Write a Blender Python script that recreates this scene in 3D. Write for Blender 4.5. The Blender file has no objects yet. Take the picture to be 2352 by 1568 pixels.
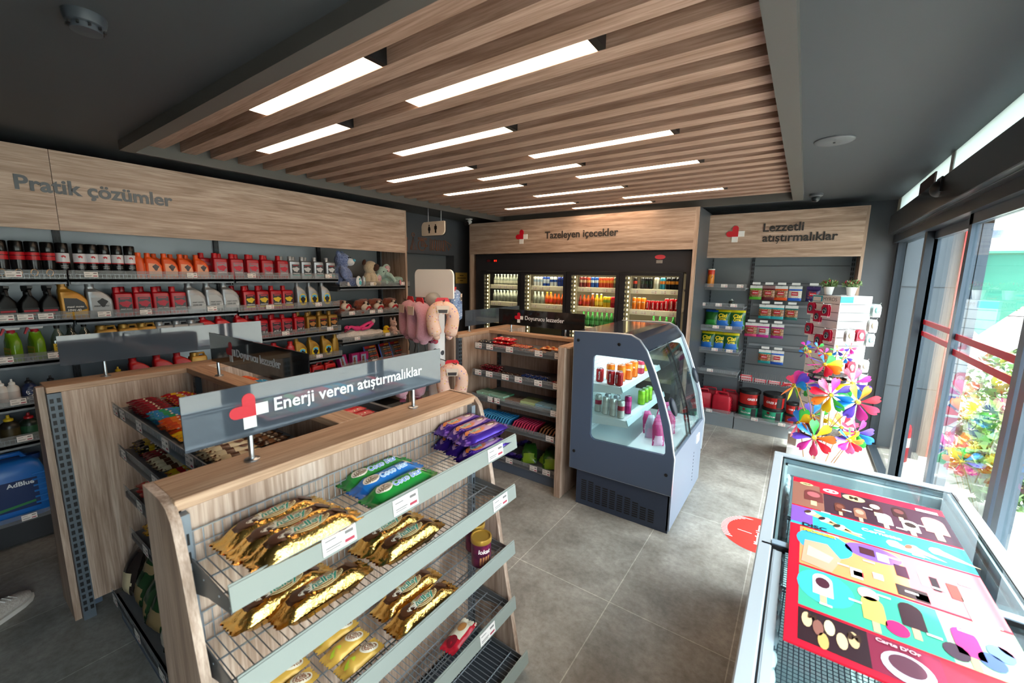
import bpy, bmesh, math, random
from mathutils import Vector, Matrix, noise
PI = math.pi
S = bpy.context.scene
COL = S.collection
random.seed(7)

# ------------------------------------------------------------------ camera, world, sun, exposure
cam = bpy.data.cameras.new('camera')
cam.sensor_width = 36.0
cam.lens = 36.0 * 955.34 / 2352
cam.clip_start = 0.02
cam.clip_end = 300
cam.dof.use_dof = True
cam.dof.focus_distance = 3.4
cam.dof.aperture_fstop = 3.2
camo = bpy.data.objects.new('camera', cam)
COL.objects.link(camo)
yaw, pit, rol = -0.608110952, 0.157862533, -0.0138121619
cp, sp = math.cos(pit), math.sin(pit)
fw = Vector((math.sin(yaw) * cp, math.cos(yaw) * cp, -sp))
rt = Vector((math.cos(yaw), -math.sin(yaw), 0))
dn = fw.cross(rt)
r2 = math.cos(rol) * rt + math.sin(rol) * dn
d2 = -math.sin(rol) * rt + math.cos(rol) * dn
camo.matrix_world = Matrix(((r2.x, -d2.x, -fw.x, 0), (r2.y, -d2.y, -fw.y, 0), (r2.z, -d2.z, -fw.z, 1.8), (0, 0, 0, 1)))
S.camera = camo

world = bpy.data.worlds.new('world')
S.world = world
world.use_nodes = True
wn = world.node_tree
bg = wn.nodes['Background']
sky = wn.nodes.new('ShaderNodeTexSky')
sky.sky_type = 'NISHITA'
sky.sun_disc = False
sky.sun_elevation = math.radians(62)
sky.sun_rotation = math.radians(100)
sky.dust_density = 4.0
sky.air_density = 1.0
hs = wn.nodes.new('ShaderNodeHueSaturation')
hs.inputs['Saturation'].default_value = 0.32
wn.links.new(sky.outputs[0], hs.inputs['Color'])
wn.links.new(hs.outputs[0], bg.inputs[0])
bg.inputs[1].default_value = 1.9

sun = bpy.data.lights.new('sun', 'SUN')
sun.energy = 19
sun.angle = math.radians(1.5)
sun.color = (1.0, 0.95, 0.87)
suno = bpy.data.objects.new('sun', sun)
COL.objects.link(suno)
suno.rotation_euler = Vector((-0.36, 0.12, -0.93)).to_track_quat('-Z', 'Y').to_euler()
suno.location = (6, 2, 9)

LAMP = 14.0          # ceiling strip lights
S.view_settings.view_transform = 'Standard'
S.view_settings.look = 'None'
S.view_settings.exposure = 0.0
S.view_settings.gamma = 1.0
S.view_settings.use_curve_mapping = False
S.cycles.max_bounces = 8
S.cycles.diffuse_bounces = 4
S.cycles.glossy_bounces = 4
S.cycles.transparent_max_bounces = 16
S.cycles.caustics_reflective = False
S.cycles.caustics_refractive = False
S.cycles.use_denoising = True
S.cycles.sample_clamp_indirect = 6.0

# ------------------------------------------------------------------ materials
def lin(c):
    return c / 12.92 if c <= 0.04045 else ((c + 0.055) / 1.055) ** 2.4
def C(h):
    h = h.lstrip('#')
    return tuple(lin(int(h[i:i + 2], 16) / 255) for i in (0, 2, 4)) + (1.0,)
MATS = {}
def M(col, rough=0.5, metal=0.0, emit=0.0, trans=0.0, coat=0.0, ior=1.45, spec=0.5, sheen=0.0):
    key = (col, rough, metal, emit, trans, coat, spec, sheen)
    if key in MATS:
        return MATS[key]
    m = bpy.data.materials.new('mat_' + str(len(MATS)))
    m.use_nodes = True
    b = m.node_tree.nodes['Principled BSDF']
    b.inputs['Base Color'].default_value = C(col)
    b.inputs['Roughness'].default_value = rough
    b.inputs['Metallic'].default_value = metal
    b.inputs['IOR'].default_value = ior
    b.inputs['Transmission Weight'].default_value = trans
    b.inputs['Coat Weight'].default_value = coat
    b.inputs['Specular IOR Level'].default_value = spec
    b.inputs['Sheen Weight'].default_value = sheen
    if emit:
        b.inputs['Emission Color'].default_value = C(col)
        b.inputs['Emission Strength'].default_value = emit
    MATS[key] = m
    return m
def nodes(name):
    m = bpy.data.materials.new(name)
    m.use_nodes = True
    nt = m.node_tree
    return m, nt, nt.nodes['Principled BSDF'], nt.links.new
def ramp(nt, stops):
    r = nt.nodes.new('ShaderNodeValToRGB')
    e = r.color_ramp.elements
    e[0].position, e[0].color = stops[0][0], C(stops[0][1])
    e[1].position, e[1].color = stops[-1][0], C(stops[-1][1])
    for p, c in stops[1:-1]:
        k = e.new(p)
        k.color = C(c)
    return r
def coords(nt, scale, kind='Object', loc=(0, 0, 0)):
    t = nt.nodes.new('ShaderNodeTexCoord')
    mp = nt.nodes.new('ShaderNodeMapping')
    mp.inputs['Scale'].default_value = scale
    mp.inputs['Location'].default_value = loc
    nt.links.new(t.outputs[kind], mp.inputs[0])
    return mp
def noise_tex(nt, src, scale, detail=4, rough=0.55, dist=0.0):
    n = nt.nodes.new('ShaderNodeTexNoise')
    n.inputs['Scale'].default_value = scale
    n.inputs['Detail'].default_value = detail
    n.inputs['Roughness'].default_value = rough
    n.inputs['Distortion'].default_value = dist
    nt.links.new(src.outputs[0], n.inputs['Vector'])
    return n
def mixc(nt, fac, a, b, mode='MIX'):
    x = nt.nodes.new('ShaderNodeMix')
    x.data_type = 'RGBA'
    x.blend_type = mode
    for v, s in ((fac, 0), (a, 6), (b, 7)):
        if hasattr(v, 'outputs'):
            nt.links.new(v.outputs[2 if v.bl_idname == 'ShaderNodeMix' else 0], x.inputs[s])
        else:
            x.inputs[s].default_value = v
    return x
WOODS = {}
def wood(axis, tone='oak'):
    k = (axis, tone)
    if k in WOODS:
        return WOODS[k]
    m, nt, b, L = nodes('wood_%s_%s' % k)
    st = {'X': (0.55, 9, 9), 'Y': (9, 0.55, 9), 'Z': (9, 9, 0.55)}[axis]
    mp = coords(nt, st)
    n1 = noise_tex(nt, mp, 1.6, 5, 0.6, 1.3)
    f = {'X': (2.5, 70, 70), 'Y': (70, 2.5, 70), 'Z': (70, 70, 2.5)}[axis]
    mp2 = coords(nt, f)
    n2 = noise_tex(nt, mp2, 2.0, 3, 0.6, 0.2)
    pal = {'oak': [(0.30, '#957b6b'), (0.46, '#b59a88'), (0.60, '#c8af9e'), (0.75, '#d8c3b5')],
           'edge': [(0.30, '#a58064'), (0.48, '#be987a'), (0.75, '#cdaa8d')],
           'dark': [(0.30, '#967663'), (0.48, '#b09080'), (0.75, '#c2a392')]}[tone]
    r = ramp(nt, pal)
    L(n1.outputs[0], r.inputs[0])
    r2_ = ramp(nt, [(0.35, '#b9a897'), (0.62, '#ffffff')])
    L(n2.outputs[0], r2_.inputs[0])
    mx = mixc(nt, 0.6, r, r2_, 'MULTIPLY')
    L(mx.outputs[2], b.inputs['Base Color'])
    b.inputs['Roughness'].default_value = 0.5
    WOODS[k] = m
    return m
def paint(name, col, rough=0.6, var=0.12, scale=1.5):
    m, nt, b, L = nodes(name)
    mp = coords(nt, (1, 1, 1))
    n = noise_tex(nt, mp, scale, 4, 0.6)
    c = C(col)
    d = tuple(x * (1 - var) for x in c[:3]) + (1,)
    u = tuple(min(1, x * (1 + var)) for x in c[:3]) + (1,)
    mx = mixc(nt, n, d, u)
    L(mx.outputs[2], b.inputs['Base Color'])
    b.inputs['Roughness'].default_value = rough
    return m
def glass(name, tint='#ffffff', refl=1.0, rough=0.0):
    m = bpy.data.materials.new(name)
    m.use_nodes = True
    nt = m.node_tree
    nt.nodes.remove(nt.nodes['Principled BSDF'])
    tr = nt.nodes.new('ShaderNodeBsdfTransparent')
    tr.inputs[0].default_value = C(tint)
    gl = nt.nodes.new('ShaderNodeBsdfGlossy')
    gl.inputs['Roughness'].default_value = rough
    # Schlick reflectance, the same for both faces of a thin pane
    ge = nt.nodes.new('ShaderNodeNewGeometry')
    dt = nt.nodes.new('ShaderNodeVectorMath')
    dt.operation = 'DOT_PRODUCT'
    nt.links.new(ge.outputs['Incoming'], dt.inputs[0])
    nt.links.new(ge.outputs['Normal'], dt.inputs[1])
    def op(kind, a, b=None):
        n = nt.nodes.new('ShaderNodeMath')
        n.operation = kind
        n.use_clamp = kind == 'MULTIPLY'
        for i, v in enumerate((a, b)):
            if v is None:
                continue
            if isinstance(v, (int, float)):
                n.inputs[i].default_value = v
            else:
                nt.links.new(v, n.inputs[i])
        return n.outputs[0]
    c = op('POWER', op('SUBTRACT', 1.0, op('ABSOLUTE', dt.outputs['Value'])), 5.0)
    mu_out = op('MULTIPLY', op('ADD', op('MULTIPLY', c, .96), .04), refl)
    mx = nt.nodes.new('ShaderNodeMixShader')
    nt.links.new(mu_out, mx.inputs[0])
    nt.links.new(tr.outputs[0], mx.inputs[1])
    nt.links.new(gl.outputs[0], mx.inputs[2])
    nt.links.new(mx.outputs[0], nt.nodes['Material Output'].inputs[0])
    return m
def lampmat(name, col, strength):
    m = bpy.data.materials.new(name)
    m.use_nodes = True
    nt = m.node_tree
    nt.nodes.remove(nt.nodes['Principled BSDF'])
    e = nt.nodes.new('ShaderNodeEmission')
    e.inputs[0].default_value = C(col)
    e.inputs[1].default_value = strength
    nt.links.new(e.outputs[0], nt.nodes['Material Output'].inputs[0])
    return m
def speckle(name, base, spots, scale=60, thr=0.62, rough=0.8):
    """cloth or wrapper scattered with small coloured prints"""
    m, nt, b, L = nodes(name)
    mp = coords(nt, (1, 1, 1))
    v = nt.nodes.new('ShaderNodeTexVoronoi')
    v.inputs['Scale'].default_value = scale
    L(mp.outputs[0], v.inputs['Vector'])
    r = ramp(nt, [(0.0, spots[0])] + [(k / len(spots), spots[k]) for k in range(1, len(spots))] + [(1.0, spots[0])])
    r.color_ramp.interpolation = 'CONSTANT'
    sep = nt.nodes.new('ShaderNodeSeparateColor')
    L(v.outputs['Color'], sep.inputs[0])
    L(sep.outputs[0], r.inputs[0])
    lt = nt.nodes.new('ShaderNodeMath')
    lt.operation = 'LESS_THAN'
    lt.inputs[1].default_value = thr
    L(v.outputs['Distance'], lt.inputs[0])
    mx = mixc(nt, lt, C(base), r)
    L(mx.outputs[2], b.inputs['Base Color'])
    b.inputs['Roughness'].default_value = rough
    return m
def fur(name, a, c, scale=90):
    m, nt, b, L = nodes(name)
    mp = coords(nt, (1, 1, 1))
    n = noise_tex(nt, mp, scale, 4, 0.7)
    r = ramp(nt, [(0.36, a), (0.62, c)])
    L(n.outputs[0], r.inputs[0])
    L(r.outputs[0], b.inputs['Base Color'])
    b.inputs['Roughness'].default_value = 0.95
    b.inputs['Sheen Weight'].default_value = 0.4
    bp = nt.nodes.new('ShaderNodeBump')
    bp.inputs['Strength'].default_value = 0.7
    bp.inputs['Distance'].default_value = 0.01
    L(n.outputs[0], bp.inputs['Height'])
    L(bp.outputs[0], b.inputs['Normal'])
    return m

# ------------------------------------------------------------------ mesh builder
class MB:
    def __init__(s):
        s.v, s.f, s.m = [], [], []
    def add(s, vs, fs, mi=0):
        o = len(s.v)
        s.v += [tuple(v) for v in vs]
        for k, f in enumerate(fs):
            s.f.append(tuple(i + o for i in f))
            s.m.append(mi[k] if isinstance(mi, (list, tuple)) else mi)
        return s
    def box(s, x0, x1, y0, y1, z0, z1, mi=0, rot=None):
        vs = [(x, y, z) for z in (z0, z1) for y in (y0, y1) for x in (x0, x1)]
        if rot:
            c = Vector(((x0 + x1) / 2, (y0 + y1) / 2, (z0 + z1) / 2))
            vs = [tuple(rot @ (Vector(v) - c) + c) for v in vs]
        return s.add(vs, [(0, 2, 3, 1), (4, 5, 7, 6), (0, 1, 5, 4), (2, 6, 7, 3), (0, 4, 6, 2), (1, 3, 7, 5)], mi)
    def rbox(s, x0, x1, y0, y1, z0, z1, r=0.005, mi=0):
        w, d = x1 - x0, y1 - y0
        return s.loft([(ring((x0 + x1) / 2, (y0 + y1) / 2, w - 2 * e, d - 2 * e, z, max(r - e, 1e-4) if r > e else 1e-4)) for z, e in
                       ((z0, r * 0.7), (z0 + r * 0.7, 0), (z1 - r * 0.7, 0), (z1, r * 0.7))], mi)
    def prism(s, poly, axis, a0, a1, mi=0, cap=True):
        n = len(poly)
        def P(p, a):
            return {'x': (a, p[0], p[1]), 'y': (p[0], a, p[1]), 'z': (p[0], p[1], a)}[axis]
        vs = [P(p, a0) for p in poly] + [P(p, a1) for p in poly]
        fs = [(i, (i + 1) % n, n + (i + 1) % n, n + i) for i in range(n)]
        if cap:
            fs += [tuple(range(n)), tuple(range(2 * n - 1, n - 1, -1))]
        return s.add(vs, fs, mi)
    def loft(s, rings, mi=0, cap0=True, cap1=True):
        n = len(rings[0])
        vs, fs, ms = [], [], []
        for r in rings:
            vs += r
        for k in range(len(rings) - 1):
            for i in range(n):
                fs.append((k * n + i, k * n + (i + 1) % n, (k + 1) * n + (i + 1) % n, (k + 1) * n + i))
                ms.append(mi[k] if isinstance(mi, (list, tuple)) else mi)
        if cap0:
            fs.append(tuple(range(n - 1, -1, -1)))
            ms.append(mi[0] if isinstance(mi, (list, tuple)) else mi)
        if cap1:
            fs.append(tuple(range((len(rings) - 1) * n, len(rings) * n)))
            ms.append(mi[-1] if isinstance(mi, (list, tuple)) else mi)
        return s.add(vs, fs, ms)
    def lathe(s, prof, n=20, c=(0, 0, 0), mi=0):
        return s.loft([[(c[0] + r * math.cos(2 * PI * i / n), c[1] + r * math.sin(2 * PI * i / n), c[2] + z) for i in range(n)] for r, z in prof], mi)
    def tube(s, pts, r, n=8, mi=0, closed=False):
        pts = [Vector(p) for p in pts]
        rings = []
        m = len(pts)
        up = None
        for k in range(m):
            if closed:
                t = pts[(k + 1) % m] - pts[k - 1]
            else:
                t = pts[min(k + 1, m - 1)] - pts[max(k - 1, 0)]
            t.normalize()
            if up is None:
                a = Vector((0, 0, 1)) if abs(t.z) < 0.9 else Vector((1, 0, 0))
                up = (a - t * a.dot(t)).normalized()
            else:
                up = (up - t * up.dot(t)).normalized()
            b = t.cross(up)
            rr = r[k] if isinstance(r, (list, tuple)) else r
            rings.append([tuple(pts[k] + rr * (math.cos(2 * PI * i / n) * up + math.sin(2 * PI * i / n) * b)) for i in range(n)])
        if closed:
            rings.append(rings[0])
            return s.loft(rings, mi, False, False)
        return s.loft(rings, mi)
    def ell(s, c, r, rot=None, nu=16, nv=10, mi=0, bump=0.0, seed=0):
        vs, fs = [], []
        for j in range(nv + 1):
            th = PI * j / nv
            for i in range(nu):
                ph = 2 * PI * i / nu
                p = Vector((math.sin(th) * math.cos(ph), math.sin(th) * math.sin(ph), math.cos(th)))
                k = 1 + (bump * noise.noise(p * 2.3 + Vector((seed, seed * 2, 0))) if bump else 0)
                p = Vector((p.x * r[0], p.y * r[1], p.z * r[2])) * k
                if rot:
                    p = rot @ p
                vs.append((p.x + c[0], p.y + c[1], p.z + c[2]))
        for j in range(nv):
            for i in range(nu):
                a, b_ = j * nu + i, j * nu + (i + 1) % nu
                fs.append((a, a + nu, b_ + nu, b_))
        return s.add(vs, fs, mi)
    def grid(s, fn, nu, nv, mi=0):
        vs = [fn(i / nu, j / nv) for j in range(nv + 1) for i in range(nu + 1)]
        fs, ms = [], []
        for j in range(nv):
            for i in range(nu):
                a = j * (nu + 1) + i
                fs.append((a, a + 1, a + nu + 2, a + nu + 1))
                ms.append(mi((i + .5) / nu, (j + .5) / nv) if callable(mi) else mi)
        return s.add(vs, fs, ms)
    def mesh(s, name, mats, off=None, smooth=38):
        me = bpy.data.meshes.new(name)
        v = s.v if off is None else [(a - off[0], b - off[1], c - off[2]) for a, b, c in s.v]
        me.from_pydata(v, [], s.f)
        for m in (mats if isinstance(mats, (list, tuple)) else [mats]):
            me.materials.append(m)
        me.polygons.foreach_set('material_index', s.m)
        bm = bmesh.new()
        bm.from_mesh(me)
        bmesh.ops.recalc_face_normals(bm, faces=bm.faces)
        bm.to_mesh(me)
        bm.free()
        if smooth:
            me.polygons.foreach_set('use_smooth', [True] * len(me.polygons))
            me.set_sharp_from_angle(angle=math.radians(smooth))
        me.update()
        return me
    def build(s, name, mats, parent=None, world=True, smooth=38):
        """vertices are world coordinates when world is True, else local to the parent"""
        me = s.mesh(name, mats, wloc(parent) if (parent and world) else None, smooth)
        return link(name, me, parent)
def wloc(o):
    p = Vector((0, 0, 0))
    while o:
        p += o.location
        o = o.parent
    return p
def link(name, data, parent=None):
    o = bpy.data.objects.new(name, data)
    COL.objects.link(o)
    if parent:
        o.parent = parent
    return o
def ring(cx, cy, w, d, z, r, n=4):
    """rounded rectangle ring in a horizontal plane"""
    r = min(r, w / 2 - 1e-5, d / 2 - 1e-5)
    out = []
    for q, (sx, sy) in enumerate(((1, 1), (-1, 1), (-1, -1), (1, -1))):
        for k in range(n):
            a = PI / 2 * (q + k / (n - 1))
            out.append((cx + sx * (w / 2 - r) + r * math.cos(a), cy + sy * (d / 2 - r) + r * math.sin(a), z))
    return out
LABELS = {}
def tag(o, label, cat, group=None, kind=None):
    if kind:
        o['kind'] = kind
    if label:
        n = len(label.split())
        if n < 4 or n > 16:
            print('LABEL LENGTH', n, label)
        if label in LABELS and not group:
            print('LABEL TWICE', label)
        LABELS[label] = LABELS.get(label, 0) + 1
        o['label'] = label
    if cat:
        o['category'] = cat
    if group:
        o['group'] = group
    return o
def thing(name, label, cat, loc=(0, 0, 0), group=None, rotz=0):
    o = bpy.data.objects.new(name, None)
    COL.objects.link(o)
    o.empty_display_size = 0.05
    o.location = loc
    o.rotation_euler = (0, 0, rotz)
    return tag(o, label, cat, group)
def struct(name, mb, mats, smooth=38, label=None):
    o = mb.build(name, mats, None, True, smooth)
    return tag(o, label, None, None, 'structure')
KIDS = {}
def dup(root, loc, rotz=0.0, label=None, group=None, rot=None, scale=None):
    if root not in KIDS:
        KIDS[root] = [(c, list(c.children)) for c in root.children]
    r = root.copy()
    COL.objects.link(r)
    r.location = loc
    r.rotation_euler = rot if rot else (0, 0, rotz)
    if scale:
        r.scale = scale if isinstance(scale, (tuple, list)) else (scale,) * 3
    if label:
        tag(r, label, None, group)
    for c, sub in KIDS[root]:
        k = c.copy()
        COL.objects.link(k)
        k.parent = r
        for g in sub:
            d = g.copy()
            COL.objects.link(d)
            d.parent = k
    return r
class Kind:
    """a product: made once, then copied; the first placement moves the original itself"""
    def __init__(s, make):
        s.make, s.root, s.used = make, None, False
    def put(s, loc, rotz, label, group=None, rot=None, scale=None):
        if s.root is None:
            s.root = s.make()
            KIDS[s.root] = [(c, list(c.children)) for c in s.root.children]
        if not s.used:
            s.used = True
            r = s.root
            r.location = loc
            r.rotation_euler = rot if rot else (0, 0, rotz)
            if scale:
                r.scale = scale if isinstance(scale, (tuple, list)) else (scale,) * 3
            return tag(r, label, None, group)
        return dup(s.root, loc, rotz, label, group, rot, scale)
ORD = ['first', 'second', 'third', 'fourth', 'fifth', 'sixth', 'seventh', 'eighth', 'ninth', 'tenth', 'eleventh', 'twelfth',
       'thirteenth', 'fourteenth', 'fifteenth', 'sixteenth', 'seventeenth', 'eighteenth', 'nineteenth', 'twentieth']
def place(k, n):
    return 'leftmost' if k == 0 else 'rightmost' if k == n - 1 else ORD[k] + ' from left'

# ------------------------------------------------------------------ lettering
def glyphs(txt, bold, shear):
    cu = bpy.data.curves.new('lettering', 'FONT')
    cu.body = txt
    cu.size = 1.0
    cu.resolution_u = 3
    cu.offset = bold
    cu.shear = shear
    ob = bpy.data.objects.new('lettering', cu)
    COL.objects.link(ob)
    bpy.context.view_layer.update()
    me = bpy.data.meshes.new_from_object(ob.evaluated_get(bpy.context.evaluated_depsgraph_get()))
    vs = [v.co.copy() for v in me.vertices]
    fs = [tuple(p.vertices) for p in me.polygons]
    bpy.data.objects.remove(ob)
    bpy.data.curves.remove(cu)
    bpy.data.meshes.remove(me)
    return vs, fs
def text_mesh(txt, width=None, height=None, bold=0.0, depth=0.0, shear=0.0):
    """flat lettering in local XY, centred, scaled to a width or to a cap height; returns (verts, faces)"""
    # the built-in font draws s with cedilla at another size: draw a plain s and hang the cedilla under it
    base = txt.replace('ş', 's')
    vs, fs = glyphs(base, bold, shear)
    for i, ch in enumerate(txt):
        if ch == 'ş':
            ws = [v.x for v in glyphs('s', bold, shear)[0]]
            cx = max(v.x for v in glyphs(base[:i + 1], bold, shear)[0]) - (max(ws) - min(ws)) / 2
            o = len(vs)
            vs += [Vector((cx + a, c, 0)) for a, c in ((-.02, -.03), (.05, -.03), (.06, -.12), (.02, -.2), (-.08, -.21), (-.08, -.16), (-.02, -.15), (.0, -.11))]
            fs.append(tuple(range(o, o + 8)))
    if not vs:
        return [], []
    x0, x1 = min(v.x for v in vs), max(v.x for v in vs)
    y0, y1 = min(v.y for v in vs), max(v.y for v in vs)
    sc = width / (x1 - x0) if width else height / (y1 - y0)
    return [Vector(((v.x - (x0 + x1) / 2) * sc, (v.y - (y0 + y1) / 2) * sc, v.z)) for v in vs], fs
TXT = {}
def text_part(name, txt, mat, parent, at, ax, ay, width=None, height=None, bold=0.0, thick=0.0, surf=None, world=True, shear=0.0):
    """lettering laid on the plane through at spanned by ax (reading direction) and ay (up); surf bends it over a height field"""
    vs, fs = text_mesh(txt, width, height, bold, 0.0, shear)
    ax, ay, at = Vector(ax).normalized(), Vector(ay).normalized(), Vector(at)
    nz = ax.cross(ay)
    out = []
    for v in vs:
        p = at + ax * v.x + ay * v.y
        out.append(p + nz * thick)
    if surf:
        out = [surf(p) for p in out]
    mb = MB()
    mb.add(out, fs)
    if thick and not surf:
        n = len(out)
        mb.add([p - nz * thick for p in out], [])
        ed = {}
        for f in fs:
            for i in range(len(f)):
                a, b = f[i], f[(i + 1) % len(f)]
                if (b, a) in ed:
                    del ed[(b, a)]
                else:
                    ed[(a, b)] = 1
        for a, b in ed:
            mb.f.append((a, b, b + n, a + n))
            mb.m.append(0)
    me = bpy.data.meshes.new(name)
    off = wloc(parent) if (parent and world) else Vector((0, 0, 0))
    me.from_pydata([tuple(Vector(v) - off) for v in mb.v], [], mb.f)
    me.materials.append(mat)
    me.update()
    return link(name, me, parent)

# ------------------------------------------------------------------ shared materials
m_wall = paint('wall_paint', '#44474d', 0.55, 0.06)
m_ceil = paint('ceiling_paint', '#424549', 0.6, 0.05)
m_frame = M('#565350', 0.45)
m_black = M('#141416', 0.4)
m_dark = M('#2b2c30', 0.35)
m_white = M('#e9e7e4', 0.45)
m_steel = M('#b8bcc0', 0.3, 1.0)
m_greymetal = M('#6d737b', 0.4, 0.3)
m_slot = M('#626a73', 0.4, 0.35)
m_shelf = M('#6a6e74', 0.4, 0.35)
m_wire = M('#8f969c', 0.35, 0.7)
m_red = M('#b5121f', 0.4)
m_label = M('#efe6e1', 0.6)
m_plinth = M('#5f6a7c', 0.45, 0.2)
def milky(name, col, alpha):
    m = bpy.data.materials.new(name)
    m.use_nodes = True
    nt = m.node_tree
    b = nt.nodes['Principled BSDF']
    b.inputs['Base Color'].default_value = C(col)
    b.inputs['Roughness'].default_value = .22
    tr = nt.nodes.new('ShaderNodeBsdfTransparent')
    mx = nt.nodes.new('ShaderNodeMixShader')
    mx.inputs[0].default_value = alpha
    nt.links.new(tr.outputs[0], mx.inputs[1])
    nt.links.new(b.outputs[0], mx.inputs[2])
    nt.links.new(mx.outputs[0], nt.nodes['Material Output'].inputs[0])
    return m
m_lip = milky('clear_lip', '#a6a9ac', .24)
m_glass = glass('window_glass', '#eef6f6', 0.9)
m_fridgeglass = glass('fridge_glass', '#f4f6f2', 0.8)
oakX, oakY, oakZ = wood('X'), wood('Y'), wood('Z')
edgeX, edgeY, edgeZ = wood('X', 'edge'), wood('Y', 'edge'), wood('Z', 'edge')

# floor: 60 x 120 cm stone-look tiles
m_floor, nt, b, L = nodes('floor_tiles')
mp = coords(nt, (1, 1, 1), 'Object', (1.324 + 0.6037 * 20, 1.2025 * 20 - 2.025, 0))
br = nt.nodes.new('ShaderNodeTexBrick')
br.offset = 0
br.squash = 1
br.inputs['Scale'].default_value = 1
br.inputs['Brick Width'].default_value = 0.6037
br.inputs['Row Height'].default_value = 1.2025
br.inputs['Mortar Size'].default_value = 0.003
br.inputs['Mortar Smooth'].default_value = 0.3
br.inputs['Bias'].default_value = 0
br.inputs['Color1'].default_value = C('#b2ada6')
br.inputs['Color2'].default_value = C('#a9a6a1')
br.inputs['Mortar'].default_value = C('#dedad3')
L(mp.outputs[0], br.inputs['Vector'])
mq = coords(nt, (1, 1, 1))
n1 = noise_tex(nt, mq, 3.2, 6, 0.62, 0.4)
n2 = noise_tex(nt, mq, 28, 5, 0.7)
ra = ramp(nt, [(0.3, '#a8a5a2'), (0.72, '#ffffff')])
L(n1.outputs[0], ra.inputs[0])
rb = ramp(nt, [(0.3, '#c6c4c0'), (0.65, '#ffffff')])
L(n2.outputs[0], rb.inputs[0])
x1 = mixc(nt, 0.9, br, ra, 'MULTIPLY')
x2 = mixc(nt, 0.8, x1, rb, 'MULTIPLY')
L(x2.outputs[2], b.inputs['Base Color'])
b.inputs['Roughness'].default_value = 0.42

# ------------------------------------------------------------------ room shell
XL, YB, XR, YN, ZC = -4.5, 5.9, 0.74, -3.2, 2.62
struct('floor', MB().box(XL - 0.6, XR + 0.07, YN, YB, -0.1, 0), m_floor)
mb = MB()
mb.box(XL - 0.2, XL, YN, 3.4, 0, 2.9)
mb.box(XL - 0.2, XL, 3.4, 4.86, 2.085, 2.9)
mb.box(XL - 0.2, XL, 4.86, YB, 0, 2.9)
struct('wall_left', mb, m_wall)
struct('wall_back', MB().box(XL - 0.2, XR + 0.12, YB, YB + 0.2, 0, 2.9), m_wall)
struct('wall_near', MB().box(XL - 0.2, XR + 0.12, YN - 0.2, YN, 0, 2.9), m_wall)
mb = MB()
FX0, FX1, FY0, FY1 = -3.71, -0.10, 0.87, 5.06
mb.box(XL - 0.2, FX0, YN, YB, ZC, ZC + 0.28)
mb.box(FX1, XR + 0.12, YN, YB, ZC, ZC + 0.28)
mb.box(FX0, FX1, YN, FY0, ZC, ZC + 0.28)
mb.box(FX0, FX1, FY1, YB, ZC, ZC + 0.28)
mb.box(FX0, FX1, FY0, FY1, ZC + 0.2, ZC + 0.28)
struct('ceiling', mb, m_ceil)
# dropped frame round the slat field
mb = MB()
zt = ZC + 0.12
mb.box(FX0, FX0 + 0.025, FY0, FY1, 2.56, zt)
mb.box(FX1 - 0.085, FX1, FY0, FY1, 2.56, zt)
mb.box(FX0 + 0.025, FX1 - 0.085, FY0, FY0 + 0.075, 2.56, zt)
mb.box(FX0 + 0.025, FX1 - 0.085, FY1 - 0.02, FY1, 2.56, zt)
struct('trim_1', mb, m_frame, label='grey frame dropped round the slatted wood ceiling')
PITCH = 0.1818
SY = [1.012 + PITCH * k for k in range(22)]
mb = MB()
for k, y in enumerate(SY):
    mb.box(-3.685, -0.187, y, y + 0.09, ZC, ZC + 0.11)
mb.box(-3.685, -0.187, FY0 + 0.08, FY1 - 0.03, ZC + 0.112, ZC + 0.125)
slats = struct('trim_2', mb, wood('X', 'dark'), 0, label='light oak slats running across the ceiling')
# recessed strip lights in the gaps of the slats
lm = lampmat('strip_light', '#ffdcb8', LAMP)
LG = [(0, -2.44), (2, -3.19), (2, -1.67), (5, -2.43), (8, -3.185), (8, -1.67), (10, -2.43), (12, -3.19), (12, -1.67), (15, -2.43), (18, -3.195), (18, -1.67), (20, -2.44)]
lname = {0: 'nearest the front', 2: 'in second row', 5: 'in third row', 8: 'in fourth row', 10: 'in fifth row', 12: 'in sixth row',
         15: 'in seventh row', 18: 'in eighth row', 20: 'in last row'}
for k, x0 in LG:
    y0 = SY[k] + 0.09
    x1 = x0 + 0.985
    side = '' if k in (0, 5, 10, 15, 20) else (', left one' if x0 < -3 else ', right one')
    t = thing('ceiling_light', 'warm white strip light between ceiling slats ' + lname[k] + side, 'light', (x0 + .49, y0 + .045, ZC), 'strip lights between the ceiling slats')
    MB().box(x0 + .004, x1 - .03, y0 + .003, y0 + .088, ZC + .001, ZC + .012).build('diffuser', lm, t)
    mb = MB()
    mb.box(x1 - .03, x1 + .001, y0 + .002, y0 + .0895, ZC, ZC + .1)
    mb.box(x0, x1 - .03, y0 + .002, y0 + .0895, ZC + .013, ZC + .1)
    mb.build('housing', m_black, t)

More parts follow.
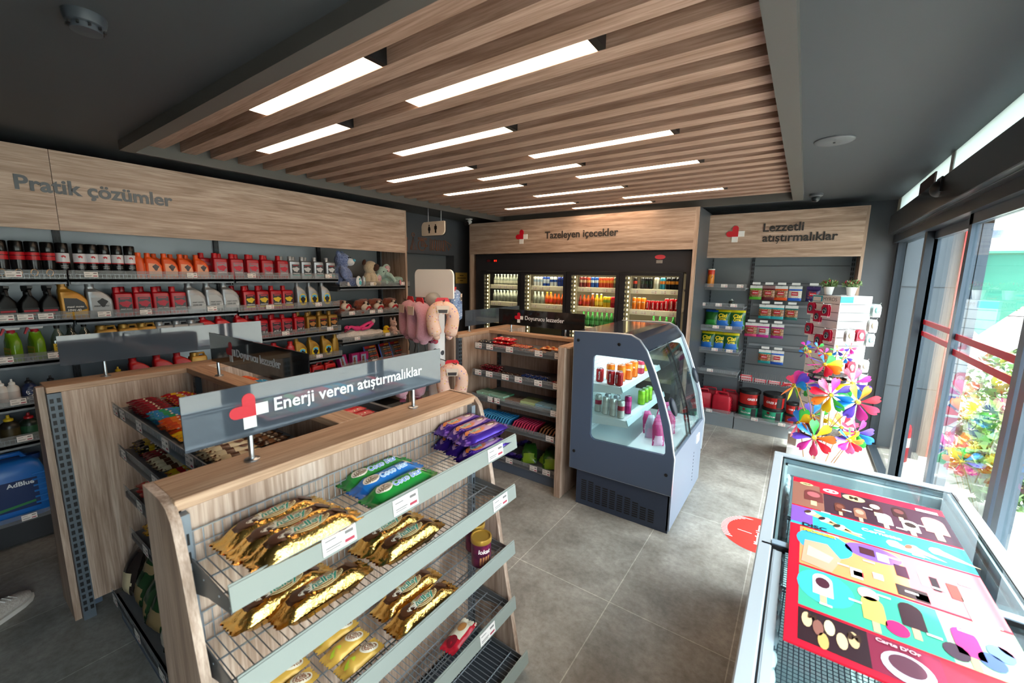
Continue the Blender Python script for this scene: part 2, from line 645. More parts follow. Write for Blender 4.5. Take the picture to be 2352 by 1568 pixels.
# ceiling discs and cameras
t = thing('ceiling_speaker', 'flat round grey disc on ceiling near the glass doors', 'speaker', (0.055, 3.25, ZC))
MB().lathe([(0.1, 0), (0.1, -.006), (0.092, -.012), (0.03, -.014), (.001, -.014)], 32, (0.055, 3.25, ZC)).build('cover', M('#5f6165', .5), t)
MB().lathe([(.006, -.0142), (.006, -.018), (.001, -.018)], 10, (0.055, 3.25, ZC)).build('screw', m_black, t)
t = thing('smoke_detector', 'dark round detector on the near left ceiling corner', 'detector', (-2.02, 0.43, ZC))
MB().lathe([(0.055, 0), (0.055, -.012), (0.05, -.03), (0.042, -.034), (0.04, -.05), (0.001, -.052)], 28, (-2.02, 0.43, ZC)).build('cover', M('#3c4148', .4), t)
mb = MB()
for a in range(10):
    an = a * PI / 5
    mb.box(-2.02 + .045 * math.cos(an) - .006, -2.02 + .045 * math.cos(an) + .006, .43 + .045 * math.sin(an) - .003, .43 + .045 * math.sin(an) + .003, ZC - .044, ZC - .036)
mb.build('vent', m_black, t)
t = thing('dome_camera', 'dark dome security camera on ceiling above snack shelves', 'camera', (-0.002, 5.13, ZC))
MB().lathe([(.055, 0), (.055, -.02), (.045, -.03), (.03, -.034), (.001, -.034)], 24, (-0.002, 5.13, ZC)).build('base', M('#55585c', .4), t)
MB().ell((-0.002, 5.125, ZC - .045), (.036, .036, .036)).build('ball', M('#3b3d40', .3), t)
MB().lathe([(.02, 0), (.02, -.004), (.001, -.004)], 16, (-0.012, 5.105, ZC - .07)).build('lens', m_black, t)
t = thing('security_camera', 'white bracket camera with black lens hanging in back left corner', 'camera', (-4.2, 4.86, 2.55))
MB().box(-4.24, -4.16, 4.84, 4.9, ZC - .012, ZC).tube([(-4.2, 4.87, ZC), (-4.2, 4.86, 2.585)], .012).build('bracket', m_white, t)
MB().tube([(-4.2, 4.9, 2.58), (-4.18, 4.8, 2.545)], .028, 14).build('body', m_white, t)
MB().tube([(-4.181, 4.802, 2.546), (-4.176, 4.775, 2.536)], .031, 14).build('lens', m_black, t)
MB().tube([(-4.16, 4.82, 2.57), (-4.12, 4.8, 2.61)], .004, 6).build('antenna', m_white, t)

# doorway to the restrooms in the left wall
t = struct('door_1', MB().box(XL - .22, XL - .17, 3.4, 4.86, 0, 2.085), M('#5c6064', .5), label='grey restroom door set back in the left wall')
mb = MB()
def figure(mb, y, z, h, x, female):
    s = h / 1.0
    def P(pts):
        mb.prism([(y + a * s, z + b * s) for a, b in pts], 'x', x, x + .004)
    P([(.09 * math.cos(a * PI / 8), .9 + .09 * math.sin(a * PI / 8)) for a in range(16)])
    if female:
        P([(-.08, .78), (.08, .78), (.24, .42), (.18, .38), (.12, .5), (.2, .28), (.08, .28), (.08, 0), (-.08, 0), (-.08, .28), (-.2, .28), (-.12, .5), (-.18, .38), (-.24, .42)])
    else:
        P([(-.16, .78), (.16, .78), (.2, .74), (.2, .4), (.13, .4), (.1, .46), (.1, 0), (-.1, 0), (-.1, .46), (-.13, .4), (-.2, .4), (-.2, .74)])
figure(mb, 3.66, 1.3, .17, XL - .17, True)
figure(mb, 3.78, 1.3, .23, XL - .17, False)
mb.build('icon', m_white, t)
# outline icons painted on the wall over the doorway
mb = MB()
def outline(pts, x=XL + .003, r=.005):
    mb.tube([(x, a, b_) for a, b_ in pts], r, 5, 0, True)
def circ(cy, cz, r, n=14):
    return [(cy + r * math.cos(2 * PI * i / n), cz + r * math.sin(2 * PI * i / n)) for i in range(n)]
outline([(3.86, 2.29), (3.93, 2.29), (3.93, 2.11), (3.86, 2.11)]); outline(circ(3.895, 2.335, .022))
outline([(4.04, 2.3), (4.1, 2.13), (3.985, 2.13)]); outline(circ(4.04, 2.335, .022)); outline([(4.04, 2.26), (4.07, 2.13), (4.01, 2.13)])
outline(circ(4.2, 2.2, .072)); outline([(4.13, 2.3), (4.29, 2.3), (4.29, 2.28), (4.13, 2.28)]); outline([(4.19, 2.27), (4.22, 2.27), (4.22, 2.21), (4.3, 2.21), (4.3, 2.19), (4.19, 2.19)])
for i in range(7):
    outline([(4.36 + .045 * i, 2.3 - .01 * (i % 2)), (4.4 + .045 * i, 2.28), (4.39 + .045 * i, 2.14), (4.355 + .045 * i, 2.14 + .02 * (i % 3))])
outline([(4.66, 2.3), (4.8, 2.24), (4.74, 2.16), (4.7, 2.24)])
o = mb.build('wall_icon', M('#8a4a24', .6))
tag(o, 'row of orange outline restroom icons on the dark wall', 'wall icon')

t = thing('brass_plaque', 'square brass plaque on dark wall beside restroom doorway', 'plaque', (XL, 5.02, 1.745))
MB().box(XL, XL + .012, 4.885, 5.155, 1.66, 1.83).build('plate', M('#c2a050', .4, .25), t)
mb = MB()
for i, (w, z) in enumerate(((.09, 1.785), (.2, 1.745), (.07, 1.705))):
    mb.box(XL + .012, XL + .0135, 5.02 - w / 2, 5.02 + w / 2, z - .006, z + .006)
mb.build('engraving', M('#4a3a1c', .6), t)

# hanging restroom sign
t = thing('restroom_sign', 'wooden restroom sign with two figures hanging from ceiling', 'sign', (-3.86, 3.78, 2.35))
def leaf(cx, cz, w, h, r):
    p = []
    for q, (sx, sz, rr) in enumerate(((1, 1, .012), (-1, 1, r), (-1, -1, .012), (1, -1, r))):
        for k in range(8):
            a = PI / 2 * (q + k / 7)
            p.append((cx + sx * (w / 2 - rr) + rr * math.cos(a), cz + sz * (h / 2 - rr) + rr * math.sin(a)))
    return p
sx, sy = -3.83, 3.76
MB().prism(leaf(sx, 2.355, .395, .165, .06), 'y', sy, sy + .018).build('board', M('#ead8c4', .5), t)
MB().prism(leaf(sx - .015, 2.355, .395, .168, .06), 'y', sy + .019, sy + .05).build('backing', m_black, t)
mb = MB()
for q, fem in ((-.06, True), (.05, False)):
    s0 = .105
    pts = [[(.09 * math.cos(a * PI / 8), .9 + .09 * math.sin(a * PI / 8)) for a in range(16)]]
    pts.append([(-.1, .78), (.1, .78), (.22, .42), (.16, .4), (.12, .5), (.19, .28), (.1, .28), (.1, 0), (-.1, 0), (-.1, .28), (-.19, .28), (-.12, .5), (-.16, .4), (-.22, .42)] if fem else
               [(-.16, .8), (.16, .8), (.2, .74), (.2, .4), (.13, .4), (.12, .46), (.12, 0), (-.12, 0), (-.12, .46), (-.13, .4), (-.2, .4), (-.2, .74)])
    for pl in pts:
        mb.prism([(sx + q + a * s0, 2.30 + b_ * s0) for a, b_ in pl], 'y', sy - .003, sy)
mb.build('figure', m_black, t)
mb = MB()
for dx in (-.1, .12):
    mb.tube([(sx + dx, sy + .025, 2.435), (sx + dx, sy + .025, ZC)], .004, 6)
mb.build('hanger', m_steel, t)

# ------------------------------------------------------------------ sliding door front on the right
m_alu = M('#2c323a', 0.35, 0.4)
m_alu2 = M('#4d5967', 0.35, 0.5)
mb = MB()
mb.box(.70, .82, YN, YB, 2.18, 2.44)
for y0, y1 in ((5.80, 5.9), (4.56, 4.64)):
    mb.box(.735, .80, y0, y1, 0, 2.2)
mb.box(.73, .83, 5.0 - .4, 5.8, 0, .035)
mb.box(.73, .83, YN, 4.6, 0, .012)
struct('trim_3', mb, m_alu, label='dark aluminium frame of the glazed shop front')
w = struct('window_1', MB().box(.765, .772, 4.64, 5.80, .035, 2.18), m_glass, 0, label='fixed glass side panel beside the sliding doors')
def sliding(name, y0, y1, x, lab):
    d = thing(name, lab, None, (x, (y0 + y1) / 2, 0))
    d['kind'] = 'structure'
    mb = MB()
    mb.box(x - .02, x + .02, y0, y0 + .055, .015, 2.18)
    mb.box(x - .02, x + .02, y1 - .06, y1, .015, 2.18)
    mb.box(x - .02, x + .02, y0, y1, .015, .09)
    mb.box(x - .02, x + .02, y0, y1, 2.12, 2.18)
    mb.build('stile', m_alu2, d)
    MB().box(x - .004, x + .004, y0 + .055, y1 - .06, .09, 2.12).build('pane', m_glass, d, True, 0)
    mb = MB()
    for z in (1.39, 1.48):
        mb.box(x - .0055, x - .0045, y0 + .055, y1 - .06, z - .018, z + .018)
    mb.build('safety_tape', M('#c8102e', .45), d)
    return d
sliding('door_2', 3.46, 4.62, .80, 'dark framed sliding glass door with red tape, farther one')
sliding('door_3', 2.50, 3.52, .755, 'dark framed sliding glass door with red tape, middle one')
sliding('door_4', 1.30, 2.46, .755, 'dark framed sliding glass door with red tape, nearer one')
mb = MB()
mb.box(.735, .80, 1.18, 1.29, 0, 2.2)
struct('trim_4', mb, m_alu)
struct('wall_right', MB().box(.74, .86, YN, -.9, 0, 2.44), m_wall)  # unseen stretch, added as solid wall to limit daylight in the near room
struct('window_2', MB().box(.765, .772, -.9, 1.18, .035, 2.18), m_glass, 0)
# operator box over the doors with its sensor
t = thing('door_operator', 'long dark sliding door operator box above the glass doors', 'door operator', (.66, 2.4, 2.26))
MB().rbox(.62, .735, .3, 5.62, 2.245, 2.43, .006).build('housing', M('#38393c', .22, .5), t)
MB().box(.655, .66, .3, 5.62, 2.243, 2.2455).build('seam', m_black, t)
t = thing('door_sensor', 'black dome motion sensor on the door operator box', 'sensor', (.61, 3.72, 2.36))
MB().ell((.618, 3.72, 2.365), (.045, .055, .05)).build('lens', m_black, t)
MB().box(.612, .62, 3.66, 3.78, 2.34, 2.43).build('mount', m_black, t)
# frosted transom over the operator
mb = MB()
mb.box(.70, .712, -.9, 3.9, 2.44, 2.62)
mb.box(.70, .712, 3.98, 5.75, 2.44, 2.62)
m_frost, nt, b, L = nodes('frosted_transom')
b.inputs['Base Color'].default_value = C('#e8f4f4')
b.inputs['Roughness'].default_value = .6
b.inputs['Transmission Weight'].default_value = .0
tl = nt.nodes.new('ShaderNodeBsdfTranslucent')
tl.inputs[0].default_value = C('#e2f0f0')
ms = nt.nodes.new('ShaderNodeMixShader')
ms.inputs[0].default_value = .6
L(b.outputs[0], ms.inputs[1])
L(tl.outputs[0], ms.inputs[2])
L(ms.outputs[0], nt.nodes['Material Output'].inputs[0])
struct('window_3', mb, m_frost, 0, label='frosted white transom strip above the doors')
mb = MB()
mb.box(.695, .72, YN, -.9, 2.44, 2.62).box(.695, .72, 3.9, 3.98, 2.44, 2.62).box(.695, .72, 5.75, 5.9, 2.44, 2.62)
struct('trim_5', mb, M('#cfcfca', .5))
struct('trim_6', MB().box(.69, .7, 4.35, 4.85, 2.45, 2.585), M('#4a3230', .5), 0, label='dark brown notice seen on the frosted transom')

# ------------------------------------------------------------------ outside
m_pave = paint('pavement', '#b9b4ab', .85, .1, 2)
struct('ground', MB().box(.81, 60, -25, 60, -.14, -.04), m_pave)
t = struct('wall_outside', MB().box(.80, 1.19, 5.78, 6.1, -.05, 3.0), paint('cladding', '#5d6670', .4, .05), label='grey clad facade return outside the glass')
MB().box(.80, 1.191, 5.778, 5.781, 1.735, 1.742).box(.80, 1.191, 5.778, 5.781, .71, .717).build('joint', m_dark, t)
tag(MB().box(1.19, 1.23, 5.74, 6.1, -.05, 3.0).build('red_pilaster', M('#d2202e', .4)), 'bright red vertical edge strip outside the shop front', 'facade strip')
t = thing('fire_extinguisher', 'red fire extinguisher standing outside the fixed glass panel', 'extinguisher', (.97, 5.66, -.04))
MB().lathe([(.065, 0), (.07, .01), (.07, .34), (.06, .385), (.03, .41), (.001, .413)], 20, (.97, 5.66, -.04)).build('cylinder', M('#b01822', .3), t)
MB().lathe([(.018, 0), (.018, .03), (.03, .03), (.03, .05), (.001, .05)], 12, (.97, 5.66, .37)).build('valve', m_black, t)
MB().lathe([(.0705, 0), (.0705, .1)], 20, (.97, 5.66, .12)).build('label', m_label, t)
m_green = M('#3d8573', .5)
def slab(name, pts, y, mat, thick=.03, **k):
    return MB().prism(pts, 'y', y, y + thick).build(name, mat, **k)
t = thing('green_fence', 'green sheet metal fence across the yard with torn lower panel', 'fence', (6, 16, 0))
slab('upper_panel', [(3.2, 1.46), (16, 1.46), (16, 2.55), (3.2, 2.55)], 16, m_green, parent=t)
slab('torn_panel', [(3.2, 1.46), (4.75, 1.46), (4.6, 1.3), (3.86, .42), (3.55, .75), (3.2, .95)], 15.9, m_green, parent=t)
mb = MB()
for x in (3.62, 5.0, 6.8, 8.6):
    mb.box(x, x + .09, 15.9, 16, -.04, 2.6)
mb.box(3.2, 16, 15.93, 16, 1.44, 1.5).box(3.2, 16, 15.93, 16, 2.52, 2.58)
mb.build('post', M('#3f8c78', .5), t)
t = thing('far_building', 'pale flat roofed building with rooftop tank beyond green fence', 'building', (11, 34, 0))
MB().box(7.6, 16, 34, 42, 0, 4.0).box(7.5, 16.1, 33.9, 42, 3.9, 4.15).build('wall', M('#c9c4cc', .8), t)
MB().lathe([(.35, 0), (.35, .55), (.2, .65), (.001, .66)], 16, (8.8, 36, 4.15)).build('tank', M('#7d8b98', .6), t)
mb = MB()
for i in range(4):
    mb.box(8.2 + 1.8 * i, 9.1 + 1.8 * i, 33.96, 34.02, 1.6, 3.1)
mb.build('window', M('#5d6a76', .2), t)

def leafmat(name, a, c):
    m, nt, b, L = nodes(name)
    mp = coords(nt, (1, 1, 1))
    n = noise_tex(nt, mp, 4, 3)
    r = ramp(nt, [(.35, a), (.65, c)])
    L(n.outputs[0], r.inputs[0])
    L(r.outputs[0], b.inputs['Base Color'])
    b.inputs['Roughness'].default_value = .6
    return m
def leaves(mb, c, r, n, size, seed, squash=1.0, mi=0):
    rnd = random.Random(seed)
    for _ in range(n):
        while True:
            p = Vector((rnd.uniform(-1, 1), rnd.uniform(-1, 1), rnd.uniform(-1, 1)))
            if .35 < p.length < 1:
                break
        p = Vector((p.x * r[0], p.y * r[1], p.z * r[2])) + Vector(c)
        a = Vector((rnd.uniform(-1, 1), rnd.uniform(-1, 1), rnd.uniform(-.3, 1))).normalized()
        q = a.cross(Vector((rnd.uniform(-1, 1), rnd.uniform(-1, 1), rnd.uniform(-1, 1)))).normalized()
        s = size * rnd.uniform(.7, 1.3)
        mb.add([p, p + a * s * .5 + q * s * .22, p + a * s, p + a * s * .5 - q * s * .22], [(0, 1, 2, 3)], mi)
m_leaf1 = leafmat('leaf_bright', '#4d7a34', '#8fae52')
m_leaf2 = leafmat('leaf_dark', '#3d6330', '#6f9450')
m_bark = M('#5b4633', .9)
for i, (x, y, z, r, lab) in enumerate(((9.8, 23, 2.9, 1.7, 'leafy green tree behind the green fence, nearest one'), (6.8, 27, 1.6, 1.5, 'rounded green tree behind the fence beside pale building'),
                                      (14, 25, 3.0, 2.4, 'wide green tree beyond the fence on far right'))):
    t = thing('tree', lab, 'tree', (x, y, 0), 'trees beyond the fence')
    mb = MB()
    leaves(mb, (x, y, z), (r, r, r * .8), 1500, .28, i)
    mb.build('crown', m_leaf1, t, True, 0)
    MB().tube([(x, y, -.04), (x + .1, y, z * .5), (x, y, z)], [.16, .12, .05], 8).build('trunk', m_bark, t)
for i, (x, y, h, r, fl, lab) in enumerate(((1.42, 4.75, .55, .27, '#e6dc9a', 'low green shrub with yellow blossom right outside the doors'), (1.55, 5.45, .6, .3, '#e6b9c0', 'low green shrub with pink blossom outside the farther door'),
                                  (2.0, 6.7, .95, .5, '#f2efe6', 'bushy green shrub with white blossom farther from the doors'), (5.2, 13.5, .9, 1.2, '#dfe3d0', 'wide pale green bush in front of torn fence'))):
    t = thing('shrub', lab, 'shrub', (x, y, -.04), 'shrubs outside the shop front')
    mb = MB()
    leaves(mb, (x, y, h * .6), (r, r, h * .55), 900 if i < 3 else 1200, .1 if i < 3 else .2, 20 + i)
    mb.build('foliage', m_leaf2 if i != 1 else m_leaf1, t, True, 0)
    mb = MB()
    leaves(mb, (x, y, h * .75), (r * .9, r * .9, h * .45), 45, .05 if i < 3 else .1, 40 + i)
    mb.build('blossom', M(fl, .6), t, True, 0)
    mb = MB()
    for k in range(5):
        a = k * 1.26
        mb.tube([(x, y, -.04), (x + r * .4 * math.cos(a), y + r * .4 * math.sin(a), h * .7)], .008, 5)
    mb.build('stem', m_bark, t)

# ------------------------------------------------------------------ price tags, shelves, uprights
def tagmesh(ax, ay, w=.068, h=.036):
    ax, ay = Vector(ax), Vector(ay)
    nz = ax.cross(ay)
    mb = MB()
    def quad(x0, x1, y0, y1, e, mi):
        mb.add([ax * a + ay * b_ + nz * e for a, b_ in ((x0, y0), (x1, y0), (x1, y1), (x0, y1))], [(0, 1, 2, 3)], mi)
    for e in (0, .0012):
        quad(-w / 2, w / 2, -h / 2, h / 2, e, 0)
    e = .0014
    quad(w * .14, w * .44, -h * .36, -h * .18, e, 1)
    quad(w * .16, w * .42, h * .12, h * .3, e, 2)
    quad(-w * .42, -w * .1, h * .2, h * .27, e, 2)
    quad(-w * .42, w * .05, -h * .2, -h * .13, e, 2)
    quad(-w * .42, w * .0, -h * .33, -h * .27, e, 2)
    return mb.mesh('price_tag', [m_label, M('#a8394a', .6), M('#77716f', .6)], None, 0)
TAGX = tagmesh((0, 1, 0), (0, 0, 1))           # faces +x
TAGY = tagmesh((1, 0, 0), (0, 0, 1))           # faces -y
def price(parent, me, loc):
    o = link('price_tag', me, parent)
    o.location = Vector(loc) - wloc(parent)
    return o
def upright(parent, x0, x1, y0, y1, z0, z1, face, mat=None, pitch=.05, two=True):
    """slotted steel post; face is the side that shows the slots"""
    mb = MB().box(x0, x1, y0, y1, z0, z1)
    z = z0 + .05
    e = .0015
    while z < z1 - .03:
        for k in ((-.5, .5) if two else (0,)):
            if face == 'x':
                c = (y0 + y1) / 2 + k * (y1 - y0) * .5
                hw = (y1 - y0) * .14
                mb.box(x1 - .001, x1 + e, c - hw, c + hw, z, z + pitch * .6, 1)
            else:
                c = (x0 + x1) / 2 + k * (x1 - x0) * .5
                hw = (x1 - x0) * .14
                mb.box(c - hw, c + hw, y0 - e, y0 + .001, z, z + pitch * .6, 1)
        z += pitch
    return mb.build('upright', [mat or m_slot, m_black], parent, True, 0)
def shelfX(parent, x0, x1, y0, y1, z, tags=(), riser=True, tagz=.03, mat=None, lip=True):
    """shelf whose front edge faces +x"""
    mb = MB()
    mb.box(x0, x1, y0 + .004, y1 - .004, z - .02, z)
    mb.box(x1 - .02, x1, y0 + .004, y1 - .004, z - .034, z)
    mb.box(x0, x1 - .05, y0 + .002, y0 + .006, z - .05, z - .01).box(x0, x1 - .05, y1 - .006, y1 - .002, z - .05, z - .01)
    s = mb.build('shelf', mat or m_shelf, parent, True, 0)
    if lip:
        MB().box(x1 - .001, x1 + .003, y0, y1, z - .002, z + .058).build('front_lip', m_lip, s, True, 0)
    if riser:
        mb = MB()
        n = int((y1 - y0) / .022)
        for k in range(n):
            y = y0 + .01 + k * (y1 - y0 - .02) / (n - 1)
            mb.box(x1 - .006, x1 - .0035, y - .001, y + .001, z, z + .03)
        mb.box(x1 - .0065, x1 - .003, y0, y1, z + .03, z + .033).box(x1 - .0065, x1 - .003, y0, y1, z + .006, z + .009)
        mb.build('wire_riser', m_wire, s, True, 0)
    for y in tags:
        price(s, TAGX, (x1 + .004, y, z + tagz))
    return s

# ------------------------------------------------------------------ left wall: fascia and four bays
m_back = M('#84898f', 0.28, 0.35)
FXF = -4.03
for y0, y1, lab in ((-1.4, .597, 'light oak header panel above the leftmost shelves'), (.6, 3.49, 'long light oak header panel lettered Pratik çözümler over oil shelves')):
    t = thing('fascia_board', lab, 'sign panel', (FXF, (y0 + y1) / 2, 2.05), 'oak header panels')
    MB().box(FXF - .02, FXF, y0, y1, 2.05, 2.55).build('board', oakY, t, True, 0)
    MB().box(FXF - .30, FXF - .02, y0, y1, 2.53, 2.55).build('top_board', oakY, t, True, 0)
    if y0 > 0:
        text_part('lettering', 'Pratik çözümler', M('#55585d', .35, .2), t, (FXF, .827, 2.315), (0, 1, 0), (0, 0, 1), .785, None, .026, .004)
BAYS = [(-.39, .61), (.61, 1.61), (1.61, 2.60), (2.60, 3.49)]
ROWS = [[1.735, 1.465, 1.205, .93, .685], [1.735, 1.46, 1.205, .93, .685], [1.735, 1.45, 1.19, .917, .67], [1.652, 1.335, 1.05, .76, .5]]
TAGS = [[[.371], [.309, .39, .477], [.277, .491], [.3], [.3]],
        [[.717, 1.299], [.756, .984, 1.415], [.8], [.9], [1.1]],
        [[1.741, 2.477], [1.877, 2.35], [2.002, 2.461], [2.326], [2.2]],
        [[2.725, 3.014, 3.44], [2.728, 2.993, 3.103], [2.782, 3.199], [3.0], [2.9]]]
bname = ['leftmost bay of black metal wall shelving with aerosols and car fluids', 'wall shelving bay under the header lettering holding orange and red oil bottles',
         'wall shelving bay of red, silver and gold oil bottles left of toys', 'wall shelving bay filled with plush toys beside restroom doorway']
for i, (y0, y1) in enumerate(BAYS):
    t = thing('metal_shelving', bname[i], 'shelving', (XL, (y0 + y1) / 2, 0), 'wall shelving bays')
    MB().box(XL, -4.48, y0, y1, 0, 2.53).build('back_panel', m_back if i < 3 else M('#75787b', .4, .2), t, True, 0)
    upright(t, -4.48, -4.455, y0 + .012, y0 + .05, .1, 2.5, 'x', M('#2e3034', .4, .3))
    if i == 3:
        upright(t, -4.48, -4.455, y1 - .075, y1 - .04, .1, 2.5, 'x', M('#2e3034', .4, .3))
        MB().box(XL, -4.03, 3.49, 3.515, 0, 2.55).build('side_panel', oakZ, t, True, 0)
    for r, z in enumerate(ROWS[i]):
        shelfX(t, -4.46, -4.045, y0, y1 - .01 + (.08 if i == 3 and r == 0 else 0), z, TAGS[i][r])
    mb = MB()
    mb.box(-4.46, -4.05, y0, y1, 0.02, .14).box(-4.46, -4.045, y0, y1, .14, .158)
    p = mb.build('base', m_dark, t, True, 0)
    MB().box(-4.046, -4.042, y0, y1, .156, .21).build('front_lip', m_lip, p, True, 0)
    if i == 0:
        price(p, TAGX, (-4.041, .26, .185))

# ------------------------------------------------------------------ bottles
def on_cyl(r):
    def f(p):
        a = p.y / r
        return Vector((r * math.cos(a), r * math.sin(a), p.z))
    return f
def aerosol(kind):
    white = kind == 'white'
    t = thing('aerosol_can', None, 'aerosol')
    r = .033
    if white:
        prof = [(r * .93, 0), (r, .004), (r, .105), (r, .112), (r, .165), (r * .97, .17), (r * .9, .176)]
        mi = [0, 0, 1, 2, 2, 0]
    else:
        prof = [(r * .93, 0), (r, .004), (r, .12), (r, .145), (r, .149), (r, .168), (r * .97, .172), (r * .9, .178)]
        mi = [0, 0, 1, 0, 1, 0, 0]
    MB().lathe(prof, 24, (0, 0, 0), mi).build('body', [M('#17171a', .2, .3), m_red, M('#d9d6dc', .3)], t)
    MB().lathe([(r * .94, .174), (r * .97, .178), (r * .95, .232), (r * .85, .237), (.001, .237)], 24).build('cap', M('#0e0e10', .25), t)
    if white:
        mb = MB()
        pts = [(-.013, .15), (.0, .157), (.012, .15), (.009, .136), (.002, .146), (-.006, .14)]
        f = on_cyl(r + .0006)
        mb.add([f(Vector((0, a, b_))) for a, b_ in pts], [tuple(range(6))])
        mb.build('emblem', m_red, t, False, 0)
        text_part('lettering', 'FREN BALATA', M('#cfcfd2', .5), t, (0, 0, .086), (0, 1, 0), (0, 0, 1), .036, None, .02, 0, on_cyl(r + .0006), False)
        text_part('lettering', 'TEMİZLEYİCİ', M('#cfcfd2', .5), t, (0, 0, .075), (0, 1, 0), (0, 0, 1), .036, None, .02, 0, on_cyl(r + .0006), False)
    else:
        mb = MB()
        f = on_cyl(r + .0006)
        mb.add([f(Vector((0, -.006 + .018 * math.cos(a * PI / 8), .04 + .022 * math.sin(a * PI / 8)))) for a in range(16)], [tuple(range(16))])
        mb.build('picture', M('#d98a2a', .5), t, False, 0)
    return t
def text_on(t, s, x, y, z, w, col, bold=.02, shear=0.0):
    return text_part('lettering', s, M(col, .5), t, (x, y, z), (0, 1, 0), (0, 0, 1), w, None, bold, 0, None, False, shear)
def flat(pts, x):
    return MB().prism(pts, 'x', x - .0005, x + .0008)
def rect_bottle(col, metal, label, lab, word, wordcol, blot, w=.105, h=.215, d=.07, name='oil_bottle', word2=None, band=None):
    t = thing(name, None, 'bottle')
    bm = M(col, .33, metal)
    k = h / .215
    rr = []
    for z, yl, yr in ((0, -.5, .5), (.004, -.5, .5), (.15 * k, -.5, .5), (.165 * k, -.5, .47), (.172 * k, -.5, .40), (.176 * k, -.49, -.1), (.19 * k, -.47, -.13)):
        yl, yr = yl * w, yr * w
        rr.append(ring(0, (yl + yr) / 2, d * (1 if z < .17 * k else .75 if z < .175 * k else .55), yr - yl, z, .012))
    MB().loft(rr).build('body', bm, t, False)
    cy = -.3 * w
    MB().lathe([(.19 * w, .188 * k), (.19 * w, .211 * k), (.17 * w, .215 * k), (.001, .215 * k)], 14, (0, cy, 0)).build('cap', M(col, .4, metal * .6), t, False)
    x = d / 2 + .0008
    MB().box(-.001 + x, x, -.3 * w, .42 * w, .03 * k, .14 * k).build('label', M(label, .35), t, False, 0)
    x += .0008
    flat([(-.02 * w + .3 * w * math.cos(a) * (1 + .25 * math.sin(3 * a)) + .08 * w, .092 * k + .022 * math.sin(a) * (1 + .2 * math.cos(5 * a))) for a in [i * PI / 9 for i in range(18)]], x).build('picture', M(blot, .5), t, False, 0)
    flat([(-.2 * w, .128 * k), (.3 * w, .128 * k), (.3 * w, .134 * k), (-.2 * w, .134 * k)], x).build('brand_strip', m_red if col != '#b3101f' else M('#d8364a', .5), t, False, 0)
    if band:
        MB().box(x - .001, x, -.3 * w, .42 * w, .03 * k, .042 * k).build('label_band', M(band, .4), t, False, 0)
    text_on(t, word, x + .001, .06 * w, .056 * k, .6 * w, wordcol, .02, .2)
    if word2:
        text_on(t, word2, x + .001, .0 * w, .042 * k, .36 * w, wordcol)
    return t
def slope_bottle(col, metal, label, word, word2, wordcol, w=.1, h=.19, d=.065, blot=None, accent=None, oval=False, name='oil_bottle', capcol=None):
    t = thing(name, None, 'bottle')
    k = h / .19
    rr = []
    for z, yl, yr in ((0, -.47, .47), (.005, -.5, .5), (.07, -.5, .5), (.10, -.5, .48), (.125, -.5, .36), (.145, -.5, .15), (.158, -.49, -.04), (.164, -.47, -.12), (.172, -.46, -.14)):
        z, yl, yr = z * k, yl * w, yr * w
        rr.append(ring(0, (yl + yr) / 2, d * (1 if z < .12 * k else .85 if z < .15 * k else .5), yr - yl, z, .014))
    MB().loft(rr).build('body', M(col, .33, metal), t, False)
    MB().lathe([(.175 * w, .171 * k), (.175 * w, .188 * k), (.15 * w, .19 * k), (.001, .19 * k)], 14, (0, -.3 * w, 0)).build('cap', M(capcol or col, .4, metal * .6), t, False)
    x = d / 2 + .0008
    if oval:
        pts = [(.06 * w + .36 * w * math.cos(a), .062 * k + .045 * k * math.sin(a)) for a in [i * PI / 10 for i in range(20)]]
    else:
        pts = [(-.34 * w, .02 * k), (.4 * w, .02 * k), (.42 * w, .06 * k), (.34 * w, .09 * k), (.1 * w, .112 * k), (-.34 * w, .115 * k)]
    flat(pts, x).build('label', M(label, .4), t, False, 0)
    x += .001
    if accent:
        flat([(-.34 * w, .02 * k), (.4 * w, .02 * k), (.42 * w, .055 * k), (.05 * w, .042 * k), (-.34 * w, .04 * k)] if not oval else
             [(.06 * w + .25 * w * math.cos(a), .085 * k + .014 * k * math.sin(a)) for a in [i * PI / 8 for i in range(16)]], x).build('label_accent', M(accent, .5), t, False, 0)
    if blot:
        c = (.05 * w, .06 * k) if oval else (.08 * w, .085 * k)
        s = .7 if oval else .6
        flat([(c[0] + s * .3 * w * math.cos(a) * (1 + .3 * math.sin(3 * a)), c[1] + s * .035 * k * math.sin(a) * (1 + .2 * math.cos(4 * a))) for a in [i * PI / 9 for i in range(18)]], x + .0008).build('picture', M(blot, .5), t, False, 0)
    if word:
        text_on(t, word, x + .002, .02 * w, (.04 if oval else .068) * k, .58 * w, wordcol, .02, .15)
    if word2:
        text_on(t, word2, x + .002, -.02 * w, (.03 if oval else .05) * k, .46 * w, wordcol, .03)
    return t

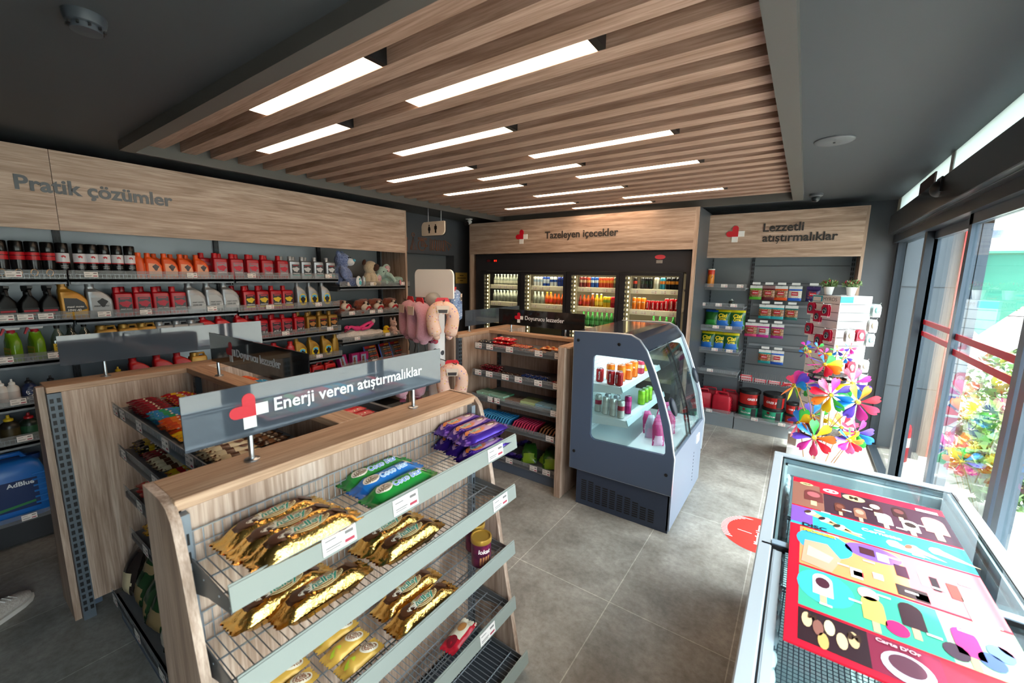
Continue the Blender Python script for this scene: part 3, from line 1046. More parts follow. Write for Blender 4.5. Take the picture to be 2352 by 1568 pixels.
def row(kind, ys, z, text, group, x=-4.115, rz=0.0, jit=.05, note='', start=0, total=None):
    n = total or len(ys)
    for k, y in enumerate(ys):
        kind.put((x + random.uniform(-.004, .004), y, z), rz + random.uniform(-jit, jit), '%s, %s of its row%s' % (text, place(k + start, n), note), group)
Z1, Z2, Z3, Z4, Z5 = ROWS[1]
ADark = Kind(lambda: aerosol('dark'))
AWhite = Kind(lambda: aerosol('white'))
row(ADark, [.335, .403, .468, .536], Z1, 'black aerosol can with red bands', 'black and red aerosols on the top shelf', -4.10)
row(AWhite, [.602, .683, .743, .807, .875, .944], Z1, 'black aerosol can with white band', 'black and white aerosols on the top shelf', -4.10)
Or = Kind(lambda: slope_bottle('#e2541b', 0, '#eba07a', None, None, '#333333', .1, .194, .065, '#4a3a3c'))
row(Or, [1.078, 1.178, 1.282, 1.388], Z1, 'orange oil bottle on top shelf', 'orange oil bottles on the top shelf')
Or.put((-4.12, 1.0, Z1), 1.2, 'orange oil bottle turned sideways next to last aerosol', 'orange oil bottles on the top shelf')
row(Or, [1.045, 1.145, 1.25, 1.355], Z1, 'orange oil bottle in second row of top shelf', 'orange oil bottles behind the front row', -4.225)
RedMax = Kind(lambda: rect_bottle('#b3101f', 0, '#8f6f78', '', 'maxima', '#f0e8ea', '#c4203a'))
row(RedMax, [1.523, 1.65, 1.778, 1.9, 2.043], Z1, 'red oil bottle with dark label on top shelf', 'red oil bottles on the top shelf')
row(RedMax, [1.46, 1.59, 1.72, 1.845, 1.97], Z1, 'red oil bottle in second row of top shelf', 'red bottles behind the top front row', -4.215)
SilMax = Kind(lambda: rect_bottle('#9ea1a6', .6, '#31343a', '', 'maxima', '#e8eaec', '#c9ccd0', band='#4fb3b0'))
row(SilMax, [2.157, 2.27, 2.40, 2.53], Z1, 'silver oil bottle with dark label on top shelf', 'silver oil bottles on the top shelf')
row(SilMax, [2.12, 2.235, 2.36], Z1, 'silver oil bottle in second row of top shelf', 'silver bottles behind the top front row', -4.215)

def trigger_bottle(bodymat, headcol, neckcol, h=.2, w=.1, labelcol=None, label_lines=None):
    t = thing('spray_bottle', None, 'bottle')
    rr = [ring(0, 0, .055, w * a, z * h, .02) for z, a in ((0, .95), (.02, 1), (.45, 1), (.6, .9), (.72, .55), (.8, .32), (.84, .3))]
    MB().loft(rr).build('body', bodymat, t, False)
    MB().lathe([(.018, .82 * h), (.019, .9 * h), (.015, .92 * h)], 14).build('collar', M(neckcol, .4), t, False)
    mb = MB()
    mb.prism([(-.035, .92 * h), (.02, .92 * h), (.035, 1.0 * h), (.05, 1.03 * h), (.05, 1.1 * h), (-.04, 1.1 * h), (-.045, 1.02 * h)], 'y', -.012, .012)
    mb.build('trigger_head', M(headcol, .4), t, False)
    MB().prism([(.022, .96 * h), (.034, .98 * h), (.05, .8 * h), (.044, .78 * h)], 'y', -.006, .006).build('trigger', M(neckcol, .4), t, False)
    if labelcol:
        MB().box(.028, .0288, -.38 * w, .38 * w, .1 * h, .42 * h).build('label', M(labelcol, .5), t, False, 0)
    if label_lines:
        MB().box(.0288, .0294, -.35 * w, .3 * w, .3 * h, .36 * h).box(.0288, .0294, -.35 * w, .15 * w, .2 * h, .25 * h).build('label_band', M(label_lines, .5), t, False, 0)
    return t
BlackTrig = Kind(lambda: trigger_bottle(M('#08080a', .4, 0, 0, 0, 0, 1.45, .25), '#0c0c0e', '#1b1b1e', .21, .1, '#141417', '#a81e30'))
row(BlackTrig, [.325, .42, .508], Z2, 'black spray bottle with red label lines on second shelf', 'black spray bottles', -4.12, PI / 2 * 1.0 - 1.4)
GoldBig = Kind(lambda: slope_bottle('#a9772c', .35, '#1d1b1c', 'maxi moto', '10W-40', '#e9e4dc', .14, .243, .085, None, '#d6a21e'))
GoldBig.put((-4.12, .622, Z2), 0, 'big gold 10W-40 oil bottle on second shelf beside black spray bottles')
SilMoto = Kind(lambda: slope_bottle('#8f9296', .55, '#a7a9ac', 'maxi moto', None, '#1e1e20', .135, .243, .085, '#2b2b2d'))
SilMoto.put((-4.12, .752, Z2), 0, 'big silver oil bottle with dark motorcycle picture on second shelf')
RedMoto = Kind(lambda: rect_bottle('#b3101f', 0, '#2a2427', '', 'maxi moto', '#efe9ea', '#b9243c'))
row(RedMoto, [.878, .988, 1.098, 1.208], Z2, 'red motorcycle oil bottle on second shelf', 'red motorcycle oil bottles')
row(RedMoto, [.93, 1.04, 1.15], Z2, 'red motorcycle oil bottle behind front ones on second shelf', 'red motorcycle oil bottles behind', -4.215)
Sil15 = Kind(lambda: slope_bottle('#8b8e93', .55, '#b3b5b8', 'maxi moto', '15W-50', '#4a4c50', .135, .243, .085, None, '#cfd1d4'))
row(Sil15, [1.325, 1.452, 1.578], Z2, 'silver 15W-50 oil bottle on second shelf', 'silver 15W-50 bottles')
Z2c, Z3c, Z4c, Z5c = ROWS[2][1:]
RedYel = Kind(lambda: rect_bottle('#b3101f', 0, '#26221f', '', 'maxima', '#efe9ea', '#e0bb22', band='#e0bb22', h=.222))
row(RedYel, [1.725, 1.84, 1.962, 2.07], Z2c, 'red bottle with black and yellow label on second shelf', 'red bottles with yellow labels')
row(RedYel, [1.67, 1.79, 1.91], Z2c, 'red yellow label bottle in second row of second shelf', 'red yellow label bottles behind', -4.215)
SilYel = Kind(lambda: slope_bottle('#8f9398', .55, '#e3c11f', 'maxima', None, '#222222', .105, .25, .07, '#1c1c1e', '#4fa9d6', True))
row(SilYel, [2.205, 2.327, 2.465], Z2c, 'silver bottle with oval yellow label on second shelf', 'silver bottles with yellow labels')
# third shelf
GreenSpray = Kind(lambda: trigger_bottle(M('#7fae1f', .2, 0, 0, .35), '#e6e3df', '#b5182b', .225, .11, '#b7a23a', '#7f9a28'))
row(GreenSpray, [.325, .425], Z3, 'yellow green cleaner spray bottle with white trigger', 'green cleaner spray bottles', -4.12, -1.35)
m_clearplastic = glass('clear_plastic', '#e4eadd', 2.0, .03)
def flask():
    t = thing('water_flask', None, 'bottle')
    MB().loft([ring(0, 0, .06 * a, .075 * a, z, .015) for z, a in ((0, .95), (.005, 1), (.13, 1), (.16, .7), (.19, .35), (.205, .28))]).build('body', m_clearplastic, t, False)
    MB().lathe([(.014, .2), (.015, .222), (.001, .223)], 12).build('cap', m_black, t, False)
    MB().box(.0305, .0312, -.03, .03, .02, .1).build('label', M('#d7b41e', .5), t, False, 0)
    text_on(t, 'GAZ', .032, 0, .083, .04, '#1b1b1b')
    text_on(t, 'YAĞI', .032, 0, .065, .04, '#1b1b1b')
    return t
Flask = Kind(flask)
row(Flask, [.525, .59, .655], Z3, 'clear flask with yellow label on third shelf', 'clear flasks with yellow labels', -4.11)
def canister(col, metal, capcol, w=.12, h=.2):
    t = thing('oil_canister', None, 'canister')
    MB().loft([ring(0, 0, .08 * a, w * b_, z, .015) for z, a, b_ in ((0, 1, 1), (.15, 1, 1), (.165, .9, .96), (.17, .8, .9))]).build('body', M(col, .35, metal), t, False)
    MB().lathe([(.024, .168), (.026, .17), (.026, h - .004), (.023, h), (.001, h)], 16, (0, -w * .22, 0)).build('cap', M(capcol, .35, metal), t, False)
    MB().tube([(0, -.0 * w, .165), (0, .05 * w, .19), (0, .36 * w, .19), (0, .42 * w, .16)], .01, 8).build('handle', M(col, .35, metal), t, False)
    MB().box(.0405, .0412, -.4 * w, .4 * w, .03, .13).build('label', M('#2a2320', .4), t, False, 0)
    return t
GoldCan = Kind(lambda: canister('#a37a33', .4, '#a9853f'))
row(GoldCan, [.765, .885, .99], Z3, 'gold oil canister with screw cap on third shelf', 'gold oil canisters')
SilCan = Kind(lambda: canister('#86898d', .5, '#a1a4a8'))
row(SilCan, [1.097, 1.205, 1.303], Z3, 'silver oil canister with screw cap on third shelf', 'silver oil canisters')
RedBig = Kind(lambda: slope_bottle('#c0141f', 0, '#2a2224', 'maxima', None, '#eeeeee', .13, .228, .08, '#8a8a90'))
row(RedBig, [1.40, 1.515, 1.66], Z3, 'big red sloping bottle on third shelf above clear sign', 'big red sloping bottles')
RedATF = Kind(lambda: rect_bottle('#b3101f', 0, '#29242a', '', 'ATF 3', '#e8e4e6', '#8d3b49', h=.21))
row(RedATF, [1.815, 1.94, 2.045, 2.165], Z3c, 'red fluid bottle with black label on third shelf', 'red fluid bottles')
row(RedATF, [1.77, 1.89, 2.0], Z3c, 'red fluid bottle in second row of third shelf', 'red fluid bottles behind', -4.215)
GoldRect = Kind(lambda: rect_bottle('#a47a35', .4, '#241f1c', '', 'maxima', '#e6e0d8', '#b0753a', h=.212))
row(GoldRect, [2.29, 2.41, 2.53], Z3c, 'gold oil bottle with black label on third shelf', 'gold bottles with black labels')
row(GoldRect, [2.25, 2.37, 2.49], Z3c, 'gold oil bottle in second row of third shelf', 'gold black label bottles behind', -4.215)
# fourth shelf
def squeeze(col, h, r, capcol, name='squeeze_bottle', lab=None, word=None):
    t = thing(name, None, 'bottle')
    MB().lathe([(r * .92, 0), (r, .005), (r, h * .62), (r * .9, h * .7), (r * .45, h * .78), (r * .4, h * .8)], 18).build('body', M(col, .35), t, False)
    MB().lathe([(r * .5, h * .79), (r * .5, h * .86), (r * .2, h * .9), (r * .16, h), (.001, h)], 14).build('cap', M(capcol, .4), t, False)
    if lab:
        MB().lathe([(r * 1.01, h * .12), (r * 1.01, h * .55)], 18).build('label', M(lab, .5), t, False)
    if word:
        text_part('lettering', word, M('#e8e8e8', .5), t, (0, 0, h * .35), (0, 1, 0), (0, 0, 1), r * 1.2, None, .02, 0, on_cyl(r * 1.025), False)
    return t
Wht = Kind(lambda: squeeze('#d9d4cf', .17, .03, '#e9e6e2', lab='#c6bcb8'))
row(Wht, [.245, .29], Z4, 'white squeeze bottle with pointed cap on fourth shelf', 'white squeeze bottles', -4.11)
Kind(lambda: squeeze('#1c2a4d', .165, .034, '#15161a', 'fluid_can', '#1f3260', 'S')).put((-4.11, .36, Z4), 0, 'dark blue fluid can beside the white squeeze bottles')
Kind(lambda: squeeze('#25262a', .16, .034, '#191a1d', 'fluid_can', '#34363a')).put((-4.12, .46, Z4), 0, 'black fluid can on fourth shelf behind wooden divider top')
Kind(lambda: squeeze('#8e1a1f', .12, .034, '#b01a20', 'fluid_can', '#6f1418')).put((-4.12, .56, Z4), 0, 'small red capped can on fourth shelf')
Kind(lambda: squeeze('#1d2748', .16, .034, '#c9a92a', 'fluid_can', '#d8bc2c', '044')).put((-4.12, .80, Z4), 0, 'blue fluid can with yellow 044 label on fourth shelf')
Red4 = Kind(lambda: slope_bottle('#b3131d', 0, '#2a2224', None, None, '#eeeeee', .13, .215, .08, '#77777c'))
row(Red4, [.925, 1.07, 1.2], Z4, 'red sloping bottle on fourth shelf below clear sign', 'red sloping bottles on fourth shelf')
GoldCan.put((-4.115, 1.30, Z4), 0, 'gold canister on fourth shelf right of the red sloping bottles', 'gold oil canisters')
row(Red4, [1.835, 1.955], Z4c, 'red sloping bottle on fourth shelf left of gold bottles', 'red sloping bottles on fourth shelf right')
Red4.put((-4.12, 2.065, Z4c), 1.3, 'red bottle turned sideways next to gold yellow label bottles', 'red sloping bottles on fourth shelf right')
GoldYel = Kind(lambda: slope_bottle('#a27a30', .4, '#e3c11f', 'maxima', None, '#222222', .115, .235, .075, '#1c1c1e', '#4fa9d6', True))
row(GoldYel, [2.165, 2.3, 2.445], Z4c, 'gold bottle with oval yellow label on fourth shelf', 'gold bottles with yellow labels')
GoldYel.put((-4.14, 2.55, Z4c), 1.4, 'gold bottle turned sideways at right end of fourth shelf', 'gold bottles with yellow labels')
# fifth shelf and floor
Kind(lambda: squeeze('#22201c', .185, .045, '#d0b021', 'oil_flask', '#3a3016')).put((-4.11, .25, Z5), 0, 'dark bottle with yellow cap on fifth shelf')
Kind(lambda: squeeze('#14221b', .18, .045, '#a11722', 'oil_flask', '#1f4a31')).put((-4.11, .335, Z5), 0, 'dark green bottle with red cap on fifth shelf')
Kind(lambda: squeeze('#14201f', .17, .045, '#1a1b1c', 'oil_flask', '#1d4536')).put((-4.12, .45, Z5), 0, 'dark green bottle with black cap on fifth shelf')
RedJug = Kind(lambda: canister('#b51a1c', 0, '#c42a22', .125, .185))
row(RedJug, [2.19, 2.33, 2.465], Z5c, 'red jug with handle on fifth shelf below gold bottles', 'red jugs on fifth shelf')

def adblue():
    t = thing('fluid_jug', None, 'jug')
    w, d, h = .33, .22, .42
    bm = M('#1e66b8', .35)
    rr = [ring(0, 0, d * a, w * b_, z, .035) for z, a, b_ in ((0, .94, .96), (.01, 1, 1), (.06, 1, 1), (.3, 1, 1), (.36, .92, .9), (.39, .7, .72), (.395, .6, .62))]
    MB().loft(rr).build('body', bm, t, False)
    mb = MB()
    for z in (.09, .13, .17, .21, .25, .29):
        mb.tube([(d * .35, w * .49, z), (d * .49, w * .47, z), (d * .5, w * .3, z)], .007, 6)
    mb.build('ribs', M('#2a72c4', .35), t, False)
    MB().tube([(0, -.1, .385), (0, -.09, .42), (0, .07, .42), (0, .09, .385)], .016, 8).build('handle', bm, t, False)
    MB().lathe([(.03, .385), (.032, .42), (.001, .422)], 16, (0, .13, -.02)).build('cap', M('#16386f', .4), t, False)
    x = d / 2 + .001
    MB().box(x - .001, x, -.15, .12, .07, .27).build('label', M('#122a5c', .45), t, False, 0)
    MB().prism([(-.15, .07), (.1, .1), (.1, .115), (-.15, .09)], 'x', x, x + .001).build('label_band', M('#2e7a4a', .5), t, False, 0)
    text_on(t, 'AdBlue', x + .002, .045, .245, .12, '#e9eef5', .03)
    return t
AB = Kind(adblue)
AB.put((-4.2, .205, .16), 0, 'big blue diesel fluid jug on bottom shelf of left wall')
AB.put((-4.2, -.17, .16), 0, 'second blue diesel fluid jug farther left on bottom shelf')

# ------------------------------------------------------------------ plush toys
def remesh(o, v=.007):
    md = o.modifiers.new('blend', 'REMESH')
    md.mode = 'VOXEL'
    md.voxel_size = v
    md.use_smooth_shade = True
    sm = o.modifiers.new('soften', 'SMOOTH')
    sm.factor = .6
    sm.iterations = 5
    return o
def rotv(x=0, y=0, z=0):
    return Matrix.Rotation(z, 3, 'Z') @ Matrix.Rotation(y, 3, 'Y') @ Matrix.Rotation(x, 3, 'X')
def eyes(t, pts, r=.008, mat=None, name='eye'):
    for p in pts:
        MB().ell(p, (r, r, r), None, 10, 6).build(name, mat or m_black, t, False)
def bear():
    t = thing('plush_bear', None, 'plush toy')
    m = fur('bear_fur', '#44588f', '#8d9fcb', 70)
    mb = MB()
    mb.ell((-.02, 0, .12), (.095, .1, .125)).ell((0, 0, .285), (.085, .09, .082))
    for s in (-1, 1):
        mb.ell((-.02, s * .075, .355), (.025, .035, .035))
        mb.ell((.03, s * .1, .15), (.04, .038, .085), rotv(s * .45, -.4))
        mb.ell((.1, s * .085, .05), (.1, .05, .05), rotv(0, 0, s * .35))
    remesh(mb.build('body', m, t, False))
    mb = MB().ell((.08, 0, .268), (.05, .05, .042))
    mb.build('muzzle', fur('bear_muzzle', '#d8dbe2', '#eef0f4', 60), t, False)
    MB().ell((.125, 0, .285), (.018, .024, .016)).build('nose', M('#5bb7d6', .4), t, False)
    eyes(t, [(.078, -.035, .315), (.078, .035, .315)])
    for s in (-1, 1):
        f = MB().ell((.19, s * .118, .06), (.018, .05, .058), rotv(0, 0, s * .35)).build('paw_pad', M('#e6e9ee', .9), t, False)
        mb = MB().ell((.208, s * .122, .045), (.006, .022, .024), rotv(0, 0, s * .35))
        for k in (-1, 0, 1):
            mb.ell((.205, s * .12 + k * .026, .09 - abs(k) * .008), (.006, .01, .011))
        mb.build('toe_print', M('#62c2cc', .8), f, False)
    return t
Kind(bear).put((-4.2, 2.745, ROWS[3][0]), .75, 'big fluffy blue teddy bear sitting on upper toy shelf')
def pug():
    t = thing('plush_pug', None, 'plush toy')
    m = fur('pug_fur', '#bfa98a', '#d9c6a8', 120)
    mb = MB()
    mb.ell((0, 0, .085), (.07, .075, .1)).ell((.015, 0, .215), (.075, .085, .075), rotv(.3))
    for s in (-1, 1):
        mb.ell((.07, s * .05, .03), (.05, .035, .032)).ell((.06, s * .03, .09), (.028, .024, .07), rotv(0, -.3))
    remesh(mb.build('body', m, t, False))
    md = M('#3d241c', .95)
    MB().ell((.06, .02, .215), (.048, .065, .045), rotv(.3)).build('face_mask', md, t, False)
    for s in (-1, 1):
        MB().ell((-.005, s * .088, .25 - s * .02), (.02, .022, .038), rotv(s * .6)).build('ear', md, t, False)
    eyes(t, [(.098, -.03, .24), (.1, .045, .226)], .01)
    MB().ell((.06, .095, .16), (.02, .025, .02)).ell((.06, .1, .135), (.018, .02, .02)).build('bow', M('#c21a33', .8), t, False)
    return t
Kind(pug).put((-4.16, 3.06, ROWS[3][0]), .35, 'cream plush pug with brown mask and red bow on toy shelf')
def elephant():
    t = thing('plush_elephant', None, 'plush toy')
    m = fur('elephant_fur', '#8fb0a6', '#b7d1c6', 90)
    mb = MB()
    mb.ell((0, .03, .075), (.075, .11, .075)).ell((.02, -.075, .16), (.07, .075, .07))
    mb.tube([(.08, -.08, .15), (.12, -.04, .13), (.13, 0, .08), (.13, .02, .05)], [.03, .026, .022, .02], 10)
    mb.ell((.07, .07, .045), (.08, .036, .04), rotv(0, 0, .3)).ell((.05, .16, .075), (.08, .036, .04), rotv(0, 0, .7)).ell((.06, -.09, .045), (.07, .03, .034))
    remesh(mb.build('body', m, t, False))
    for s, p, r in ((-1, (.03, -.145, .09), (.02, .05, .06)), (1, (.02, .0, .2), (.02, .07, .06))):
        e = MB().ell(p, r, rotv(s * .5)).build('ear', m, t, False)
        MB().ell((p[0] + .016, p[1], p[2]), (.008, r[1] * .7, r[2] * .7), rotv(s * .5)).build('ear_lining', speckle('ear_lining', '#c99aa0', ['#a8606c', '#d8b6b8', '#e4d2d0'], 80, .5) if 'ear_lining' not in bpy.data.materials else bpy.data.materials['ear_lining'], e, False)
    eyes(t, [(.083, -.11, .17), (.086, -.055, .175)])
    for p in ((.145, .1, .045), (.118, .215, .078)):
        MB().ell(p, (.012, .032, .034), rotv(0, 0, .45)).build('foot_pad', M('#c4868e', .9), t, False)
    return t
Kind(elephant).put((-4.17, 3.29, ROWS[3][0]), .15, 'mint green plush elephant slumped at right end of toy shelf')
def bulldog():
    t = thing('plush_dog', None, 'plush toy')
    m = fur('dog_fur', '#5c2412', '#8a3d1f', 100)
    mb = MB()
    mb.ell((0, 0, .095), (.07, .085, .07)).ell((-.02, .0, .04), (.07, .1, .045))
    for s in (-1, 1):
        mb.ell((-.005, s * .08, .12), (.03, .028, .045), rotv(s * .5)).ell((.05, s * .085, .025), (.045, .035, .026))
    remesh(mb.build('body', m, t, False))
    mc = fur('dog_muzzle', '#cfbba4', '#e6d8c6', 120)
    MB().ell((.055, 0, .07), (.042, .07, .046)).ell((.06, 0, .11), (.025, .02, .03)).build('muzzle', mc, t, False)
    MB().ell((.093, 0, .108), (.014, .018, .013)).build('nose', m_black, t, False)
    mb = MB()
    mb.tube([(.088, -.04, .045), (.1, -.02, .07), (.103, 0, .075), (.1, .02, .07), (.088, .04, .045)], [.008, .011, .013, .011, .008], 8)
    mb.build('mouth', M('#b01724', .7), t, False)
    eyes(t, [(.068, -.034, .125), (.068, .034, .125)], .009)
    return t
Dog = Kind(bulldog)
zd = ROWS[3][1]
for y, rz, rot, lab in ((2.70, .35, (0, -.35, .35), 'brown plush bulldog with open red mouth tipped back, leftmost of four'), (2.94, .25, (.1, 0, .25), 'brown plush bulldog with open red mouth, second of four on shelf'),
                        (3.115, .1, (0, 0, .1), 'brown plush bulldog with open red mouth, third of four on shelf'), (3.325, .15, (-.05, 0, .1), 'brown plush bulldog with open red mouth, rightmost of four on shelf')):
    Dog.put((-4.15, y, zd + .012), rz, lab, 'plush bulldogs on the middle toy shelf', rot)
z3 = ROWS[3][2]
t = thing('plush_pillow', 'long white plush cushion lying along third toy shelf', 'plush toy', (-4.16, 2.86, z3))
remesh(MB().ell((-4.15, 2.86, z3 + .055), (.09, .3, .06), None, 20, 12, 0, .3, 3).ell((-4.12, 3.13, z3 + .05), (.05, .06, .045)).build('body', fur('cushion_fur', '#c9bdb4', '#e0d7cf', 60), t), .009)
eyes(t, [tuple(Vector((-4.075, 3.15, z3 + .06)) - Vector(t.location))], .006)
def pinktoy():
    t = thing('plush_flamingo', None, 'plush toy')
    m = M('#e0407f', .85)
    mb = MB()
    mb.ell((0, 0, .03), (.03, .05, .03)).tube([(0, -.03, .04), (.02, -.1, .06), (.03, -.15, .05)], [.02, .017, .02], 10).ell((.03, -.16, .05), (.03, .034, .03))
    mb.tube([(0, .04, .03), (.01, .14, .075), (.02, .2, .09)], [.02, .018, .018], 10).tube([(.03, .03, .02), (.05, .12, .03), (.05, .19, .075)], [.02, .018, .018], 10)
    remesh(mb.build('body', m, t, False), .006)
    MB().ell((.05, -.19, .03), (.015, .03, .012), rotv(.6)).build('beak', M('#7d1838', .6), t, False)
    MB().ell((.02, .215, .098), (.03, .025, .03)).build('foot', M('#c7b8b4', .8), t, False)
    eyes(t, [(.058, -.165, .062)], .006)
    return t
Kind(pinktoy).put((-4.11, 2.83, z3 + .102), .1, 'bright pink plush flamingo lying on the white cushion')
def chick():
    t = thing('plush_chick', None, 'plush toy')
    remesh(MB().ell((0, 0, .045), (.045, .05, .045)).ell((.01, 0, .1), (.036, .038, .035)).build('body', M('#e3b81c', .9), t, False), .006)
    MB().ell((.045, 0, .095), (.014, .02, .01)).build('beak', M('#a8332a', .6), t, False)
    eyes(t, [(.036, -.02, .112), (.036, .02, .112)], .005)
    return t
Kind(chick).put((-4.1, 3.215, z3), .2, 'small yellow plush chick between cushion and pink plush rabbit')
def rabbit():
    t = thing('plush_rabbit', None, 'plush toy')
    mb = MB().ell((0, 0, .06), (.05, .055, .065)).ell((.01, 0, .145), (.042, .046, .04)).ell((.06, .05, .03), (.06, .025, .026), rotv(0, .2, .5)).ell((.06, -.04, .03), (.055, .025, .026))
    mb.ell((0, -.03, .19), (.014, .018, .035)).ell((0, .03, .19), (.014, .018, .035)).ell((.04, -.05, .085), (.03, .018, .02))
    remesh(mb.build('body', fur('rabbit_fur', '#c59c90', '#dcb8aa', 90), t, False), .006)
    MB().ell((.05, 0, .135), (.012, .018, .014)).build('muzzle', M('#e2c9c0', .9), t, False)
    eyes(t, [(.046, -.018, .158), (.046, .018, .158)], .005)
    return t
Kind(rabbit).put((-4.12, 3.34, z3), .1, 'pale pink plush rabbit at right end of third toy shelf')
# fourth toy shelf: boxed toys and blister packs
z4 = ROWS[3][3]
def blister():
    t = thing('toy_pack', None, 'toy pack')
    MB().box(-.006, 0, -.1, .1, 0, .2).build('card', M('#a3161f', .4), t, False, 0)
    mb = MB()
    mb.loft([[(.0 + e, a, b_) for a, b_ in ((-.08 + e, .03 + e), (.085 - e, .03 + e), (.085 - e, .17 - e), (-.08 + e, .17 - e))] for e in (0, .02)])
    mb.build('blister', M('#3f3a3c', .15), t, False, 0)
    mb = MB()
    cs = []
    for r in range(5):
        for q in range(2):
            mb.box(.02, .027, -.055 + q * .065, -.002 + q * .065, .04 + r * .025, .052 + r * .025, r)
    mb.build('toy_cars', [M(c, .3) for c in ('#6d6a66', '#b33a2a', '#40464f', '#97622a', '#7b7f85')], t, False, 0)
    MB().box(0, .002, -.1, -.082, 0, .2).build('card_edge', M('#2456a8', .4), t, False, 0)
    MB().box(0, .002, .0, .08, .178, .19).build('card_title', M('#d8a91f', .5), t, False, 0)
    return t
Bl = Kind(blister)
for k, y in enumerate((3.03, 3.255, 3.43)):
    Bl.put((-4.1 - .02 * k, y, z4 + .004), .12, 'red and blue carded toy car pack, %s of three on lowest visible shelf' % place(k, 3), 'carded toy car packs', (0, -.35, .15))
def dollbox():
    t = thing('doll_box', None, 'toy box')
    MB().box(-.05, 0, -.055, .055, 0, .14).build('carton', M('#9c1f63', .45), t, False, 0)
    MB().box(0, .0015, -.045, .02, .015, .12).build('window_print', M('#8fa8c4', .3), t, False, 0)
    mb = MB()
    mb.ell((.003, -.02, .085), (.003, .013, .018)).box(.001, .004, -.035, -.005, .02, .068)
    mb.build('figure_print', M('#7a4b38', .6), t, False)
    return t
Db = Kind(dollbox)
Db.put((-4.1, 2.79, z4), .1, 'pink doll box, left one of two beside toy car packs', 'pink doll boxes')
Db.put((-4.1, 2.905, z4), .05, 'pink doll box, right one of two beside toy car packs', 'pink doll boxes')
Db.put((-4.12, 2.665, z4 + .002), .3, 'pink doll box tilted back at left end of toy shelf', 'pink doll boxes', (0, -.3, .2))

# ------------------------------------------------------------------ wooden island gondolas
m_milky = milky('milky_lip', '#a4a9a2', .72)
m_wirelite = M('#9aa2aa', .35, .6)
GT = 1.245
def profile(x_back, x_front_top, x_front_bot, sgn=1):
    """outline of a curved side panel in (x, z)"""
    pts = [(x_back, 0), (x_back, GT)]
    r = .09
    xc = x_front_top
    pts += [(xc - sgn * r * .9, GT), (xc - sgn * r * .45, GT - .012), (xc - sgn * r * .15, GT - .04), (xc, GT - .085), (xc + sgn * .015, GT - .14)]
    pts += [(x_front_bot, 0)]
    return pts
t = thing('display_gondola', 'nearest wooden display unit with slanted side panels and five wire shelves', 'display unit', (-1.2, .87, 0))
G1 = t
MB().box(-1.235, -1.212, .315, 1.425, .05, GT - .03).build('back_board', oakZ, t, True, 0)
MB().rbox(-1.372, -1.205, .302, 1.44, GT - .03, GT, .003).build('top_board', edgeY, t)
for y0, y1 in ((.283, .305), (1.43, 1.455)):
    MB().prism(profile(-1.372, -1.165, -.94), 'y', y0, y1).build('side_panel', oakZ, t, True, 30)
for y0, y1 in ((.306, .324), (1.39, 1.415)):
    upright(t, -1.212, -1.185, y0, y1, .03, GT - .035, 'x', M('#7d858e', .4, .4), .05, False)
def shelf_wire(parent, z, xf, tags, xb=-1.2, y0=.315, y1=1.42):
    mb = MB()
    n = int((y1 - y0 - .03) / .0215)
    for k in range(n + 1):
        y = y0 + .015 + k * (y1 - y0 - .03) / n
        mb.tube([(xb, y, z + .085), (xb, y, z), (xf - .004, y, z)], .0016, 5)
    for x in (xb + .0, xb + (xf - xb) * .36, xb + (xf - xb) * .72, xf - .008):
        mb.tube([(x, y0, z - .003), (x, y1, z - .003)], .0028, 6)
    mb.tube([(xb, y0, z + .085), (xb, y1, z + .085)], .0025, 6).tube([(xb, y0, z + .045), (xb, y1, z + .045)], .0016, 6)
    s = mb.build('wire_shelf', m_wirelite, parent)
    for y in (y0 + .003, y1 - .005):
        MB().prism([(xb - .01, z + .022), (xf - .008, z + .012), (xf - .008, z - .02), (xb + .1, z - .045), (xb - .01, z - .085)], 'y', y - .0015, y + .0015).build('bracket', M('#6a6a6b', .4, .3), s, True, 0)
    mb = MB()
    mb.prism([(xf - .004, z - .006), (xf + .002, z - .008), (xf - .006, z + .054), (xf - .009, z + .054)], 'y', y0, y1)
    mb.prism([(xf + .0025, z - .008), (xf + .0045, z - .008), (xf - .0025, z + .05), (xf - .0045, z + .05)], 'y', y0, y1)
    mb.build('front_lip', m_milky, s, True, 0)
    for y in tags:
        o = link('price_tag', TAGX, s)
        o.location = Vector((xf + .002, y, z + .024)) - wloc(s)
        o.rotation_euler = (0, -.12, 0)
        o.scale = (1, 1.45, 1.35)
    return s
G1Z = [(1.07, -.958, [.576, .804, 1.268]), (.838, -.958, [1.305]), (.565, -.958, []), (.288, -.948, [1.21]), (.045, -.875, [])]
for z, xf, tg in G1Z:
    shelf_wire(t, z, xf, tg)
MB().box(-1.22, -.90, .31, 1.425, .0, .03).build('base', M('#3b4047', .4, .3), t, True, 0)

def spine(name, label, x0, x1, y0, y1, mirror=True, panels=True):
    """board standing along y with plank, slotted post and side panel"""
    t = thing(name, label, 'display unit', ((x0 + x1) / 2, (y0 + y1) / 2, 0))
    MB().box(x1 - .022, x1, y0 + .055, y1, .09, GT - .03).build('back_board', oakZ, t, True, 0)
    MB().rbox(x0, x1, y0 + .008, y1, GT - .03, GT, .003).build('top_board', edgeY, t)
    MB().prism(profile(x1 - .03, x0 + .02, x0 - .15, -1), 'y', y0 - .02, y0 + .006).build('side_panel', oakZ, t, True, 30)
    upright(t, x1 - .028, x1 + .004, y0 + .008, y0 + .055, .0, GT - .033, 'x', m_slot, .036)
    MB().box(x1 - .03, x1 - .004, y0 + .055, y0 + .085, .06, GT - .033).build('post', M('#566273', .4, .3), t, True, 0)
    for z in (1.1, .86, .6, .34):
        MB().box(x0 - .12, x1 - .03, y0 + .01, y1, z - .02, z).build('shelf', m_shelf, t, True, 0)
    return t
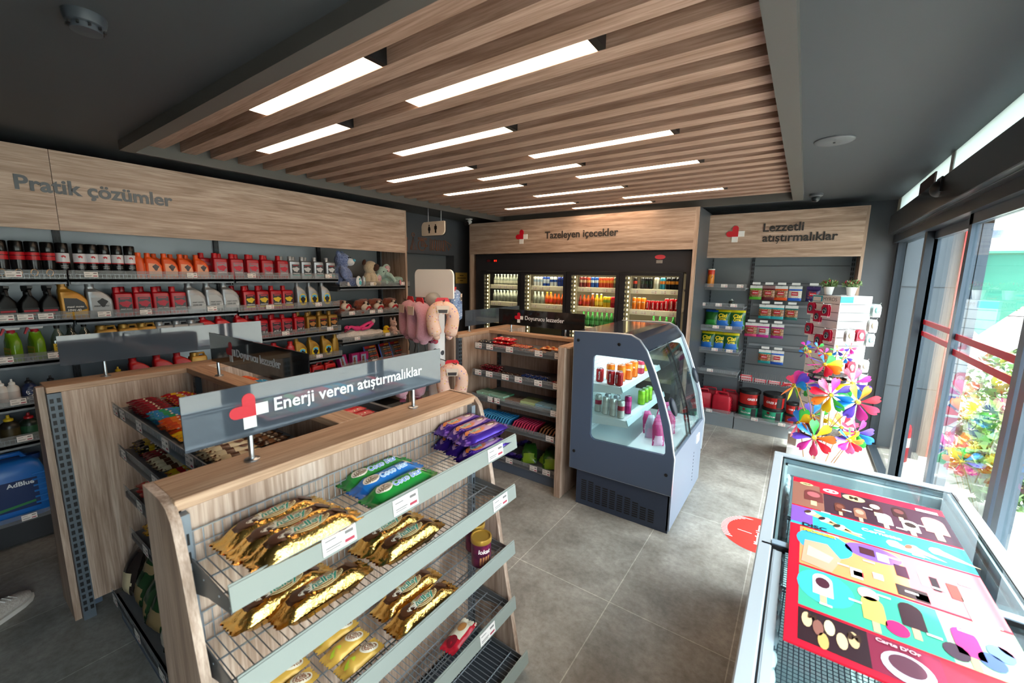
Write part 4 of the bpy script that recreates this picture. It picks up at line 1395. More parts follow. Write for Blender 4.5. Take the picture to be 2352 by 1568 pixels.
spine('display_gondola', 'wooden display spine with slotted steel post at left foreground', -3.06, -2.892, .295, 1.46)
spine('display_gondola', 'far wooden display spine beside the travel pillow stand', -2.755, -2.60, 2.85, 4.0)

def endunit(label, x0, x1, yb, yf, zs, sx0, sx1, tags, far=None, name='end_display'):
    t = thing(name, label, 'display unit', ((x0 + x1) / 2, yb, 0))
    MB().box(x0, x1, yb, yb + .02, .06, GT - .03).build('back_board', oakZ if far is None else wood('Z', 'dark'), t, True, 0)
    MB().rbox(x0, x1, yb - .022, yb + .08, GT - .03, GT, .003).build('top_board', edgeX, t)
    upright(t, sx0 - .03, sx0 + .0, yb - .03, yb, .05, GT - .035, 'y', M('#3b4046', .4, .4))
    upright(t, sx1 - .03, sx1, yb - .03, yb, .05, GT - .035, 'y', M('#3b4046', .4, .4))
    for k, z in enumerate(zs):
        f = yf[k]
        mb = MB()
        mb.box(sx0, sx1, f, yb - .03, z - .018, z).box(sx0, sx1, f, f + .02, z - .03, z)
        s = mb.build('shelf', m_shelf, t, True, 0)
        MB().box(sx0 - .01, sx1 + .005, f - .003, f, z - .028, z + .036).build('front_lip', m_lip, s, True, 0)
        mb = MB()
        n = int((sx1 - sx0) / .02)
        for q in range(n):
            x = sx0 + .005 + q * (sx1 - sx0 - .01) / (n - 1)
            mb.box(x - .001, x + .001, f + .001, f + .003, z, z + .026)
        mb.box(sx0, sx1, f + .001, f + .0035, z + .026, z + .029)
        mb.build('wire_riser', m_wire, s, True, 0)
        for x in tags[k]:
            price(s, TAGY, (x, f - .0045, z + .006)).scale = (1.1, 1, 1.3)
    mb = MB()
    mb.box(sx0, sx1, yf[-1] + .02, yb - .03, .0, zs[-1] - .03)
    mb.build('base', m_plinth, t, True, 0)
    return t
XZ = [1.118, .9, .68, .445, .15]
X1 = endunit('wooden end display between the two front spines full of chocolate bars', -2.89, -1.375, .875, [.5, .5, .5, .5, .4], XZ, -2.75, -1.40,
        [[-2.7, -2.58, -2.33, -2.0, -1.75], [-2.66, -2.2, -1.8], [-2.5, -2.0], [-2.5], [-2.69, -2.33, -2.0]])
mb = MB()
mb.box(-2.88, -1.38, .955, 1.28, 1.10, 1.118).box(-2.88, -1.38, 1.26, 1.28, 1.10, 1.15)
mb.build('rear_shelf', m_shelf, X1, True, 0)
GZ = [1.15, .905, .675, .44, .125]
X3 = endunit('far wooden end display facing the camera with five candy shelves', -2.60, -1.48, 3.345, [2.94, 2.91, 2.9, 2.92, 2.93], GZ, -2.46, -1.535,
        [[-2.42, -2.29, -2.07, -1.77, -1.58], [-2.40, -2.27, -2.09, -1.95, -1.75, -1.57], [-2.24, -2.18, -1.58], [-2.19, -1.63], [-2.05, -1.79, -1.66]], 1)
MB().box(-2.45, -1.55, 3.43, 3.7, 1.10, 1.118).build('rear_shelf', m_shelf, X3, True, 0)
t = thing('display_gondola', 'wooden display side panel standing against the grey cooler cabinet', 'display unit', (-1.5, 3.4, 0))
MB().box(-1.53, -1.475, 2.83, 2.852, 0, GT + .005).box(-1.5, -1.475, 2.852, 3.95, 0, GT).build('side_panel', oakZ, t, True, 0)
MB().box(-1.535, -1.44, 2.852, 3.95, GT, GT + .012).build('top_board', edgeY, t, True, 0)

# ------------------------------------------------------------------ acrylic header signs on steel posts
m_acryl, nt, b, L = nodes('smoked_acrylic')
b.inputs['Base Color'].default_value = C('#474d56')
b.inputs['Roughness'].default_value = .03
b.inputs['Specular IOR Level'].default_value = .8
tr = nt.nodes.new('ShaderNodeBsdfTransparent')
tr.inputs[0].default_value = C('#aeb6c0')
ms = nt.nodes.new('ShaderNodeMixShader')
ms.inputs[0].default_value = .78
L(tr.outputs[0], ms.inputs[1])
L(b.outputs[0], ms.inputs[2])
L(ms.outputs[0], nt.nodes['Material Output'].inputs[0])
m_acryldark = M('#1f1d1d', .06, 0, 0, 0, .3)
m_letter = M('#e6e4e6', .4)
def emblem(parent, at, ax, ay, s, thick=.004, facing=None):
    """heart shaped plus: red two-lobed corner and two white squares; s is the half size"""
    at, ax, ay = Vector(at), Vector(ax), Vector(ay)
    nz = ax.cross(ay)
    def piece(name, pts, mat):
        mb = MB()
        n = len(pts)
        lo = [at + ax * a * s + ay * b_ * s for a, b_ in pts]
        mb.add(lo + [p + nz * thick for p in lo], [tuple(range(n)), tuple(range(2 * n - 1, n - 1, -1))] + [(i, (i + 1) % n, n + (i + 1) % n, n + i) for i in range(n)])
        return mb.build(name, mat, parent, True, 0)
    q = .34
    lobe = [(q, -q), (q, .66)] + [(q * math.cos(a), .66 + q * math.sin(a)) for a in [PI / 8 * i for i in range(1, 8)]] + [(-q, .66), (-q, q), (-.66, q)] + \
           [(-.66 + q * math.cos(a), q * math.sin(a)) for a in [PI / 2 + PI / 8 * i for i in range(1, 8)]] + [(-.66, -q)]
    piece('emblem_heart', lobe, M('#c01328', .35))
    piece('emblem_square', [(q, -q), (1.0, -q), (1.0, q - .02), (q, q - .02)], m_white)
    piece('emblem_square', [(-q, -q), (q - .02, -q), (q - .02, -1.0), (-q, -1.0)], m_white)
def acrylic_sign(label, axis, c, a0, a1, z0, z1, mat, posts, lettering=None, lw=0, lc=0, emb=None, es=.05, cap=.3):
    """axis 'x' or 'y' is the direction the sign runs along; c its fixed coordinate"""
    t = thing('acrylic_sign', label, 'sign', ((a0 + a1) / 2, c, GT) if axis == 'x' else (c, (a0 + a1) / 2, GT))
    if axis == 'x':
        MB().box(a0, a1, c, c + .006, z0, z1).build('panel', mat, t, True, 0)
    else:
        MB().box(c - .006, c, a0, a1, z0, z1).build('panel', mat, t, True, 0)
    for p in posts:
        bx, by = (p, c + .014) if axis == 'x' else (c - .014, p)
        mb = MB().lathe([(.021, 0), (.021, .004), (.018, .006), (.0075, .007), (.0075, z0 - GT + .03), (.006, z0 - GT + .032), (.001, z0 - GT + .032)], 16, (bx, by, GT))
        mb.build('post', m_steel, t)
    at = (lc, c, (z0 + z1) / 2 - .005) if axis == 'x' else (c, lc, (z0 + z1) / 2 - .005)
    ax = (1, 0, 0) if axis == 'x' else (0, 1, 0)
    if lettering:
        text_part('lettering', lettering, m_letter, t, at, ax, (0, 0, 1), lw, None, .015 if lw > .5 else .008, .0015)
    if emb is not None:
        emblem(t, (emb, c, (z0 + z1) / 2) if axis == 'x' else (c, emb, (z0 + z1) / 2), ax, (0, 0, 1), es, .0018)
    return t
acrylic_sign('smoked clear sign lettered Enerji veren atıştırmalıklar on nearest wooden unit', 'y', -1.288, .358, 1.297, 1.325, 1.477, m_acryl, (.52, 1.149),
             'Enerji veren atıştırmalıklar', .60, .888, .518, .052)
acrylic_sign('black sign lettered Doyurucu lezzetler on the front end display', 'x', .875, -2.575, -1.606, 1.325, 1.478, m_acryldark, (-2.534, -1.66), 'Doyurucu lezzetler', .43, -2.045, -2.325, .05)
acrylic_sign('smoked clear sign on the left foreground wooden spine', 'y', -2.965, .372, 1.31, 1.327, 1.476, m_acryl, (.53, 1.15))
acrylic_sign('black sign lettered Doyurucu lezzetler on the far end display', 'x', 3.36, -2.504, -1.562, 1.316, 1.47, m_acryldark, (-2.36, -1.755), 'Doyurucu lezzetler', .425, -1.977, -2.262, .05)
acrylic_sign('small smoked clear sign on far wooden spine beside black sign', 'y', -2.68, 3.05, 3.99, 1.30, 1.455, m_acryl, (3.12, 3.85))

# ------------------------------------------------------------------ packs
def pack(name, cat, Lg, W, H, mats, mif=0, letters=(), pics=(), seed=1, wrinkle=.0018, pv=2.6, crimp=.018, nu=26, nv=10):
    """sealed wrapper lying on z=0, long side along y, printed top"""
    t = thing(name, None, cat)
    def f(u):
        e = min(u, 1 - u) * Lg
        if e < crimp:
            return .06
        k = min(1, (e - crimp) / (H * .8))
        return .06 + .94 * math.sin(k * PI / 2)
    def wd(u):
        e = min(u, 1 - u) * Lg
        return .93 + .07 * min(1, e / (crimp * 2.2)) if crimp else 1
    def g(v):
        return max(0.0, 1 - abs(2 * v - 1) ** pv)
    def hz(u, v, s):
        h = H * .5 + s * H * .5 * f(u) * (.06 + .94 * g(v))
        return h
    def P(s):
        def fn(u, v):
            p = Vector(((v - .5) * W * wd(u), (u - .5) * Lg, hz(u, v, s)))
            e = min(u, 1 - u) * Lg
            amp = wrinkle * (3.0 if e < H * 1.2 + crimp else 1)
            d = noise.noise(Vector((p.x * 60 + seed, p.y * 45, s * 7 + seed)))
            p.z += amp * d * s * (1 if g(v) > .05 else .2)
            if e < crimp * .5:
                p.y += .0035 * (1 if int((v * nv) + .01) % 2 else -1) * (1 if u > .5 else -1)
            return p
        return fn
    mb = MB()
    mb.grid(P(1), nu, nv, mif)
    mb.grid(P(-1), nu, nv, mif if isinstance(mif, int) else (lambda u, v: mif(u, .02)))
    mb.build('wrapper', mats, t, False, 60)
    def surf(off):
        def sf(p):
            u, v = p.y / Lg + .5, p.x / W + .5
            return Vector((p.x, p.y, hz(min(max(u, 0), 1), min(max(v, 0), 1), 1) + wrinkle * .6 + off))
        return sf
    def raise_top(p):
        pass
    for pts, col in pics:
        mb = MB()
        # fan out the picture so that it follows the curved top
        n = len(pts)
        cx, cy = sum(p[0] for p in pts) / n, sum(p[1] for p in pts) / n
        rings, fs = [], []
        lay = 4
        for q in range(1, lay + 1):
            rings += [(cx + (a - cx) * q / lay, cy + (b_ - cy) * q / lay) for a, b_ in pts]
        vs = [(cx, cy)] + rings
        for i in range(n):
            fs.append((0, 1 + i, 1 + (i + 1) % n))
        for q in range(lay - 1):
            for i in range(n):
                fs.append((1 + q * n + i, 1 + (q + 1) * n + i, 1 + (q + 1) * n + (i + 1) % n, 1 + q * n + (i + 1) % n))
        sf = surf(.0006)
        # picture coordinates: first along the reading direction (y), second up (-x)
        mb.add([sf(Vector((-b_, a, 0))) for a, b_ in vs], fs)
        mb.build('picture', col if not isinstance(col, str) else M(col, .35), t, False, 30)
    for txt, a, b_, wdt, col, bold in letters:
        text_part('lettering', txt, M(col, .4), t, (-b_, a, 0), (0, 1, 0), (-1, 0, 0), wdt, None, bold, 0, surf(.0014), False, .15)
    return t
def ellipse(cx, cy, rx, ry, n=18, a0=0, a1=2 * PI):
    return [(cx + rx * math.cos(a0 + (a1 - a0) * i / n), cy + ry * math.sin(a0 + (a1 - a0) * i / n)) for i in range(n)]
def goldfoil():
    m, nt, b, L = nodes('gold_foil')
    b.inputs['Base Color'].default_value = C('#e6b766')
    b.inputs['Metallic'].default_value = 1.0
    b.inputs['Roughness'].default_value = .16
    mp = coords(nt, (1, 1, 1))
    n = noise_tex(nt, mp, 55, 3, .6, .6)
    bp = nt.nodes.new('ShaderNodeBump')
    bp.inputs['Strength'].default_value = .5
    bp.inputs['Distance'].default_value = .006
    L(n.outputs[0], bp.inputs['Height'])
    L(bp.outputs[0], b.inputs['Normal'])
    return m
m_gold = goldfoil()
m_choc = M('#4a2a18', .3, .35)
def halley(main, cream='#f0e4cf'):
    cook = [(ellipse(-.06, .002, .034, .026), '#54301c'), (ellipse(-.048, -.004, .026, .010), cream), (ellipse(.095, .006, .02, .02), '#5a341e'), (ellipse(.004, .0, .058, .027), '#e9cf96'), (ellipse(.004, .0, .055, .0245), '#7a5228')]
    def mif(u, v):
        if .16 < u < .84 and .34 < v < .66:
            return 1
        return 0
    return pack('biscuit_pack', 'biscuit pack', .29, .086, .07, [main, m_choc], mif, [('halley', .004, -.003, .085, '#f0e6d0', .07), ('halley', .004, -.003, .082, '#1f8a72', .035), ('ÜLKER', -.004, .02, .03, '#b8324c', .03)], cook, 3, .0022, 4.5)
HalGold = Kind(lambda: halley(m_gold))
s1 = G1Z[0][0] + .002
s2 = G1Z[1][0] + .002
s3 = G1Z[2][0] + .002
gh = 'gold biscuit packs on the wire shelves'
HalGold.put((-1.153, .503, s1), .04, 'gold chocolate biscuit pack on top wire shelf, hindmost of three', gh)
HalGold.put((-1.072, .505, s1 + .004), -.02, 'gold chocolate biscuit pack on top wire shelf, middle of three', gh)
HalGold.put((-1.0, .513, s1 + .012), -.02, 'gold chocolate biscuit pack on top wire shelf, nearest the shelf lip', gh)
for k, (x, y, rz, lab) in enumerate(((-1.15, .507, .02, 'gold chocolate biscuit pack on second wire shelf, left pair at back'), (-1.07, .585, -.03, 'gold chocolate biscuit pack on second wire shelf, left pair at front'),
                            (-1.145, .88, .06, 'gold chocolate biscuit pack on second wire shelf, right pair at back'), (-1.055, .893, -.02, 'gold chocolate biscuit pack on second wire shelf, right pair at front'))):
    HalGold.put((x, y, s2), rz, lab, gh)
HalGold.put((-1.12, .94, s3), .0, 'gold chocolate biscuit pack on third wire shelf, back one of pair', gh)
HalGold.put((-1.022, .925, s3), -.03, 'gold chocolate biscuit pack on third wire shelf, front one of pair', gh)
m_purple = M('#43248c', .2, .5)
def hpurple():
    pics = [(ellipse(.0, .004, .115, .03), '#b58bb0'), (ellipse(-.045, .002, .055, .024), '#d9772c'), (ellipse(.05, .004, .024, .018), '#5a2f2a'), (ellipse(.045, -.002, .018, .008), '#f0e4d4'), (ellipse(.09, .006, .014, .014), '#3b3558')]
    return pack('biscuit_pack', 'biscuit pack', .28, .08, .056, [m_purple], 0, [('halley', -.045, -.002, .062, '#e9f0e4', .06), ('halley', -.045, -.002, .06, '#1f8a72', .02), ('ÜLKER', -.05, .018, .024, '#b8324c', .03)], pics, 9, .0026, 4)
HalP = Kind(hpurple)
gp = 'purple berry biscuit packs'
for x, y, z, rz, lab in ((-1.16, 1.28, s1, .02, 'purple berry biscuit pack, bottom layer against the wood back'), (-1.08, 1.27, s1, 0, 'purple berry biscuit pack, bottom layer in the middle'),
                         (-.998, 1.245, s1, -.04, 'purple berry biscuit pack, bottom layer beside the shelf lip'), (-1.165, 1.29, s1 + .056, .0, 'purple berry biscuit pack on top of stack, hindmost'),
                         (-1.09, 1.285, s1 + .056, .02, 'purple berry biscuit pack on top of stack, middle one'), (-1.02, 1.265, s1 + .057, -.03, 'purple berry biscuit pack on top of stack, nearest shelf lip')):
    HalP.put((x, y, z), rz, lab, gp)
def coco(base, other, t1, c1):
    pics = [(ellipse(-.07, -.004, .03, .02), '#efe6d6'), (ellipse(-.07, -.006, .027, .014), '#6a5138'), (ellipse(.1, .004, .022, .022), '#efe6d6'), (ellipse(.1, .004, .017, .016), '#8a7a68')]
    return pack('biscuit_pack', 'biscuit pack', .28, .082, .06, [M(base, .25), M(other, .25)], lambda u, v: 1 if (u < .1 or v < .2) else 0,
                [(t1, .02, -.012, .125, '#e6f2ff', .07), (t1, .02, -.012, .122, c1, .02), ('Büyük Boy', .075, .022, .045, '#d8344a', .03)], pics, 5, .002)
Kind(lambda: coco('#1f74c4', '#1a5fae', 'Coco Star', '#7cc0ee')).put((-1.115, .86, s1), .05, 'blue coconut biscuit pack on top wire shelf behind green one')
Kind(lambda: coco('#1f8a35', '#177a30', 'Coco Star', '#2a76d0')).put((-1.035, .85, s1), .03, 'green coconut biscuit pack on top wire shelf, front one')
Kind(lambda: coco('#2a8a3a', '#1f7a34', 'Coco Star', '#2f7ad0')).put((-1.185, .865, s1), .04, 'green biscuit pack behind the blue one against wood back')
def yellow():
    pics = [(ellipse(.035, .0, .032, .022), '#e9dcc4'), (ellipse(.036, .0, .027, .017), '#8a4f2c'), (ellipse(-.036, -.002, .02, .009), '#b9cc2e')]
    return pack('cake_pack', 'cake pack', .15, .062, .04, [M('#d9a94a', .3, .15)], 0, (), pics, 4, .0018)
Yel = Kind(yellow)
for k, (x, y, z, rz, lab) in enumerate(((-1.19, .68, s3, .02, 'yellow cake pack on third wire shelf, back of right group'), (-1.115, .67, s3 + .004, .05, 'yellow cake pack on third wire shelf, middle of right group'),
                                  (-1.045, .675, s3, .0, 'yellow cake pack on third wire shelf, front of right group'), (-1.185, .50, s3, .03, 'yellow cake pack on third wire shelf, back of left group'),
                                  (-1.115, .49, s3 + .003, .02, 'yellow cake pack on third wire shelf, middle of left group'), (-1.04, .48, s3, -.02, 'yellow cake pack on third wire shelf, front of left group'))):
    Yel.put((x, y, z), rz, lab, 'yellow cake packs')
def tin():
    t = thing('wafer_can', None, 'can')
    r = .043
    m, nt, b, L = nodes('wafer_can_print')
    mp = coords(nt, (1, 1, 1))
    n = noise_tex(nt, mp, 30, 3)
    q = ramp(nt, [(.4, '#4a1530'), (.55, '#6a1c40'), (.7, '#7a2444')])
    L(n.outputs[0], q.inputs[0])
    L(q.outputs[0], b.inputs['Base Color'])
    b.inputs['Roughness'].default_value = .3
    MB().lathe([(r * .98, 0), (r, .004), (r, .105), (r, .11)], 28).build('body', m, t, False)
    MB().lathe([(r * 1.04, .104), (r * 1.06, .106), (r * 1.06, .122), (r * 1.02, .126), (r * .9, .126), (r * .88, .122), (.001, .122)], 28).build('lid', M('#b98d3a', .3, .4), t, False)
    f = on_cyl(r + .0006)
    text_part('lettering', 'lokat', M('#efe0d8', .4), t, (0, 0, .075), (0, 1, 0), (0, 0, 1), .055, None, .03, 0, f, False, .15)
    mb = MB()
    for k in range(4):
        a = -.018 + .012 * k
        pts = [(a - .004, .012 + .004 * k), (a + .004, .012 + .004 * k), (a + .006, .048 + .002 * k), (a - .002, .048 + .002 * k)]
        mb.add([f(Vector((0, p, q_))) for p, q_ in pts], [(0, 1, 2, 3)])
    mb.build('picture', M('#b97a4e', .5), t, False, 0)
    return t
Tin = Kind(tin)
Tin.put((-1.035, 1.275, s3), -.55, 'maroon wafer can with gold lid on third wire shelf, nearer one', 'wafer cans')
Tin.put((-1.12, 1.335, s3), -.4, 'maroon wafer can with gold lid on third wire shelf, farther one', 'wafer cans')
Kind(lambda: pack('snack_pack', 'snack pack', .175, .075, .035, [M('#b5182b', .25), M('#d9cdb6', .4)], lambda u, v: 1 if (u > .35 and v < .8) else 0, (),
                          [(ellipse(.03, .004, .026, .016), '#b57a44'), (ellipse(-.045, .002, .026, .02), '#7a1422')], 8)).put((-1.04, 1.135, G1Z[3][0] + .002), .12, 'red and cream snack pack alone on fourth wire shelf')

# ---- bars and pouches on the two end displays
WRAPS = {}
def wrap(c1, c2):
    k = c1 + c2
    if k not in WRAPS:
        WRAPS[k] = speckle('wrap_' + k.replace('#', ''), c1, [c1, c2, c1, '#d9c9a8', c1, c1], 75, .45, .25)
    return WRAPS[k]
def bar(c1, c2, L_=.12, W=.042, H=.02, word=None, wc='#f2e8d8', pic=None, seed=2, metal=.0):
    return Kind(lambda: pack('snack_bar', 'snack bar', L_, W, H, [wrap(c1, c2), M(c2, .25, metal)], lambda u, v: 1 if .3 < u < .5 else 0,
                             [(word, 0, 0, L_ * .42, wc, .03)] if word else (), [(ellipse(L_ * .24, 0, L_ * .12, W * .28, 12), pic)] if pic else (), seed, .0012, 2.2, .008, 16, 6))
def fill(kind, text, group, xs, y, z, H=.02, layers=1, rz=0.0, jit=.08, where='', dy=0.0, tilt=0):
    n = len(xs)
    for q in range(layers):
        for k, x in enumerate(xs):
            lay = '' if layers == 1 else (' in bottom layer' if q == 0 else ' in top layer' if q == layers - 1 else ' in middle layer')
            kind.put((x + random.uniform(-.003, .003), y + dy * q + random.uniform(-.006, .006), z + q * H), rz + random.uniform(-jit, jit),
                     '%s, %s%s%s' % (text, place(k, n) if n > 1 else 'single', lay, where), group, (tilt, 0, rz + random.uniform(-jit, jit)) if tilt else None)
def span(a, b_, n):
    return [a + (b_ - a) * (k + .5) / n for k in range(n)]
RedYb = bar('#a3121b', '#d9a21c')
Dred = bar('#6d0f1b', '#8a1826', wc='#e0b23a')
Blub = bar('#2a7fb8', '#1f8f5c', L_=.13)
Orab = bar('#c8451a', '#d8701f')
Yelb = bar('#d8a816', '#b5121f')
Creb = bar('#d9c6a0', '#5a3420', L_=.14, W=.05, H=.024, pic='#6a3a22')
Blkb = bar('#1a1718', '#b8951f', wc='#d8b53a')
Brnb = bar('#4a2c1c', '#7a4a26')
z = XZ[0]
w = ', top shelf of front display'
fill(RedYb, 'red yellow bar at back', 'red yellow bars', span(-2.72, -2.42, 6), .74, z, layers=2, where=w)
fill(Dred, 'dark red bar at front', 'dark red bars', span(-2.72, -2.44, 6), .60, z, layers=2, where=w)
fill(Blub, 'blue and green bar', 'blue green bars', span(-2.43, -2.27, 4), .61, z, layers=2, where=w)
fill(Orab, 'orange bar', 'orange bars', span(-2.27, -2.09, 4), .60, z, layers=2, where=w)
fill(Yelb, 'yellow and red bar', 'yellow red bars', span(-2.09, -1.97, 3), .60, z, where=w)
fill(Creb, 'cream bar with chocolate picture', 'cream bars', span(-1.90, -1.45, 8), .60, z, .024, layers=2, where=w, jit=.15)
fill(Brnb, 'brown caramel bar at back', 'brown bars', span(-2.0, -1.45, 10), .76, z, layers=1, where=w)
z = XZ[1]
w = ', second shelf of front display'
fill(Blkb, 'black and yellow bar', 'black yellow bars', span(-2.74, -2.58, 4), .60, z, layers=2, where=w)
fill(Dred, 'dark red bar', 'dark red bars of second shelf', span(-2.58, -2.46, 3), .60, z, layers=1, where=w)
fill(Creb, 'cream bar with chocolate picture', 'cream bars of second shelf', span(-2.47, -2.27, 4), .60, z, .024, 1, where=w)
fill(Yelb, 'yellow and red bar', 'yellow red bars of second shelf', span(-2.26, -2.1, 4), .60, z, where=w)
fill(Blkb, 'black and gold bar at right', 'black gold bars', span(-2.1, -1.7, 9), .60, z, layers=1, where=w)
fill(Brnb, 'brown bar behind front row', 'brown bars of second shelf', span(-2.72, -2.2, 9), .745, z, layers=1, where=w)
z = XZ[2]
w = ', third shelf of front display'
RedW = bar('#b5121f', '#c9303a', L_=.16, W=.06, H=.025)
fill(RedW, 'red snack pack', 'red snack packs', span(-2.70, -2.3, 6), .61, z, .025, 2, where=w)
z = XZ[3]
w = ', fourth shelf of front display'
TigW = bar('#c98f1f', '#3a2416', L_=.15, W=.07, H=.03, wc='#3a1c10')
fill(TigW, 'gold and brown pack', 'gold brown packs', span(-2.70, -2.2, 6), .61, z, .03, 2, where=w)
# bags standing in the bottom tray
def bag(c1, c2, c3, word, W=.15, H=.2, D=.05, seed=1, wc='#f4efe4', lab2=None, gather=0.0):
    def make():
        t = thing('snack_bag', None, 'snack bag')
        def P(s):
            def fn(u, v):
                a = (u - .5) * 2
                f = (1 - abs(a) ** 2.4) * math.sin(min(1, max(0, v * 1.02)) * PI) ** .55 if 0 < v < 1 else 0
                x = s * (D * .5 * f + .001) + .003 * noise.noise(Vector((u * 9 + seed, v * 9, s)))
                return Vector((x, (u - .5) * W * (1 - .05 * math.sin(v * PI)) * (1 - gather * max(0, (v - .62) / .38)) + gather * .012 * noise.noise(Vector((v * 8 + seed, u * 3, 2))), v * H + gather * .012 * noise.noise(Vector((u * 9, seed, 1))) * v))
            return fn
        def mif(u, v):
            return 2 if v > .9 else 1 if (v < .42 and abs(u - .5) < .4 - .3 * abs(v - .2)) else 0
        MB().grid(P(1), 14, 16, mif).grid(P(-1), 14, 16, 0).build('wrapper', [M(c1, .25), M(c2, .3), M(c3, .25)], t, False, 50)
        def sf(p):
            u, v = p.y / W + .5, p.z / H
            a = (u - .5) * 2
            f = max(0, 1 - abs(a) ** 2.4) * math.sin(v * PI) ** .55
            return Vector((D * .5 * f + .0045, p.y, p.z))
        if word:
          text_part('lettering', word, M(wc, .4), t, (0, 0, H * .66), (0, 1, 0), (0, 0, 1), W * .56, None, .035, 0, sf, False, .15)
        if lab2:
            text_part('lettering', lab2, M('#f0d423', .4), t, (0, 0, H * .46), (0, 1, 0), (0, 0, 1), W * .5, None, .035, 0, sf, False, 0)
        return t
    return Kind(make)
CofG = bag('#1f3d22', '#8a7350', '#24462a', None, .12, .19, .06, 3)
CofR = bag('#a83a22', '#d9cfc0', '#8a2a1c', None, .12, .19, .06, 4)
CofB = bag('#2a2220', '#cdbb98', '#3a2c26', None, .12, .2, .06, 5)
z = XZ[4] + .002
w = ', bottom tray of front display'
BAGS = ((-2.66, .55, .0, CofB, 'dark brown bag at far left back'), (-2.60, .46, .0, CofG, 'green bag at left front'), (-2.52, .56, .03, CofG, 'green bag behind the left ones'), (-2.46, .46, .0, CofG, 'green bag in left middle front'),
        (-2.38, .56, .03, CofG, 'green bag in left middle back'), (-2.32, .45, .0, CofG, 'green bag with light label in front'), (-2.24, .56, .02, CofR, 'orange red bag at the back'), (-2.17, .45, .0, CofR, 'orange red bag in front'),
        (-2.08, .46, .0, CofG, 'green bag right of orange red ones'), (-1.98, .46, .0, CofR, 'orange red bag farther right'), (-2.68, .44, .02, CofB, 'dark brown bag at far left front'), (-2.56, .50, .10, CofG, 'green bag lying on top of left bags'), (-2.42, .50, .10, CofG, 'green bag lying on top of middle bags'))
for k, (x, y, dz, kind, txt) in enumerate(BAGS):
    kind.put((x, y, z + dz), 0, txt + w, 'bags in the bottom tray', (.18 * (-1) ** k, -.38, -PI / 2 + .3 * ((k * 7) % 3 - 1)), 1.15)
# rear shelf goods seen over the top board
Blu2 = bar('#2f7fa8', '#d9e4ea', L_=.14, W=.06, H=.025)
fill(Blu2, 'blue white pack', 'blue white packs', span(-2.62, -2.2, 6), 1.09, 1.12, .025, 2, where=', shelf behind front black sign')
fill(Orab, 'orange bar', 'orange bars behind', span(-2.82, -2.64, 4), 1.09, 1.12, .02, 2, where=', shelf behind front black sign')
fill(RedW, 'red wafer pack', 'red packs behind', span(-1.80, -1.45, 5), 1.1, 1.12, .025, 2, where=', rear shelf seen under Enerji sign')

# far end display
w = ', top shelf of far display'
z = GZ[0]
BlkP = bar('#17181d', '#2a3346', L_=.12, W=.06, H=.024)
RedP = bar('#b3101c', '#d63a40', L_=.13, W=.07, H=.028, pic='#f0e2da', word=None)
OrP = bar('#8a2a16', '#c96a2a', L_=.12, W=.05, H=.022)
GoP = bar('#b56a1e', '#8f1d18', L_=.12, W=.06, H=.026, pic='#e0b070')
fill(BlkP, 'black snack pack', 'black packs', span(-2.45, -2.29, 3), 3.02, z, .024, 2, where=w)
fill(RedP, 'bright red snack pack', 'bright red packs', span(-2.31, -2.1, 3), 3.02, z, .028, 3, where=w, dy=.02)
fill(OrP, 'orange brown snack pack', 'orange brown packs', span(-2.10, -1.9, 4), 3.02, z, .022, 2, where=w)
fill(GoP, 'gold orange snack pack', 'gold orange packs', span(-1.9, -1.72, 3), 3.02, z, .026, 1, where=w)
fill(GoP, 'red and gold snack pack', 'red gold packs', span(-1.80, -1.62, 3), 3.05, z + .026, .026, 1, where=w + ' right end')
fill(BlkP, 'dark snack pack at right end', 'dark packs right', span(-1.65, -1.54, 2), 3.02, z, .024, 1, where=w)
w = ', second shelf of far display'
z = GZ[1]
MarP = bar('#5e0f1f', '#8a1a2e', L_=.12, W=.05, H=.02, wc='#d8a8b0')
BluP = bar('#1c2c5a', '#3a4f86', L_=.12, W=.05, H=.02)
DkP = bar('#221a1a', '#4a2c26', L_=.12, W=.05, H=.02)
fill(MarP, 'maroon snack bar', 'maroon bars', span(-2.44, -2.22, 4), 3.0, z, .02, 3, where=w, dy=.015)
fill(DkP, 'dark brown snack bar', 'dark bars', span(-2.22, -1.98, 5), 3.0, z, .02, 1, where=w)
fill(BluP, 'dark blue snack bar', 'dark blue bars', span(-1.96, -1.72, 5), 3.0, z, .02, 2, where=w)
fill(MarP, 'red snack bar at right', 'red bars right', span(-1.68, -1.54, 3), 3.0, z, .02, 1, where=w)
def tablet(c1, c2, word, wc='#f2ece0', L_=.15, W=.075, H=.012):
    def make():
        t = thing('chocolate_tablet', None, 'chocolate')
        MB().box(-W / 2, W / 2, -L_ / 2, L_ / 2, 0, H).build('wrapper', M(c1, .3), t, False, 0)
        MB().box(-W / 2 - .0004, W / 2 + .0004, -L_ / 2 - .0004, L_ * .05, H * .1, H + .0006).build('label', M(c2, .35), t, False, 0)
        if word:
          text_part('lettering', word, M(wc, .4), t, (0, -L_ * .24, H + .0012), (1, 0, 0), (0, 1, 0), W * .7, None, .03, 0, None, False)
        return t
    return Kind(make)
w = ', third shelf of far display'
z = GZ[2]
GrT = tablet('#47805f', '#a9d0b6', None)
BrT = tablet('#3f2c26', '#a08070', None)
PgT = tablet('#6f8048', '#c3d098', None)
BgT = tablet('#3c6274', '#96bccb', None)
fill(GrT, 'green chocolate tablet', 'green tablets', span(-2.45, -2.12, 4), 3.02, z, .013, 3, where=w, jit=.2)
fill(BrT, 'brown chocolate tablet', 'brown tablets', span(-2.12, -1.96, 2), 3.02, z, .013, 2, where=w, jit=.15)
fill(PgT, 'olive green chocolate tablet', 'olive tablets', span(-1.96, -1.8, 2), 3.02, z, .013, 3, where=w, jit=.1)
